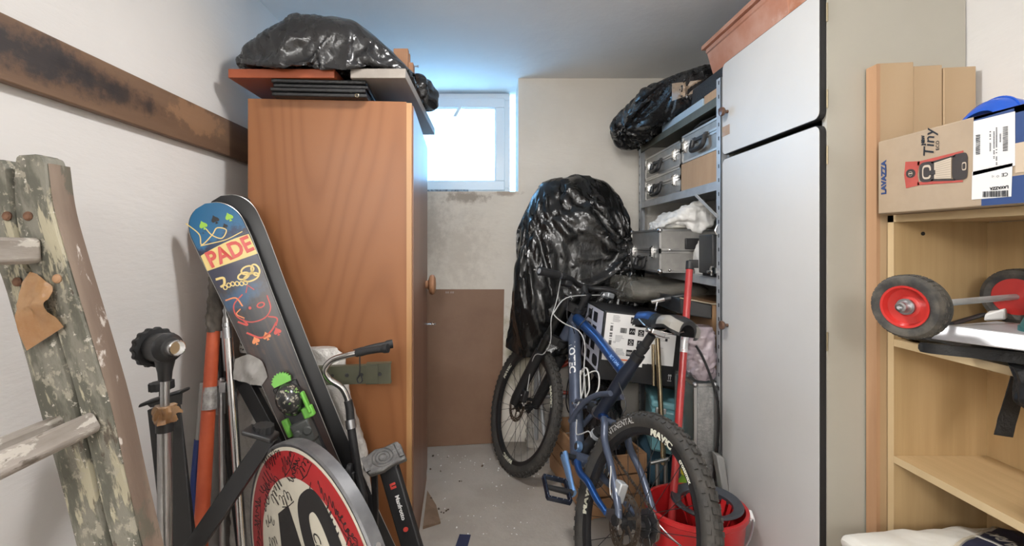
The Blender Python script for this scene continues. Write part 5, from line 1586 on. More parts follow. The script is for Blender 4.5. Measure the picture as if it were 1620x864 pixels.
# clear bag with a dark cushion, under the third shelf
clr = mk('clear_film', (0.40, 0.37, 0.30), (0.34, 0.31, 0.25), 12, rough=0.15, spec=0.8, alpha=0.24, bump=0.6, bscale=22, coat=0.5)
cu_ = thing('wrapped_cushion', 'dark cushion in a clear plastic bag, squeezed under the third shelf', 'cushion', (0.78, 2.22, .93))
P = loft('x', [(0.655, 2.16, 2.32, 0.93, 0.97), (0.69, 2.10, 2.38, 0.915, 1.00), (0.80, 2.08, 2.4, 0.915, 1.012), (0.95, 2.10, 2.38, 0.93, 1.01), (1.0, 2.15, 2.3, .95, 0.98)], 50, 40)
body(P).build('cushion', mk('dark_cushion', (0.05, 0.05, 0.048), (0.085, 0.08, 0.075), 20, (1, 1, 4), rough=0.7), cu_)
P = loft('x', [(0.600, 2.12, 2.34, 0.925, 1.00), (0.615, 2.05, 2.42, 0.912, 1.03), (0.68, 2.05, 2.42, 0.905, 1.017), (0.80, 2.05, 2.42, 0.905, 1.017), (0.95, 2.06, 2.41, 0.915, 1.016), (1.02, 2.12, 2.34, .94, 1.0)], 80, 70)
N_ = outward(P, grid_normals(P)); P = P + N_ * (0.007 * crumple(P, 8, 81, 16))[..., None]
P[..., 2] = np.minimum(P[..., 2], 1.0165 + 10 * (P[..., 0] < 0.84))
body(P).build('clear_wrapper', clr, cu_, angle=25)
# wooden chest with black side on the fourth shelf
wc = thing('wooden_chest', 'small brown wooden chest with a black side on the rack, above the bubble-wrap ball', 'chest', (0.98, 2.0, S4))
MB().hexa([(0.852, 1.80, S4 + .0015), (1.10, 1.78, S4 + .0015), (1.10, 2.15, S4 + .0015), (0.852, 2.15, S4 + .0015), (0.852, 1.80, 0.945), (1.10, 1.78, 0.945), (1.10, 2.15, 0.945), (0.852, 2.15, 0.945)]).build('chest_body', mk('chest_wood', (0.34, 0.20, 0.10), (0.20, 0.11, 0.05), 6, (0.3, 1, 1), rough=0.6, rings=4), wc)
MB().hexa([(0.742, 1.84, 0.905), (0.851, 1.80, 0.89), (0.851, 2.15, 0.89), (0.742, 2.15, 0.905), (0.742, 1.84, 0.965), (0.851, 1.80, 0.945), (0.851, 2.15, 0.945), (0.742, 2.15, 0.965)]).build('side_cover', M['black'], wc, bevel=0.004, label='black side cover')
MB().tube([(0.742, 1.838, 0.968), (0.8515, 1.797, 0.949), (1.10, 1.777, 0.949)], 0.003, 6).build('corner_trim', mk('worn_trim', (0.4, 0.34, 0.24), rough=0.6), wc)
# black grip with chrome end, behind the saddle
gp = thing('garden_tool', 'black handle grip with a chrome end behind the bicycle saddle', 'handle', at(1060, 474, 1.98))
MB().tube(spline([at(1052, 474, 1.95), at(1072, 470, 1.93), at(1092, 467, 1.92)], 12), 0.0115, 12).build('grip', M['black'], gp)
MB().tube([at(1031, 478, 1.97), at(1053, 473, 1.95)], 0.008, 10).tube([at(1040, 476, 1.96), at(1037, 492, 1.96)], 0.005, 8).build('chrome_end', M['chrome'], gp, label='chrome end piece')
# bubble-wrap ball and glass-sided case
pk = mk('pinkish_bubble_film', (0.52, 0.43, 0.46), (0.42, 0.35, 0.39), 20, rough=0.12, spec=0.9, alpha=0.72, coat=0.7, bump=0.8, bscale=40, bdist=0.006)
lump('z', [(0.668, 0.77, 0.84, 1.76, 1.83), (0.69, 0.74, 0.848, 1.745, 1.84), (0.76, 0.735, 0.85, 1.74, 1.84), (0.83, 0.745, 0.85, 1.745, 1.838), (0.865, 0.77, 0.84, 1.76, 1.83)], 0.009, 10, 91, pk, 'pinkish clear bubble-wrap ball lying on the glass-sided case', 'bundle', 'bubble_wrap_ball', 80, 80, zmin=0.666, xmax=0.8505, ymax=1.838)
gc = thing('flight_case', 'tall upright aluminium case with grey panels, beside the white cabinet door', 'case', (0.95, 1.87, 0.085))
gx0, gx1, gy0, gy1, gz0, gz1 = 0.762, 0.845, 1.755, 1.94, 0.002, 0.655
MB().box((gx0, gy0, gz0), (gx1, gy1, gz1)).build('panel', mk('bluish_case_panel', (0.20, 0.25, 0.255), (0.16, 0.20, 0.205), 6, rough=0.18, metal=0.3), gc)
pr = MB()
e = 0.011
for x in (gx0 - .001, gx1 - e + .001):
    for y in (gy0 - .001, gy1 - e + .001):
        pr.box((x, y, gz0), (x + e, y + e, gz1))
for z in (gz0, gz1 - e + .001):
    for y in (gy0 - .001, gy1 - e + .001):
        pr.box((gx0, y, z), (gx1, y + e, z + e))
    for x in (gx0 - .001, gx1 - e + .001):
        pr.box((x, gy0, z), (x + e, gy1, z + e))
pr.box((gx0 - .001, gy0 + .10, gz0), (gx0 + .002, gy0 + .112, gz1))
pr.build('edge_profile', M['alu_edge'], gc)
MB().box((gx0 + .012, gy0 - .0016, gz0 + .012), (gx1 - .012, gy0 - .0002, gz1 - .012)).build('bubble_panel', mk('bubbly_alu', (0.50, 0.50, 0.49), (0.36, 0.36, 0.36), 40, rough=0.3, metal=0.6, bump=1.0, bscale=110, bdist=0.004), gc)
for x in (gx0 + .004, gx1 - .004):
    MB().sphere((x, gy0 + .002, gz1 - .004), 0.011, 8).build('ball_corner', M['steel'], gc)
cbp = spline([at(1101, 547, 1.735), at(1110, 562, 1.73), at(1122, 590, 1.725), at(1133, 625, 1.725), at(1137, 660, 1.728), at(1135, 705, 1.735), at(1131, 740, 1.74), V(0.80, 1.735, 0.01)], 60)
MB().tube(cbp, 0.0045, 8).build('black_cable', M['black'], label='black cable hanging over the bubble-wrap ball and the upright case', category='cable')

# poles
gpl = thing('brass_pole', 'slim pale brass pole with a cross bar, leaning on the black printed box', 'pole', at(1046, 1000, 1.93))
p0, p1 = at(1040, 535, 1.965), at(1050, 735, 1.93)
MB().tube([p0, p1], 0.0105, 14).build('shaft', M['brass'], gpl)
MB().tube([at(1033, 545, 1.972), at(1034, 610, 1.968)], 0.007, 12).build('second_shaft', M['brass'], gpl)
MB().tube([at(1029, 733, 1.925), at(1058, 726, 1.925)], 0.008, 12).build('cross_bar', M['steel'], gpl)
for px in (1040, 1053):
    c = at(px, 728, 1.93)
    MB().tube([c, V(c[0], c[1], 0.082) if False else V(c[0], c[1] - .01, 0.003)], 0.0085, 12).build('leg', M['steel'], gpl)
rp = thing('mop_pole', 'red mop pole with a silver sticker, leaning on the rack and ending in the bucket', 'pole', V(0.62, 1.52, 0.03))
r0, r1 = at(1091, 425, 1.715), at(1061, 845, 1.53)
rdv = unit(r1 - r0)
rpt = lambda py: r0 + (r1 - r0) * ((py - 425) / 420.0)
MB().tube([r0, r1], 0.0125, 16).build('shaft', mk('red_enamel_pole', (0.42, 0.035, 0.035), (0.36, 0.03, 0.03), 10, rough=0.32, coat=0.3), rp)
MB().tube([rpt(537), rpt(568)], 0.0130, 18).build('sticker', mk('silver_sticker', (0.62, 0.62, 0.63), (0.5, 0.15, 0.14), 90, rough=0.3, metal=0.3, lo=0.58, hi=0.62), rp, label='silver sticker with red print')
MB().tube([r0 - rdv * 0.028, r0 + rdv * 0.004], 0.0145, 14).cbox(r0 - rdv * 0.018 + V(0.012, -0.004, 0), (0.028, 0.02, 0.03)).build('end_cap', M['black'], rp, bevel=0.002)

# red bucket with wringer
bk0 = V(0.655, 1.50, 0)
bkt = thing('mop_bucket', 'red mop bucket with a dark grey wringer insert behind the rear wheel', 'bucket', bk0)
redb = mk('red_plastic', (0.50, 0.018, 0.020), (0.44, 0.015, 0.018), 6, rough=0.3, coat=0.2)
o8 = []
def oval(rx_, ry_, z, n=48):
    a = np.linspace(0, 2 * PI, n, endpoint=False)
    return np.stack([bk0[0] + rx_ * np.cos(a), bk0[1] + ry_ * np.sin(a), np.full(n, z)], 1)
rows = [oval(0.115, 0.095, 0.002), oval(0.120, 0.10, 0.012), oval(0.150, 0.128, 0.325), oval(0.158, 0.136, 0.332), oval(0.158, 0.136, 0.345), oval(0.148, 0.126, 0.345), oval(0.116, 0.096, 0.016), oval(0.02, 0.02, 0.014)]
body(np.array(rows)).build('tub', redb, bkt, angle=30)
wr = MB()
B0_ = bk0 + V(0.035, 0, 0)
rows = []
for r_, z in ((0.078, 0.335), (0.104, 0.352), (0.108, 0.356), (0.104, 0.362), (0.078, 0.352), (0.078, 0.335)):
    a = np.linspace(0, 2 * PI, 40, endpoint=False)
    rows.append(np.stack([B0_[0] + r_ * np.cos(a), B0_[1] + r_ * np.sin(a), np.full(40, z)], 1))
wr.grid(np.array(rows), False, True)
wr.build('wringer_rim', mk('dark_grey_plastic', (0.045, 0.05, 0.06), rough=0.4), bkt)
wc_ = MB()
for k in range(16):
    a = 2 * PI * k / 16
    e = V(math.cos(a), math.sin(a), 0)
    t_ = V(-math.sin(a), math.cos(a), 0)
    p_, q_ = B0_ + e * 0.080 + V(0, 0, 0.342), B0_ + e * 0.035 + V(0, 0, 0.20)
    wc_.hexa([q_ - t_ * .004, q_ + t_ * .004, q_ + t_ * .004 - e * .003, q_ - t_ * .004 - e * .003, p_ - t_ * .009, p_ + t_ * .009, p_ + t_ * .009 - e * .003, p_ - t_ * .009 - e * .003])
wc_.build('wringer_basket', redb, bkt)
hp = [bk0 + V(0.160 * math.cos(a), 0.138 * math.sin(a) - 0.012, 0.338 - 0.075 * math.sin(-a) ** 2 * 1.0) for a in np.linspace(-PI, 0, 28)]
MB().tube(hp, 0.003, 8).build('bail_handle', M['steel'], bkt)
MB().tube(spline([hp[24], hp[26]], 4), 0.007, 10).tube(spline([hp[12], hp[15]], 4), 0.008, 10).build('bail_grip', M['white_ink'], bkt)
# things behind the rear wheel
MB().hexa([(0.86, 1.66, 0.09), (0.878, 1.66, 0.09), (0.878, 1.70, 0.09), (0.86, 1.70, 0.09), (0.80, 1.66, 0.43), (0.828, 1.66, 0.42), (0.828, 1.70, 0.42), (0.80, 1.70, 0.43)]).build('grey_paddle', mk('grey_paddle_plastic', (0.30, 0.30, 0.29), rough=0.5), bevel=0.004, label='flat grey plastic paddle leaning beside the glass-sided case', category='tool')
gb = thing('spray_bottle', 'yellow-green bottle standing behind the rear wheel', 'bottle', (0.715, 1.72, 0))
MB().lathe([(0.0, 0.002), (0.034, 0.002), (0.037, 0.01), (0.037, 0.26), (0.03, 0.30), (0.014, 0.325), (0.014, 0.34)], (0.715, 1.72, 0), (0, 0, 1), 20).build('bottle_body', mk('green_bottle', (0.16, 0.30, 0.03), rough=0.3), gb)
MB().cyl((0.715, 1.72, 0.335), (0.715, 1.72, 0.37), 0.017, 14).cyl((0.715, 1.72, 0.385), (0.70, 1.70, 0.39), 0.012, 12).build('cap', mk('yellow_cap', (0.65, 0.55, 0.05), rough=0.35), gb)
# red frame and grey tube behind the front wheel
rf = thing('red_hand_frame', 'orange-red tubular frame standing behind the front wheel', 'frame', (0.36, 2.56, 0))
rfm = mk('orange_red_enamel', (0.50, 0.07, 0.04), rough=0.4)
MB().tube(spline([V(0.33, 2.60, 0.003), V(0.35, 2.6, 0.3), V(0.345, 2.58, 0.46), V(0.40, 2.56, 0.52), V(0.47, 2.56, 0.50), V(0.46, 2.58, 0.003)], 50), 0.013, 12).build('outer_tube', rfm, rf)
MB().tube([V(0.35, 2.59, 0.36), V(0.46, 2.57, 0.36)], 0.010, 10).build('cross_tube', rfm, rf)
MB().tube([V(0.34, 2.59, 0.12), V(0.46, 2.57, 0.12)], 0.010, 10).build('cross_tube', rfm, rf)
tube_thing('grey_tube', 'slim grey metal tube leaning behind the front wheel', 'tube', [V(0.30, 2.52, 0.003), V(0.25, 2.62, 0.62)], 0.010, M['zinc'])
lump('z', [(0.001, 0.20, 0.36, 2.68, 2.78), (0.10, 0.21, 0.35, 2.70, 2.78), (0.20, 0.22, 0.33, 2.72, 2.78), (0.235, 0.24, 0.30, 2.74, 2.778)], 0.012, 12, 95, mk('crumbling_render', (0.55, 0.52, 0.47), (0.40, 0.37, 0.33), 20, rough=0.9), 'heap of crumbled pale plaster at the foot of the back wall', 'rubble', 'plaster_heap', 40, 40, zmin=0.001, ymax=2.784)
# bundle of wire loops behind the frame
for i in range(7):
    r = random.Random(100 + i)
    x = 0.415 + 0.012 * i
    MB().tube(spline([V(x, 2.44, 0.30), V(x - 0.03, 2.40, 0.38 + r.uniform(-.02, .02)), V(x - 0.02, 2.39, 0.48), V(x + 0.02, 2.42, 0.54 + r.uniform(-.02, .03)), V(x + .03, 2.45, 0.42)], 30, True), 0.0035, 6, True).build('wire_loop', M['steel'] if i % 2 else M['black'], group='loops of wire behind the down tube', label='loop of bright steel wire in the tangle behind the bicycle down tube' if i % 2 else 'loop of thin black cable in the tangle behind the bicycle down tube', category='wire')
# ------------------------------------------------------------------ mountain bike, leaning right against the pile
BM = np.array([[-0.2484, 0.9687, 0.0], [-0.9142, -0.2344, 0.3306], [0.3202, 0.0821, 0.9438]]).T    # columns: forward, left, up
BT = V(0.33579, 1.40772, 0.0)
Fb = lambda *p: BT + BM @ V(*p)
WR = 0.336
P0 = V(1.0353, 0, 0.32167)
AX = V(-0.35837, 0, 0.93358)
NF = V(0.93358, 0, 0.35837)
FHUB = V(1.07263, 0, WR)
def axrot(ax, a):
    K = np.array([[0, -ax[2], ax[1]], [ax[2], 0, -ax[0]], [-ax[1], ax[0], 0]])
    return np.eye(3) + math.sin(a) * K + (1 - math.cos(a)) * K @ K
SR = axrot(AX, 0.16022)
FM = BM @ SR
Ff = lambda p: BT + BM @ (SR @ (np.asarray(p, float) - P0) + P0)
steer = lambda s, n=0.0, y=0.0: Ff(P0 + AX * s + NF * n + V(0, y, 0))

bike = thing('mountain_bike', 'blue full-suspension mountain bike leaning to the right against the boxes', 'bicycle', Fb(0.5, 0, 0) * V(1, 1, 0))
fblue = mk('frame_slate_blue', (0.090, 0.110, 0.160), (0.078, 0.095, 0.14), 8, rough=0.38, metal=0.3, coat=0.3)
tblue = mk('frame_bright_blue', (0.018, 0.075, 0.25), rough=0.28, metal=0.5, coat=0.4)
fdark = mk('frame_dark_blue', (0.028, 0.035, 0.055), rough=0.35, metal=0.4, coat=0.3)
fork_g = mk('fork_grey', (0.040, 0.040, 0.037), rough=0.3, metal=0.6)
ano = mk('anodised_pale_blue', (0.24, 0.40, 0.66), rough=0.28, metal=0.6)

def wheel(name, fr, R, label):
    """fr: local (x, y, z) about the hub -> world; R: rotation"""
    rt = 0.027
    c = fr(V(0, 0, 0))
    ydir = R @ V(0, 1, 0)
    tyre = MB()
    prof = [(WR - 0.052, -0.012), (WR - 0.040, -0.020), (WR - 0.026, -0.0255), (WR - 0.014, -0.0235), (WR - 0.006, -0.013), (WR - 0.004, 0), (WR - 0.006, 0.013), (WR - 0.014, 0.0235), (WR - 0.026, 0.0255), (WR - 0.040, 0.020), (WR - 0.052, 0.012)]
    tyre.lathe(prof + prof[:1], c, ydir, 96, up=R @ V(1, 0, 0), cap=False)
    w = tyre.build(name, M['rubber'], bike, R, label=label, angle=50)
    kb = MB()
    for i in range(66):
        for row, (yy, rr_, tilt) in enumerate(((-0.021, WR - 0.0125, -0.9), (-0.0075, WR - 0.0035, -0.2), (0.0075, WR - 0.0035, 0.2), (0.021, WR - 0.0125, 0.9))):
            a = 2 * PI * (i + (0.5 if row in (1, 2) else 0.0)) / 66
            e = V(math.cos(a), 0, math.sin(a)); t = V(-math.sin(a), 0, math.cos(a))
            nrm = e * math.cos(tilt) + V(0, math.sin(tilt), 0)
            s_ = np.cross(t, nrm)
            kb.cbox(fr(e * rr_ + V(0, yy, 0)), (0.0125 if row in (0, 3) else 0.016, 0.010, 0.0085), R @ np.stack([t, s_, nrm], 1))
    kb.build('tread_knobs', M['rubber'], w, R, kind='stuff', flat=True, recalc=False)
    rim = MB()
    rim.lathe([(WR - 0.070, -0.010), (WR - 0.064, -0.0125), (WR - 0.046, -0.0135), (WR - 0.046, 0.0135), (WR - 0.064, 0.0125), (WR - 0.070, 0.010), (WR - 0.072, 0.0), (WR - 0.070, -0.010)], c, ydir, 96, up=R @ V(1, 0, 0), cap=False)
    rim.build('rim', M['black'], w, R)
    hub = MB()
    hub.lathe([(0.006, -0.056), (0.012, -0.052), (0.012, -0.036), (0.030, -0.034), (0.030, -0.030), (0.014, -0.026), (0.014, 0.026), (0.030, 0.030), (0.030, 0.034), (0.012, 0.038), (0.012, 0.052), (0.006, 0.056)], c, ydir, 24)
    hub.build('hub', M['black'], w, R)
    sm = {}
    for side in (-1, 1):
        for lean in (-1, 1):
            a = 0.42 * lean
            p_ = V(math.cos(0) * 0.028, side * 0.031, 0)
            q_ = V(math.cos(a) * (WR - 0.069), side * 0.003, math.sin(a) * (WR - 0.069))
            o = MB().tube([c + R @ p_, c + R @ q_], 0.0011, 5).build('spoke', M['black'], w)
            Mo = WM[o]
            Cm = Matrix.Translation(Vector(c)) @ Matrix(R.tolist()).to_4x4()
            for k in range(1, 7):
                d = o.copy()
                COL.objects.link(d)
                d.matrix_basis = Cm @ Matrix.Rotation(2 * PI * k / 7 + 0, 4, 'Y') @ Cm.inverted() @ Mo
                WM[d] = d.matrix_basis.copy()
            # offset the four families evenly
            off = Matrix.Rotation(2 * PI / 7 * (0.25 * ((side + 1) + (lean + 1) / 2) ), 4, 'Y')
            for d in [x for x in w.children if x.data == o.data]:
                d.matrix_basis = Cm @ off @ Cm.inverted() @ d.matrix_basis
                WM[d] = d.matrix_basis.copy()
    # brake disc on the left
    dk = MB()
    n = 72
    rr_ = [0.058, 0.062, 0.067, 0.072, 0.077, 0.080]
    yv = 0.040
    for i in range(n):
        for j in range(len(rr_) - 1):
            if j in (1, 2, 3) and (i + j * 2) % 6 in (0,) :
                continue
            a0, a1 = 2 * PI * i / n, 2 * PI * (i + 1) / n
            pts = []
            for yy in (yv, yv + 0.0018):
                for r_, a_ in ((rr_[j], a0), (rr_[j + 1], a0), (rr_[j + 1], a1), (rr_[j], a1)):
                    pts.append(c + R @ V(r_ * math.cos(a_), yy, r_ * math.sin(a_)))
            dk.hexa(pts)
    for i in range(6):
        a = 2 * PI * i / 6
        p_, q_ = V(0.020 * math.cos(a), yv + .001, 0.020 * math.sin(a)), V(0.060 * math.cos(a + .35), yv + .001, 0.060 * math.sin(a + .35))
        dk.sweep([c + R @ p_, c + R @ q_], [(-0.004, -0.001), (0.004, -0.001), (0.004, 0.001), (-0.004, 0.001)], up=ydir)
    dk.build('brake_disc', mk('rusty_disc_steel', (0.20, 0.17, 0.14), (0.10, 0.075, 0.055), 40, rough=0.45, metal=0.8), w, R, flat=True)
    return w, c

def arcmap(c, R, r, th0, y, lift):
    def f(u, v):
        rr_ = r + v
        t = th0 + u / r
        return c + R @ V(rr_ * math.cos(t), y(rr_) + lift, rr_ * math.sin(t))
    return f
ysw = lambda r: float(np.interp(r, [WR - 0.052, WR - 0.040, WR - 0.026, WR - 0.014], [0.012, 0.020, 0.0255, 0.0235]))
yrm = lambda r: float(np.interp(r, [WR - 0.070, WR - 0.064, WR - 0.046], [0.010, 0.0125, 0.0135]))
rw_, rc = wheel('rear_wheel', lambda p: BT + BM @ (np.asarray(p) + V(0, 0, WR)), BM, 'rear wheel with knobbly tyre and white rim lettering')
fw_, fc = wheel('front_wheel', lambda p: Ff(FHUB + np.asarray(p)), FM, 'front wheel with knobbly tyre')
palewhite = mk('pale_print', (0.70, 0.69, 0.56), rough=0.5)
greyprint = mk('grey_print', (0.45, 0.44, 0.42), rough=0.5)
decal('lettering', greyprint, arcmap(rc, BM, WR - 0.032, math.radians(47), ysw, 0.0014), [place(textmesh('CONTINENTAL', 0.026, 0.0004, width=1.08), 0, 0)], rw_, 'grey tyre lettering CONTINENTAL')
for a_ in (93, -12, 215):
    decal('lettering', palewhite, arcmap(rc, BM, WR - 0.058, math.radians(a_), yrm, 0.0012), [place(textmesh('MAVIC', 0.030, 0.0016, width=1.25), 0, 0)], rw_, 'white rim lettering MAVIC')
decal('lettering', palewhite, arcmap(rc, BM, WR - 0.058, math.radians(122), yrm, 0.0012), [place(textmesh('crossmax', 0.017, 0.0006, width=1.1), 0, 0)], rw_)
for a_ in (25, 150, 270):
    decal('lettering', palewhite, arcmap(fc, FM, WR - 0.058, math.radians(a_), yrm, 0.0012), [place(textmesh('MAVIC', 0.028, 0.0016, width=1.2), 0, 0)], fw_)
# cassette
cs = MB()
for k, r_ in enumerate((0.052, 0.047, 0.042, 0.036, 0.031, 0.027, 0.023)):
    a = np.linspace(0, 2 * PI, 48, endpoint=False)
    prof = np.stack([np.cos(a), np.sin(a)], 1) * (r_ + 0.002 * np.sign(np.sin(a * 12)))[:, None]
    cs.prism(prof, rc + BM @ V(0, -0.040 - k * 0.004, 0), BM @ V(1, 0, 0), BM @ V(0, 0, 1), BM @ V(0, -1, 0), 0.0018)
cs.build('cassette', M['steel'], rw_)

def bt(pts, r, m, name, parent=bike, n=14, squash=1.0, sm=None, label=None, up=None):
    p = np.array([Fb(*q) for q in pts])
    if sm:
        p = spline(p, sm)
        if not np.isscalar(r):
            r = np.interp(np.linspace(0, 1, sm), np.linspace(0, 1, len(r)), r)
    return MB().tube(p, r, n, squash=squash, up=(BM @ V(0, 1, 0)) if up is None else up).build(name, m, parent, label=label)
# head tube, down tube, top tube, seat mast
ht0, ht1 = Fb(*(P0 + AX * 0.465)), Fb(*(P0 + AX * 0.60))
MB().tube([ht0, ht1], 0.027, 18).build('head_tube', fblue, bike)
DT0, DT1 = V(0.815, 0, 0.835), V(0.425, 0, 0.345)
dtr = 0.029
MB().tube([Fb(*DT0), Fb(*(DT0 + (DT1 - DT0) * .12)), Fb(*DT1)], [0.024, dtr, dtr], 24, squash=1.0).build('down_tube', fblue, bike)
dtb = bpy.context.scene.objects['down_tube']
ddir = unit(DT1 - DT0)
perp = V(-(-ddir[2]) * 0 + ddir[2], 0, -ddir[0]); perp = perp if perp[0] < 0 else -perp
def dtmap(u, v):
    a = math.radians(38) + v / dtr
    q = DT0 + ddir * u + (V(0, 1, 0) * math.cos(a) + perp * math.sin(a)) * (dtr + 0.0008)
    return Fb(*q)
decal('lettering', M['white_ink'], dtmap, [place(textmesh('VOTEC', 0.042, 0.0012, width=1.15), 0.188, -0.004)], dtb, 'pale lettering VOTEC')
bt([(0.80, 0, 0.868), (0.55, 0, 0.817), (0.285, 0, 0.735)], [0.026, 0.022, 0.022], tblue, 'top_tube', label='bright blue top tube', n=18)
ttb = bpy.context.scene.objects['top_tube']
TT0, TT1 = V(0.80, 0, 0.868), V(0.285, 0, 0.735)
tdir = unit(TT1 - TT0); tperp = V(-tdir[2], 0, tdir[0]); tperp = tperp if tperp[2] > 0 else -tperp
def ttmap(u, v):
    a = math.radians(25) + v / 0.0225
    return Fb(*(TT0 + tdir * u + (V(0, 1, 0) * math.cos(a) + tperp * math.sin(a)) * 0.0235 + V(0, 0, 0.004)))
decal('lettering', mk('sky_print', (0.25, 0.42, 0.75), rough=0.4), ttmap, [place(textmesh('BC 1 Light', 0.019, 0.0004), 0.46, 0.0)], ttb)
bt([(0.250, 0, 0.800), (0.285, 0, 0.735), (0.375, 0, 0.545)], [0.021, 0.026, 0.024], fdark, 'seat_mast', n=18)
bt([(0.27, 0, 0.765), (0.20, 0, 0.905)], 0.0155, M['black'], 'seat_post')
bt([(0.252, 0, 0.800), (0.240, 0, 0.824)], 0.0235, M['black'], 'seat_clamp', n=18)
bt([(0.236, 0, 0.838), (0.222, 0, 0.862)], 0.0200, M['black_matte'], 'post_collar', n=18)
for sgn in (1, -1):
    bt([(0.515, sgn * 0.030, 0.46), (0.455, sgn * 0.036, 0.552), (0.38, sgn * 0.034, 0.614), (0.30, sgn * 0.026, 0.650)], 0.0105, fblue, 'brace_tube', sm=24)
# shock with blue spring sleeve
sh = thing_p = bt([(0.440, 0, 0.552), (0.375, 0, 0.553)], 0.021, M['black'], 'shock')
bt([(0.395, 0, 0.553), (0.372, 0, 0.553)], 0.024, M['steel'], 'shock_collar', sh)
bt([(0.372, 0, 0.553), (0.300, 0, 0.548)], 0.0165, mk('blue_shock_body', (0.015, 0.06, 0.22), rough=0.15, metal=0.7, coat=0.5), 'shock_sleeve', sh)
bt([(0.300, -0.03, 0.548), (0.300, 0.03, 0.548)], 0.008, M['steel'], 'shock_bolt', sh)
for a_, b_ in (((0.545, 0.018, 0.545), (0.455, 0.018, 0.575)), ((0.545, -0.018, 0.545), (0.455, -0.018, 0.575)), ((0.535, 0.02, 0.52), (0.44, 0.022, 0.55))):
    bt([a_, b_], 0.006, fblue, 'shock_link', sh, n=8)
for q_ in ((0.455, 0.026, 0.577), (0.475, 0.03, 0.548), (0.53, 0.033, 0.532)):
    bt([(q_[0], q_[1] - .01, q_[2]), (q_[0], q_[1] + .006, q_[2])], 0.006, M['chrome'], 'link_bolt', sh, n=10)
# rear triangle
for sgn in (1, -1):
    bt([(0.275, sgn * 0.038, 0.560), (0.245, sgn * 0.046, 0.545), (0.205, sgn * 0.052, 0.50), (0.113, sgn * 0.060, 0.448), (0.02, sgn * 0.066, 0.375), (-0.004, sgn * 0.066, 0.345)], [0.012, 0.014, 0.013, 0.0115, 0.0115, 0.010], fblue, 'seat_stay', sm=36)
    bt([(0.375, sgn * 0.034, 0.362), (0.30, sgn * 0.050, 0.345), (0.22, sgn * 0.056, 0.345), (0.137, sgn * 0.062, 0.331), (0.060, sgn * 0.066, 0.325)], [0.015, 0.0135, 0.0125, 0.012, 0.010], tblue if sgn > 0 else fblue, 'chain_stay', sm=36, label='bright blue chain stay' if sgn > 0 else None)
    d = MB().hexa([Fb(x, y, z) for y in (sgn * 0.062, sgn * 0.070) for x, z in ((-0.018, 0.318), (0.07, 0.315), (0.065, 0.338), (0.0, 0.372))])
    d.build('dropout', M['steel'], bike, bevel=0.002)
bt([(0.265, -0.045, 0.555), (0.265, 0.045, 0.555)], 0.013, fblue, 'rocker_axle')
MB().box((-0.006, 0.040, -0.03), (0.03, 0.068, 0.03), BM, Fb(0.035, 0, 0.405)).cyl(Fb(0.05, .055, 0.40), Fb(0.05, .072, 0.40), 0.013, 14).build('rear_caliper', M['zinc'], bike, bevel=0.004)
bt([(0.0, -0.075, WR), (0.0, 0.075, WR)], 0.0075, M['steel'], 'rear_axle')
bt([(0.0, 0.070, WR), (0.0, 0.078, WR)], 0.016, M['black'], 'axle_nut')
# bottom bracket, pivot, crank, pedals, chainring
bt([(0.375, -0.045, 0.365), (0.375, 0.045, 0.365)], 0.026, fblue, 'bottom_bracket', n=20)
bt([(0.395, 0.024, 0.405), (0.395, 0.040, 0.405)], 0.020, ano, 'pivot_cap', n=22)
bt([(0.395, 0.040, 0.405), (0.395, 0.043, 0.405)], 0.0125, M['steel'], 'pivot_bolt', n=18)
bt([(0.400, 0, 0.395), (0.335, 0, 0.500)], 0.021, M['black'], 'seat_tube_stub', n=18)
bt([(0.352, 0, 0.472), (0.345, 0, 0.484)], 0.0245, M['zinc'], 'tube_clamp', n=18)
cb0, cb1 = V(0.372, 0.092, 0.368), V(0.200, 0.112, 0.305)
cr = bt([cb0, cb0 + (cb1 - cb0) * .2, cb0 + (cb1 - cb0) * .85, cb1], [0.022, 0.019, 0.014, 0.017], ano, 'crank_arm', n=14, squash=0.6, label='pale blue crank arm')
bt([(0.372, 0.04, 0.368), (0.372, 0.096, 0.368)], 0.011, M['black'], 'crank_axle')
bt([(0.372, 0.096, 0.368), (0.372, 0.105, 0.368)], 0.010, M['black_matte'], 'crank_bolt', cr)
cr2 = bt([(0.372, -0.092, 0.368), (0.545, -0.112, 0.43)], [0.016, 0.013], ano, 'crank_arm', n=14, squash=0.6)
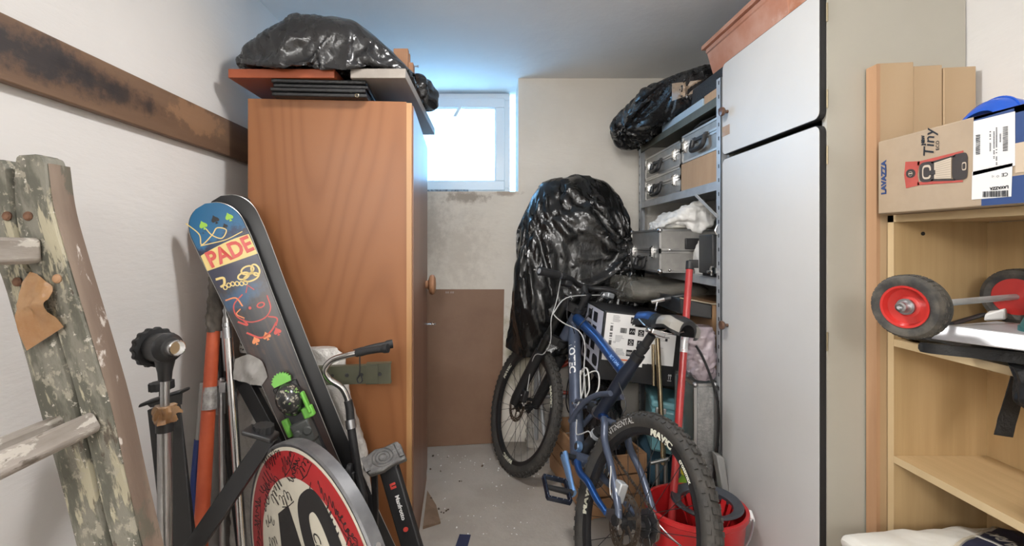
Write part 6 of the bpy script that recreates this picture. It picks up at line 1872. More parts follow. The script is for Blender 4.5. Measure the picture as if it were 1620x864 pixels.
def pedal(c, sgn):
    root = None
    px_, py_, pz_ = BM @ V(0.90, 0, 0.436), BM @ V(0, sgn, 0), BM @ V(-0.436, 0, 0.90)
    R = np.stack([px_, py_, pz_], 1)
    m = MB()
    L, Wd, t = 0.092, 0.088, 0.017
    for x in (-L / 2, L / 2 - .009):
        m.box((x, 0.012, -t / 2), (x + .009, Wd + .012, t / 2), R, c)
    for y in (0.008, Wd + .006):
        m.box((-L / 2 + .012, y, -t / 2), (L / 2 - .012, y + .008, t / 2), R, c)
    for x0, y0, x1, y1 in ((-L / 2, .016, -L / 2 + .014, .010), (L / 2, .016, L / 2 - .014, .010), (-L / 2, Wd + .008, -L / 2 + .014, Wd + .012), (L / 2, Wd + .008, L / 2 - .014, Wd + .012)):
        m.sweep([c + R @ V(x0 * .95, y0, 0), c + R @ V(x1, y1, 0)], [(-.004, -t / 2), (.004, -t / 2), (.004, t / 2), (-.004, t / 2)], up=pz_)
    po_ = m.build('pedal', mk('blue_black_pedal', (0.02, 0.028, 0.05), rough=0.25, metal=0.5, coat=0.4), bike, R, bevel=0.0015)
    MB().tube([c + R @ V(0, -0.004, 0), c + R @ V(0, Wd + .012, 0)], [0.011, 0.0085], 12).build('pedal_axle', M['black'], po_)
    pn_ = MB()
    for x in (-L / 2 + .0045, L / 2 - .0045):
        for y in (.022, .045, .068, .09):
            pn_.cyl(c + R @ V(x, y, -t / 2 - .004), c + R @ V(x, y, t / 2 + .004), 0.0018, 6)
    pn_.build('pedal_pins', M['steel'], po_, kind='stuff')
pedal(Fb(0.203, 0.120, 0.306), 1)
pedal(Fb(0.545, -0.122, 0.43), -1)
a = np.linspace(0, 2 * PI, 88, endpoint=False)
cg = MB()
for r0_, r1_, y in ((0.088, 0.066, -0.052), (0.066, 0.045, -0.046)):
    v, f = ring(0, 0, r0_, r0_, r1_, r1_, 44)
    for yy in (y, y - .0025):
        cg.raw(np.array([Fb(0.372 + q[0], yy, 0.368 + q[1]) for q in v]), f)
    cg.raw(np.array([Fb(0.372 + (r0_ + .002 * np.sign(math.sin(t * 22))) * math.cos(t), yy, 0.368 + (r0_ + .002 * np.sign(math.sin(t * 22))) * math.sin(t)) for yy in (y, y - .0025) for t in a]), [(i, (i + 1) % 88, 88 + (i + 1) % 88, 88 + i) for i in range(88)])
for k in range(4):
    t = PI / 4 + k * PI / 2
    cg.sweep([Fb(0.372, -.050, 0.368), Fb(0.372 + .07 * math.cos(t), -.050, 0.368 + .07 * math.sin(t))], [(-.007, -.002), (.007, -.002), (.007, .002), (-.007, .002)], up=BM @ V(0, 1, 0))
cg.build('chainring', M['steel'], bike, recalc=False)
chp = [(0.372, -.05, 0.457), (0.18, -.05, 0.42), (0.0, -.05, WR + .045), (-0.045, -.05, WR), (-0.01, -.05, WR - .045), (0.01, -.05, 0.20), (0.035, -.05, 0.18), (0.16, -.05, 0.245), (0.372, -.05, 0.280), (0.44, -.05, 0.32), (0.455, -.05, 0.37), (0.43, -.05, 0.43)]
ch = MB()
cp_ = spline([Fb(*q) for q in chp], 190, True)
for i in range(0, 190):
    p_, q_ = cp_[i], cp_[(i + 1) % 190]
    Bq = basis(q_ - p_, BM @ V(0, 1, 0))
    ch.cbox((p_ + q_) / 2, (0.0085 if i % 2 else 0.0065, 0.007, 0.0085), Bq)
ch.build('chain', mk('rusty_chain', (0.13, 0.09, 0.06), (0.2, 0.18, 0.16), 60, rough=0.5, metal=0.7), bike, flat=True, kind='stuff')
MB().cyl(Fb(0.01, -.056, 0.235), Fb(0.01, -.044, 0.235), 0.02, 18).cyl(Fb(0.035, -.056, 0.185), Fb(0.035, -.044, 0.185), 0.02, 18).hexa([Fb(x, y, z) for y in (-.064, -.058) for x, z in ((-0.01, 0.26), (0.03, 0.26), (0.05, 0.175), (0.02, 0.17))]).build('rear_derailleur', M['black'], bike, bevel=0.002)
# saddle
sad = bt([(0.27, 0.022, 0.945), (0.22, 0.022, 0.930), (0.13, 0.022, 0.930), (0.075, 0.028, 0.950)], 0.0035, M['chrome'], 'saddle_rail', sm=20)
bt([(0.27, -0.022, 0.945), (0.22, -0.022, 0.930), (0.13, -0.022, 0.930), (0.075, -0.028, 0.950)], 0.0035, M['chrome'], 'saddle_rail', sm=20)
MB().box((-0.022, -0.028, -0.014), (0.022, 0.028, 0.012), BM, Fb(0.185, 0, 0.922)).cyl(Fb(0.185, -.034, 0.918), Fb(0.185, .034, 0.918), 0.007, 12).build('saddle_clamp', M['chrome'], bike, bevel=0.004)
xs = np.linspace(0.325, 0.022, 40)
def saddle_grid(lo, hi, grow=0.0, k0=-1.0, k1=1.0, nv=24):
    rows = []
    for x in xs:
        if not (lo <= x <= hi):
            continue
        w_ = float(np.interp(x, [0.022, 0.035, 0.07, 0.11, 0.17, 0.24, 0.305, 0.32, 0.325], [0.03, 0.058, 0.068, 0.062, 0.036, 0.023, 0.020, 0.014, 0.004])) + grow
        zt = float(np.interp(x, [0.022, 0.06, 0.15, 0.25, 0.325], [0.985, 0.996, 0.984, 0.985, 0.972])) + grow
        row = []
        for k in np.linspace(k0, k1, nv):
            t = k * PI / 2 * 1.25
            row.append(Fb(x, -w_ * math.sin(max(-PI / 2, min(PI / 2, t))) * 1.0, zt - (0.034 + grow) * (1 - math.cos(max(-PI / 2, min(PI / 2, t)))) - max(0, abs(t) - PI / 2) * 0.035))
        rows.append(row)
    return np.array(rows)
g = saddle_grid(0, 1)
sb = MB()
und = g * 0.0 + g
gg = np.concatenate([g, (g[:, ::-1] * 0.90 + g.mean(1, keepdims=True) * 0.10) - (BM @ V(0, 0, 1)) * 0.012], 1)
sb.grid(gg, False, True)
n_ = gg.shape[1]
sb.f.append(tuple(range(n_))); sb.f.append(tuple((gg.shape[0] - 1) * n_ + k for k in range(n_)))
sdl = sb.build('saddle', M['black'], bike, angle=60, label='black and blue saddle with pale grey rear')
MB().grid(saddle_grid(0.20, 1, 0.0012, -0.78, 0.78)).build('saddle_nose_cover', tblue, sdl, recalc=False, label='blue nose cover')
MB().grid(saddle_grid(0.0, 0.115, 0.0012, -0.98, -0.45)).build('saddle_rear_cover', mk('pale_grey_vinyl', (0.26, 0.245, 0.22), rough=0.45), sdl, recalc=False)
MB().grid(saddle_grid(0.0, 0.115, 0.0012, 0.45, 0.98)).build('saddle_rear_cover', mk('pale_grey_vinyl', (0.26, 0.245, 0.22), rough=0.45), sdl, recalc=False)
MB().grid(saddle_grid(0.120, 0.195, 0.0012, -0.9, 0.9)).build('saddle_waist_cover', M['black_leather'], sdl, recalc=False)
# fork, double crown
for sgn in (1, -1):
    y = sgn * 0.064
    MB().tube([steer(0.325, 0.040, y), steer(0.655, 0.040, y)], 0.0185, 16).build('stanchion', fork_g, bike)
    MB().tube([steer(0.01, 0.042, y), steer(0.05, 0.042, y), steer(0.33, 0.040, y), steer(0.345, 0.040, y)], [0.021, 0.027, 0.0285, 0.029], 18).build('fork_leg', M['black'], bike)
    MB().tube([steer(0.625, 0.040, y), steer(0.665, 0.040, y)], 0.021, 16).build('fork_cap', M['black'], bike)
def crown(s, h, name):
    m = MB()
    for sgn in (1, -1):
        m.sweep([steer(s, 0.0, 0), steer(s, 0.016, sgn * 0.034), steer(s, 0.040, sgn * 0.064)], [(-0.021, -h / 2), (0.021, -h / 2), (0.021, h / 2), (-0.021, h / 2)], up=np.cross(FM @ AX * 0 + (steer(1) - steer(0)), FM @ V(0, 1, 0)))
        m.tube([steer(s - h / 2, 0.040, sgn * 0.064), steer(s + h / 2, 0.040, sgn * 0.064)], 0.0225, 16)
    m.tube([steer(s - h / 2), steer(s + h / 2)], 0.026, 16)
    m.build(name, M['black'], bike)
crown(0.435, 0.028, 'lower_crown')
crown(0.628, 0.020, 'upper_crown')
MB().tube([steer(0.42), steer(0.72)], 0.0145, 14).build('steerer_tube', M['black'], bike)
MB().tube([steer(0.05, 0.042, -.064), steer(0.05, 0.042, .064)], 0.008, 10).build('front_axle', M['black'], bike)
MB().box((-0.02, -0.012, -0.03), (0.02, 0.014, 0.03), FM, steer(0.10, -0.005, 0.060)).build('front_caliper', M['black'], bike, bevel=0.004)
MB().sweep([steer(0.34, 0.060, .062), steer(0.385, 0.085, .05), steer(0.385, 0.085, -.05), steer(0.34, 0.060, -.062)], [(-0.012, -0.006), (0.012, -0.006), (0.012, 0.006), (-0.012, 0.006)], up=FM @ V(0, 0, 1)).build('fork_arch', M['black'], bike)
# stem, bars, grips, levers
MB().tube([steer(0.700), steer(0.735, 0.05)], [0.02, 0.018], 14).tube([steer(0.685), steer(0.725)], 0.022, 14).build('stem', M['black'], bike)
hbp = [steer(0.770, -0.015, 0.30), steer(0.772, 0.0, 0.19), steer(0.762, 0.025, 0.105), steer(0.738, 0.05, 0.045), steer(0.735, 0.052, 0.0), steer(0.738, 0.05, -0.045), steer(0.762, 0.025, -0.105), steer(0.772, 0.0, -0.19), steer(0.770, -0.015, -0.30)]
hbo = MB().tube(spline(hbp, 60), 0.0135, 14).build('handlebar', M['black'], bike)
for sgn in (1, -1):
    p_, q_ = steer(0.770, -0.016, sgn * 0.303), steer(0.7718, -0.002, sgn * 0.195)
    gm_ = MB()
    k = 28
    gm_.tube([p_ + (q_ - p_) * t for t in np.linspace(0, 1, k)], [0.0215] + [0.0190 + 0.0012 * (i % 2) for i in range(k - 2)] + [0.0205], 16)
    gm_.build('grip', M['black_matte'], hbo)
    e = unit(p_ - q_)
    MB().tube([q_ - e * 0.004, q_ - e * 0.014], 0.0165, 14).build('grip_clamp', M['steel'], hbo)
    MB().tube([p_ + e * 0.0005, p_ + e * 0.002], 0.012, 14).build('bar_end_plug', M['zinc'], hbo)
    c_ = steer(0.768, 0.008, sgn * 0.160)
    lv = MB()
    lv.cbox(c_ + (steer(0, .03) - steer(0)) * 0.6 + V(0, 0, -0.008), (0.03, 0.035, 0.022), FM)
    lv.cyl(c_ - e * 0.008, c_ + e * 0.008, 0.016, 12)
    lo_ = lv.build('brake_lever_clamp', M['black'], hbo, bevel=0.004)
    MB().tube(spline([steer(0.752, 0.045, sgn * 0.155), steer(0.748, 0.062, sgn * 0.19), steer(0.745, 0.058, sgn * 0.25), steer(0.742, 0.065, sgn * 0.285)], 20), 0.0058, 10, squash=0.7).build('brake_lever', M['chrome'], lo_, label='chrome brake lever')
    sh_ = MB()
    sh_.cbox(steer(0.742, 0.012, sgn * 0.125), (0.045, 0.04, 0.026), FM).cyl(steer(0.73, 0.03, sgn * 0.10), steer(0.73, 0.03, sgn * 0.14), 0.015, 14)
    sh_.build('shifter', M['zinc'] if sgn < 0 else M['black'], hbo, bevel=0.006)
# cables and hoses
gw = mk('pale_grey_hose', (0.50, 0.50, 0.49), rough=0.35)
def hose(pts, r, m, name='cable'):
    MB().tube(spline(pts, 50), r, 8).build(name, m, bike)
hose([steer(0.745, 0.035, 0.15), at(880, 478, 2.20), at(872, 505, 2.17), at(871, 540, 2.20), at(860, 560, 2.25), steer(0.30, 0.03, 0.09), at(830, 640, 2.38), steer(0.10, 0.0, 0.075)], 0.0024, gw, 'brake_hose')
hose([steer(0.735, 0.03, -0.13), at(900, 470, 2.16), at(878, 492, 2.12), at(878, 500, 2.12), at(893, 512, 2.10), at(916, 524, 2.06), at(925, 545, 2.03), at(924, 580, 2.00), at(922, 620, 1.97), Fb(0.50, 0.034, 0.50)], 0.0026, gw, 'brake_hose')
hose([steer(0.74, 0.03, 0.10), at(897, 500, 2.17), at(905, 515, 2.14), Fb(0.74, 0.02, 0.80)], 0.0022, M['black'])
hose([steer(0.74, 0.03, -0.10), at(930, 500, 2.16), at(915, 520, 2.14), Fb(0.72, -0.02, 0.78)], 0.0022, M['black'])
hose([Fb(0.47, 0.03, 0.485), Fb(0.44, 0.03, 0.44), Fb(0.40, 0.035, 0.452), Fb(0.36, 0.03, 0.48), Fb(0.33, 0.03, 0.47)], 0.0024, gw, 'brake_hose')
hose([Fb(0.28, 0.02, 0.70), at(990, 640, 1.66), at(983, 660, 1.64), Fb(0.25, -0.02, 0.50)], 0.0022, M['black'])
hose([Fb(0.105, 0.070, 0.455), Fb(0.085, 0.076, 0.44), Fb(0.070, 0.078, 0.41), Fb(0.055, 0.075, 0.385)], 0.0022, gw, 'brake_hose')
# bottle cage: white wire
wm = mk('white_wire', (0.75, 0.74, 0.70), rough=0.35)
mid = DT0 + ddir * 0.30
cpt_ = lambda u, o, y: Fb(*(mid + ddir * (u + 0.02) + perp * (o + 0.006) + V(0, y - 0.012, 0)))
cage = MB()
cage.tube(spline([cpt_(-0.05, 0.034, 0.010), cpt_(-0.06, 0.032, 0.0), cpt_(-0.05, 0.034, -0.010), cpt_(0.075, 0.034, -0.010), cpt_(0.085, 0.034, 0.0), cpt_(0.075, 0.034, 0.010)], 40, True), 0.0032, 8, True)
for sgn in (1, -1):
    cage.tube(spline([cpt_(-0.04, 0.036, sgn * .010), cpt_(-0.048, 0.075, sgn * .022), cpt_(-0.035, 0.11, sgn * .026), cpt_(0.0, 0.122, sgn * .026), cpt_(0.045, 0.118, sgn * .022), cpt_(0.065, 0.10, sgn * .016), cpt_(0.085, 0.05, sgn * .010), cpt_(0.080, 0.036, sgn * .008)], 50), 0.0032, 8)
cage.build('bottle_cage', wm, bike, label='white wire bottle cage')
# ------------------------------------------------------------------ pine planks between cabinet and bookcase
for k, (x0, x1, y0, y1, z1, lab_) in enumerate(((0.958, 1.048, 1.160, 1.195, 1.632, 'nearest pine plank upright against the cream cabinet side, with a reddish edge'),
                                           (1.050, 1.122, 1.163, 1.197, 1.626, 'middle pine plank of three upright behind the printed coffee machine box'),
                                           (1.124, 1.204, 1.161, 1.193, 1.622, 'knotty pine plank upright in the corner by the white wall'))):
    p_ = thing('pine_plank', lab_, 'plank', ((x0 + x1) / 2, (y0 + y1) / 2, 0), 'pine planks by the cabinet')
    MB().hexa([(x0, y0, 0.001), (x1, y0, 0.001), (x1, y1, 0.001), (x0, y1, 0.001), (x0, y0, z1 - .004), (x1, y0, z1), (x1, y1, z1), (x0, y1, z1 - .004)]).build('board', M['pine'], p_, bevel=0.002)
    if k == 0:
        MB().box((x0 - 0.0008, y0 + .001, 0.002), (x0 + .001, y1 - .001, z1 - .006)).build('sawn_edge', M['pine_red'], p_, label='reddish sawn edge')
        MB().box((x0 - 0.003, y0 - .0008, 0.002), (x0 + .006, y0 + .001, z1 - .006)).build('sawn_edge', M['pine_red'], p_)
M['pine_red'].node_tree.nodes  # keep

# ------------------------------------------------------------------ bookcase along the right wall
BX0, BX1, BY0, BY1 = 0.982, 1.214, 0.30, 1.157
bc = thing('bookcase', 'pale oak veneered open bookcase along the right wall', 'bookcase', (1.1, 0.75, 0))
MB().box((BX0, BY1 - 0.017, 0), (BX1, BY1, 1.25)).build('side_panel', M['oak'], bc)
MB().box((BX0 - .0012, BY1 - 0.017, 0), (BX0 + .0002, BY1, 1.25)).build('front_edge', M['oak_edge'], bc)
MB().box((BX0, BY0, 0), (BX1, BY0 + 0.017, 1.25)).build('side_panel', M['oak'], bc)
MB().box((BX1 - 0.006, BY0 + .017, 0.05), (BX1, BY1 - .017, 1.232)).build('back_panel', M['oak'], bc)
for i, z in enumerate((1.25, 0.948, 0.664, 0.385, 0.08)):
    y0, y1 = (BY0, BY1) if i == 0 else (BY0 + .0175, BY1 - .0175)
    s_ = MB().box((BX0, y0 + (.0 if i else .0), z - 0.017 + (.0006 if i == 0 else 0)), (BX1 - .006, y1, z + (.0006 if i == 0 else 0))).build('shelf', M['oak_flat'], bc)
    MB().box((BX0 - .0012, y0, z - .017), (BX0 + .0002, y1, z)).build('front_edge', M['oak_edge'], s_)
MB().box((BX0 + .004, BY0 + .02, 0), (BX0 + .02, BY1 - .02, 0.06)).build('plinth', M['oak'], bc)
ph = MB()
for (x, z) in ((1.06, 1.190), (1.06, 1.205 - .1), (1.17, 0.80)):
    ph.cyl((x, BY1 - 0.0185, z), (x, BY1 - .0165, z), 0.0045, 12)
MB().cyl((1.052, BY1 - 0.0183, 1.205), (1.052, BY1 - .0165, 1.205), 0.0048, 12).build('peg_hole', M['ink'], bc)

# ------------------------------------------------------------------ coffee machine box
LB = rz(math.radians(0.0))
lx0, ly0, ly1, lz0, lz1 = 0.936, 0.76, 1.132, 1.2515, 1.427
cf = thing('coffee_machine_box', 'brown shipping carton printed with a red coffee machine, lying on the bookcase', 'box', (1.06, 0.95, 1.2515))
MB().box((lx0, ly0, lz0), (1.19, ly1, lz1)).build('carton', M['kraft_pale'], cf, bevel=0.003)
# u runs from the far edge towards the viewer, v up
cmap = lambda off: plane((lx0, ly1, lz0), (0, -1, 0), (0, 0, 1), (-1, 0, 0), off)
cw, chh = ly1 - ly0, lz1 - lz0
# photograph pixel on this face -> (u, v)
def cuv(px, py):
    y = lx0 * F / (px - CX)
    return ly1 - y, H + (CY - py) / F * y - lz0
def cpoly(pts):
    return poly([cuv(*q) for q in pts])
decal('blue_print', M['blue_ink'], cmap(0.0006), [(np.array([cuv(1541, 190), cuv(1541, 190 + .1), (cw - .001, chh - .001), (cuv(1541, 190)[0], chh - .001)]), [(0, 1, 2, 3)]),
        rect(cuv(1553, 300)[0], 0.001, cw - .001, 0.05), rect(cuv(1605, 300)[0], 0.10, cw - .001, chh - .001), rect(cuv(1541, 300)[0], chh - .013, cw - .001, chh - .001)], cf)
lbl = decal('shipping_label', M['paper'], cmap(0.0012), [cpoly([(1541, 192), (1607, 176), (1607, 262), (1540, 278)]), cpoly([(1539, 272), (1603, 258), (1601, 311), (1538, 316)])], cf, 'white shipping labels')
v90 = PI / 2
lt = [place(textmesh('LAVAZZA', 0.0185, 0.0012, width=0.98), *cuv(1399, 281), v90)]
decal('lettering', M['blue_ink'], cmap(0.0009), lt, cf, 'navy lettering LAVAZZA')
tx_ = [place(textmesh('Tiny', 0.034, 0.0003, shear=0.25, width=1.0), *cuv(1471, 227), v90 - 0.05), place(textmesh('NEW', 0.009, 0.0008), *cuv(1461, 222), v90), place(textmesh('ECO', 0.010, 0.0001), *cuv(1484, 230), v90)]
decal('lettering', M['ink'], cmap(0.0009), tx_, cf, 'dark lettering NEW Tiny ECO')
kred = mk('machine_red', (0.50, 0.09, 0.065), (0.44, 0.075, 0.055), 30, rough=0.6)
decal('machine_print', kred, cmap(0.0009), [cpoly([(1433, 256), (1456, 255), (1452, 276), (1455, 293), (1434, 298), (1431, 277)]), cpoly([(1452, 255), (1470, 252), (1525, 238), (1525, 240.5), (1474, 256), (1456, 276), (1458, 291), (1476, 289), (1524, 285), (1524, 287.5), (1470, 292), (1452, 293)]) if False else cpoly([(1452, 256), (1525, 238), (1525, 241), (1452, 262)]), cpoly([(1452, 288), (1524, 285), (1524, 288), (1452, 293)])], cf)
dkp = mk('machine_dark', (0.05, 0.04, 0.035), rough=0.6)
def blob(x0, x1, ya0, ya1, yb0, yb1, p=0.5, n=28):
    pts = []
    for t in np.linspace(0, 2 * PI, n, endpoint=False):
        c, s = math.cos(t), math.sin(t)
        c, s = math.copysign(abs(c) ** p, c), math.copysign(abs(s) ** p, s)
        x = (x0 + x1) / 2 + c * (x1 - x0) / 2
        f_ = (x - x0) / (x1 - x0)
        t0, t1 = ya0 + (yb0 - ya0) * f_, ya1 + (yb1 - ya1) * f_
        pts.append((x, (t0 + t1) / 2 + s * (t1 - t0) / 2))
    return cpoly(pts)
decal('machine_print', dkp, cmap(0.0012), [blob(1455, 1480, 258, 289, 254, 287), blob(1507, 1532, 245, 286, 240, 283, .4), cpoly([(1474, 256), (1512, 245), (1512, 248), (1474, 259)]), cpoly([(1474, 284), (1512, 283), (1512, 286), (1474, 287)]), blob(1434, 1449, 268, 282, 267, 281, .9)], cf)
cream_ = mk('machine_line', (0.62, 0.52, 0.40), rough=0.6)
decal('machine_print', cream_, cmap(0.0016), [blob(1460, 1474, 262, 284, 260, 283, .6), cpoly([(1479, 258), (1506, 249), (1506, 282), (1479, 283)]), blob(1523, 1530, 257, 270, 256, 269, .5)] , cf)['kind'] = 'stuff'
decal('machine_print', dkp, cmap(0.0020), [blob(1462, 1472, 265, 281, 264, 280, .6), blob(1524, 1529, 259, 268, 258, 267, .5), cpoly([(1472, 270), (1481, 269), (1481, 276), (1472, 277)])], cf)
decal('machine_print', M['grey_ink'] if False else mk('machine_shade', (0.44, 0.36, 0.28), rough=0.6), cmap(0.0019), [cpoly([(1481, 259.5 + k * 3 + .1), (1505, 251.5 + k * 3.9), (1505, 252.5 + k * 3.9), (1481, 260.5 + k * 3)]) for k in range(8)], cf)
decal('machine_print', cream_, cmap(0.0018), [ring(*cuv(1441.5, 275), 0.0052, 0.0052, 0.0046, 0.0046, 20), rect(cuv(1438.5, 276)[0], cuv(1438, 276)[1], cuv(1444.5, 276)[0], cuv(1444, 273.5)[1])], cf)
rr = random.Random(9)
bar = []
for (x0, x1, y0, y1, st, n) in ((1545, 1552, 214, 246, 0, 22), (1551, 1559, 219, 244, 0, 0), (1588, 1596, 201, 240, 0, 26), (1556, 1597, 303, 312, 1, 30)):
    for i in range(n):
        t = i / n
        if st == 0:
            y = y0 + (y1 - y0) * t
            bar.append(cpoly([(x0, y), (x1, y - 1.2), (x1, y - 1.2 + rr.choice((.5, .9))), (x0, y + rr.choice((.5, .9)))]))
        else:
            x = x0 + (x1 - x0) * t
            w_ = rr.choice((.5, .8, 1.1))
            bar.append(cpoly([(x, y0 - t * 2), (x + w_, y0 - t * 2), (x + w_, y1 - t * 1), (x, y1 - t * 1)]))
for (x, y0, n) in ((1567, 208, 14), (1573, 206, 20), (1577, 202, 26), (1583, 212, 6)):
    for i in range(n):
        if rr.random() < .8:
            y = y0 + i * 2.3
            bar.append(cpoly([(x, y), (x + 2, y - .4), (x + 2, y + 1.0), (x, y + 1.4)]))
bar.append(place(textmesh('LAVAZZA', 0.0072, 0.0004), *cuv(1582, 297), PI))
bar.append(place(textmesh('CE', 0.009, 0.0001), *cuv(1591, 276), PI))
for k in range(2):
    bar.append(ring(*cuv(1572 + k * 8, 279), 0.0025, 0.0025, 0.0018, 0.0018, 3 + k))
decal('label_print', M['ink'], cmap(0.0018), bar, lbl)['kind'] = 'stuff'
decal('tape_strip', mk('pale_tape', (0.62, 0.50, 0.37), rough=0.3), cmap(0.0009), [rect(cuv(1607, 262)[0], 0.055, cw - .001, 0.108)], cf)

# blue plastic scoop on the box
bp = mk('royal_blue_plastic', (0.012, 0.09, 0.52), rough=0.22, coat=0.4)
scp = thing('plastic_scoop', 'royal blue plastic scoop lying on the printed coffee machine carton', 'scoop', (1.02, 0.95, 1.428))
rows = []
for t in np.linspace(0, 1, 30):
    x = 1.003 + 0.16 * t
    w_ = float(np.interp(t, [0, .12, .3, .45, .6, 1], [0.040, 0.052, 0.052, 0.040, 0.024, 0.020]))
    h_ = float(np.interp(t, [0, .06, .18, .30, .42, .6, 1], [0.030, 0.046, 0.052, 0.045, 0.033, 0.026, 0.034]))
    rows.append([V(x + 0.012 * math.sin(a) * (1 - t), 0.970 - 0.05 * t + w_ * math.cos(a), 1.4285 + max(0, h_ * math.sin(a))) for a in np.linspace(0, PI, 24)])
g = np.array(rows)
inner = g.copy(); inner[..., 2] = np.maximum(1.4285, inner[..., 2] - 0.0035); inner[..., 1] = 0.97 + (inner[..., 1] - 0.97) * .94
gg = np.concatenate([g, inner[:, ::-1]], 1)
sc2 = MB(); sc2.grid(gg, False, True); n_ = gg.shape[1]
sc2.f += [tuple(range(n_)), tuple((gg.shape[0] - 1) * n_ + k for k in range(n_))]
sc2.build('scoop_shell', bp, scp, angle=40)
rbm = MB()
for i in (5, 11):
    rbm.tube(g[i] + (g[i] - g[i].mean(0)) * 0.01, 0.0022, 8)
rbm.build('moulded_rib', bp, scp)

# ------------------------------------------------------------------ folding hand truck on the middle shelf
ht = thing('hand_truck', 'folded aluminium hand truck with red-hubbed rubber wheels lying on the middle shelf', 'trolley', (1.05, 0.92, 0.949))
redm = mk('red_hub_plastic', (0.50, 0.03, 0.025), rough=0.28, coat=0.4)
ax_d = unit(V(0.94, 0.34, 0.012))
w1c = at(1437, 485, 0.90)
def truck_wheel(c, d, up):
    r_ = 0.060
    t_ = MB().lathe([(0.040, -0.012), (0.050, -0.016), (0.056, -0.015), (r_, -0.008), (r_, 0.012), (0.0585, 0.022), (0.050, 0.026), (0.040, 0.022), (0.040, -0.012)], c, d, 44, cap=False).build('wheel', M['rubber_dusty'], ht, label='black rubber wheel with a red hub')
    tr2 = MB()
    B_ = basis(d)
    for k in range(36):
        a_ = 2 * PI * k / 36
        e = B_[:, 0] * math.cos(a_) + B_[:, 1] * math.sin(a_)
        tt = -B_[:, 0] * math.sin(a_) + B_[:, 1] * math.cos(a_)
        for h_ in (-0.004, 0.0035, 0.011):
            tr2.cbox(c + e * (r_ + .0003) + d * h_, (0.0075, 0.0058, 0.002), np.stack([tt, d, e], 1))
    tr2.build('tread_blocks', M['rubber_dusty'], t_, kind='stuff', flat=True)
    MB().lathe([(0.0, -0.006), (0.012, -0.006), (0.020, -0.002), (0.033, -0.004), (0.0365, -0.014), (0.0405, -0.0145), (0.0405, 0.020), (0.0, 0.020)], c, d, 40).build('wheel_hub', redm, t_, label='red plastic hub')
    MB().lathe([(0.0155, -0.010), (0.0155, -0.005), (0.010, -0.012), (0.0095, -0.024), (0.006, -0.025), (0.006, -0.018), (0, -0.018)], c, d, 18).build('axle_nut', M['steel'], t_)
    return t_
truck_wheel(w1c, ax_d, None)
w2c = w1c + ax_d * 0.375
w2c = V(min(w2c[0], 1.150), w2c[1], w2c[2])
w2c = w1c + ax_d * ((1.168 - w1c[0]) / ax_d[0])
truck_wheel(w2c, -ax_d, None)
MB().tube([w1c + ax_d * 0.02, w2c - ax_d * 0.02], 0.0065, 14).build('axle', M['zinc'], ht)
tpw = mk('aluminium_plate', (0.52, 0.52, 0.53), (0.46, 0.46, 0.47), 20, rough=0.4, metal=0.4)
q0 = w1c + ax_d * 0.035 + V(0.0, -0.02, -0.062)
MB().hexa([at(1470, 536, 0.93), at(1650, 560, 0.80), V(1.19, 0.86, 0.985), V(1.10, 1.02, 0.985), at(1500, 514, 0.93), at(1650, 533, 0.80), V(1.19, 0.86, 1.012), V(1.10, 1.02, 1.012)]).build('toe_plate', tpw, ht, bevel=0.003)
MB().tube([at(1505, 513, 0.96), V(1.10, 1.05, 1.02), V(1.17, 1.06, 1.02)], 0.005, 8).build('side_bar', M['black'], ht)
# black nylon bag under the truck, its strap hanging down
nb = thing('nylon_bag', 'flat black nylon bag under the hand truck, with a strap hanging from the shelf', 'bag', (1.08, 0.9, 0.949))
bkn = mk('black_nylon', (0.012, 0.012, 0.012), rough=0.55, bump=0.4, bscale=60)
P = loft('y', [(1.135, 0.99, 1.19, 0.9492, 0.960), (1.10, 0.985, 1.20, 0.9492, 0.978), (1.0, 0.99, 1.2, 0.9492, 0.975), (0.90, 0.985, 1.20, 0.9492, 0.978), (0.80, 0.985, 1.2, 0.9492, 0.978), (0.72, 0.99, 1.19, 0.9492, 0.965)], 60, 40)
N_ = outward(P, grid_normals(P)); P = P + N_ * (0.004 * crumple(P, 14, 3, 14))[..., None]; P[..., 2] = np.maximum(P[..., 2], 0.9492); P[..., 0] = np.minimum(P[..., 0], 1.205)
body(P).build('bag_body', bkn, nb, angle=30)
fp = spline([at(1463, 549, 0.99), at(1478, 551, 0.965), at(1530, 556, 0.93), at(1620, 566, 0.86), at(1660, 572, 0.83)], 30)
ribbon3(fp, [V(0, 0, 1)] * 30, np.interp(np.linspace(0, 1, 30), [0, .1, 1], [.004, .010, .011]), bkn, 'edge_binding', nb, 0.001, 3, 0.012)
P = loft('z', [(0.885, 0.950, 0.975, 0.800, 0.83), (0.90, 0.945, 0.980, 0.775, 0.85), (0.935, 0.945, 0.980, 0.765, 0.865), (0.955, 0.95, 0.985, 0.765, 0.88)], 40, 40)
N_ = outward(P, grid_normals(P)); P = P + N_ * (0.008 * crumple(P, 14, 8, 14))[..., None]; P[..., 0] = np.minimum(P[..., 0], 0.979)
body(P).build('bag_fold', bkn, nb, angle=30)
sp_ = spline([at(1616, 585, 0.90), at(1606, 620, 0.90), at(1596, 655, 0.895), at(1587, 690, 0.89)], 24)
ribbon3(sp_, [unit(V(1, -0.12, -.12))] * 24, np.full(24, 0.0155), bkn, 'strap', nb, 0.0012, 7, 0.002, label='hanging webbing strap')
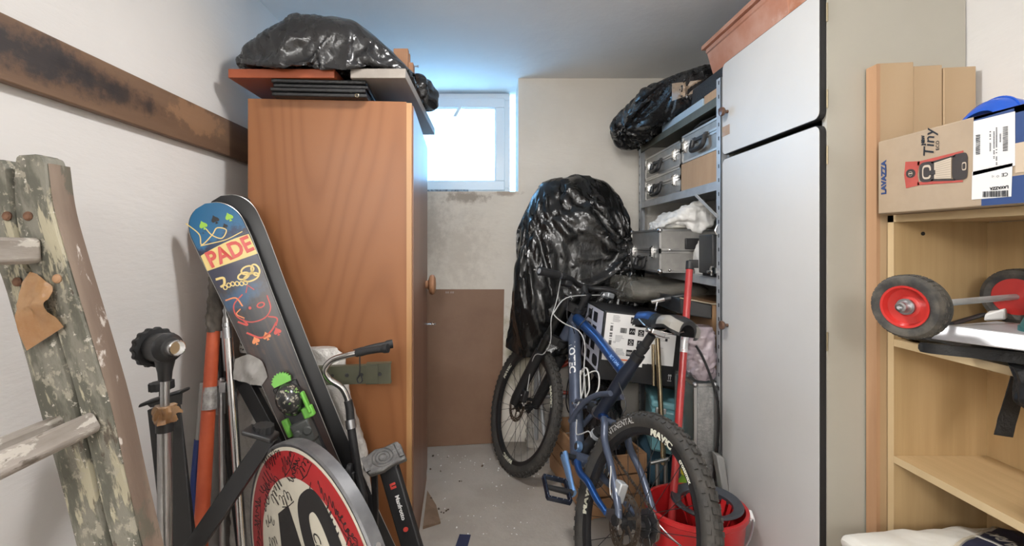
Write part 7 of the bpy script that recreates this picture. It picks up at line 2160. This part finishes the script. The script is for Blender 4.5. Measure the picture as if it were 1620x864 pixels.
# teal plastic helmet shell and white foam block behind
tlm = mk('dark_teal_shell', (0.025, 0.16, 0.16), (0.02, 0.13, 0.135), 6, rough=0.4)
hcn = V(1.045, 0.83, 1.014)
hs = thing('teal_bowl', 'dark teal plastic bowl turned upside down on the hand truck plate', 'bowl', hcn)
MB().lathe([(0.0, 0.078), (0.02, 0.077), (0.042, 0.066), (0.060, 0.045), (0.069, 0.02), (0.071, 0.014), (0.074, 0.012), (0.074, 0.0), (0.068, 0.0)], hcn, (0, 0, 1), 40).build('bowl_shell', tlm, hs)
MB().hexa([at(1556, 508, 1.03), at(1592, 506, 1.01), at(1596, 503, 1.06), at(1562, 505, 1.08), at(1558, 497, 1.03), at(1590, 488, 1.01), at(1594, 487, 1.06), at(1566, 490, 1.08)]).build('foam_block', M['paper'], bevel=0.004, label='small white foam block behind the teal bowl on the hand truck', category='block')

# ------------------------------------------------------------------ white sack on the lower shelf
sk_m = mk('white_woven_sack', (0.72, 0.69, 0.62), (0.68, 0.65, 0.58), 6, rough=0.55, bump=0.25, bscale=9)
sack = thing('plastic_sack', 'cream white plastic sack with dark blue print, lying half out of the lower shelf', 'sack', (1.0, 0.8, 0.386))
P = loft('x', [(0.790, 0.80, 1.055, 0.500, 0.520), (0.80, 0.72, 1.065, 0.470, 0.538), (0.86, 0.62, 1.075, 0.43, 0.556), (0.95, 0.56, 1.08, 0.40, 0.570), (1.05, 0.55, 1.085, 0.387, 0.574), (1.15, 0.56, 1.08, 0.387, 0.572), (1.20, 0.60, 1.05, 0.387, 0.54)], 90, 90, 0.7)
N_ = outward(P, grid_normals(P)); P = P + N_ * (0.0045 * crumple(P, 5, 13, 6) + 0.0015 * crumple(P, 14, 14, 6))[..., None]
P[..., 2] = np.where(P[..., 0] > BX0 - .01, np.maximum(P[..., 2], 0.3862), P[..., 2]); P[..., 0] = np.minimum(P[..., 0], 1.205)
so = body(P).build('sack_body', sk_m, sack, angle=40)
top = P[:, : P.shape[1] // 2 + 1]
def sack_top(u, v, lift):
    """height of the sack's top at x = u, y = v"""
    i = int(np.argmin(np.abs(P[:, :, 0].mean(1) - u)))
    row = P[i, 2:P.shape[1] // 2 - 1]
    o_ = np.argsort(row[:, 1])
    return V(u, v, float(np.interp(v, row[o_, 1], row[o_, 2])) + lift)
navy = mk('sack_navy', (0.022, 0.026, 0.055), rough=0.5)
def gridpoly(x0, x1, y0, y1, nx, ny, f):
    v = [f(x0 + (x1 - x0) * i / nx, y0 + (y1 - y0) * j / ny) for i in range(nx + 1) for j in range(ny + 1)]
    return np.array(v), [(i * (ny + 1) + j, (i + 1) * (ny + 1) + j, (i + 1) * (ny + 1) + j + 1, i * (ny + 1) + j + 1) for i in range(nx) for j in range(ny)]
wv = lambda x, y: (x + 0.012 * math.sin(9 * y), y + 0.42 * (x - 1.02) * max(0.0, (y - 0.62) / 0.36) + 0.008 * math.sin(12 * x))
decal('navy_print', navy, lambda u, v: sack_top(u, v, 0.0025), [gridpoly(0.905, 1.008, 0.62, 0.985, 16, 26, wv), gridpoly(1.018, 1.185, 0.62, 0.985, 20, 26, wv)], so)
decal('lettering', mk('sack_grey_letter', (0.50, 0.48, 0.42), rough=0.5), lambda u, v: sack_top(u, v, 0.0045), [place(textmesh('ARK', 0.036, 0.0008), 1.050, 0.957, PI / 2 - 0.25)], so, 'pale lettering ARK')
decal('outline_print', mk('sack_beige', (0.50, 0.44, 0.34), rough=0.5), lambda u, v: sack_top(u, v, 0.004), [ribbon([wv(0.899, y) for y in np.linspace(0.66, 0.985, 24)] + [wv(x, 0.991) for x in np.linspace(0.905, 1.008, 12)], 0.006), ribbon([wv(x, 0.992) for x in np.linspace(1.018, 1.185, 12)], 0.005)], so)

# ------------------------------------------------------------------ bits on the floor
fz = lambda px, py: (lambda Y: V((px - CX) / F * Y, Y, 0))(H * F / (py - CY))
q = [fz(720, 866), fz(737, 866), fz(745, 847), fz(727, 846)]
q = [fz(718, 872), fz(738, 872), fz(745, 847), fz(727, 846)]
MB().hexa([p_ + V(0, 0, 0.0008) for p_ in q] + [p_ + V(0, 0, 0.0022) for p_ in q]).build('floor_tape', mk('dark_blue_tape', (0.022, 0.030, 0.075), rough=0.45), label='strip of dark blue tape on the concrete floor', category='tape')
q = [fz(669, 838), fz(697, 829), fz(690, 800), fz(676, 778)]
MB().hexa([p_ + V(0, 0, 0.001) for p_ in q] + [p_ + V(0, 0, z) for p_, z in zip(q, (0.014, 0.008, 0.003, 0.006))]).build('cardboard_scrap', mk('damp_cardboard', (0.25, 0.17, 0.115), (0.19, 0.125, 0.08), 12, rough=0.8), label='scrap of brown cardboard on the floor beside the wardrobe foot', category='scrap')
rr = random.Random(21)
db_m = mk('dark_crumb', (0.10, 0.07, 0.05), rough=0.9)
def crumbs(name, pts, m, lab_, s0, s1):
    mb = MB()
    for px, py in pts:
        c = fz(px, py)
        s_ = rr.uniform(s0, s1)
        R_ = rz(rr.uniform(0, 6)) @ rx(rr.uniform(-.5, .5))
        mb.cbox(c + V(0, 0, s_ * .35), (s_ * rr.uniform(.7, 1.6), s_, s_ * .6), R_)
    mb.build(name, m, kind='stuff', label=lab_, category='crumbs', flat=True)
crumbs('dirt_crumbs', [(698, 811), (702, 812), (706, 809), (694, 806), (709, 807), (682, 790), (681, 743), (697, 746), (727, 762), (730, 762), (763, 738), (685, 722), (708, 724)], db_m, 'dark crumbs of dirt on the floor', 0.004, 0.010)
crumbs('plaster_crumbs', [(rr.uniform(690, 800), rr.uniform(718, 742)) for _ in range(30)] + [(rr.uniform(700, 860), rr.uniform(740, 850)) for _ in range(40)], M['paper'], 'white plaster crumbs on the floor', 0.002, 0.006)
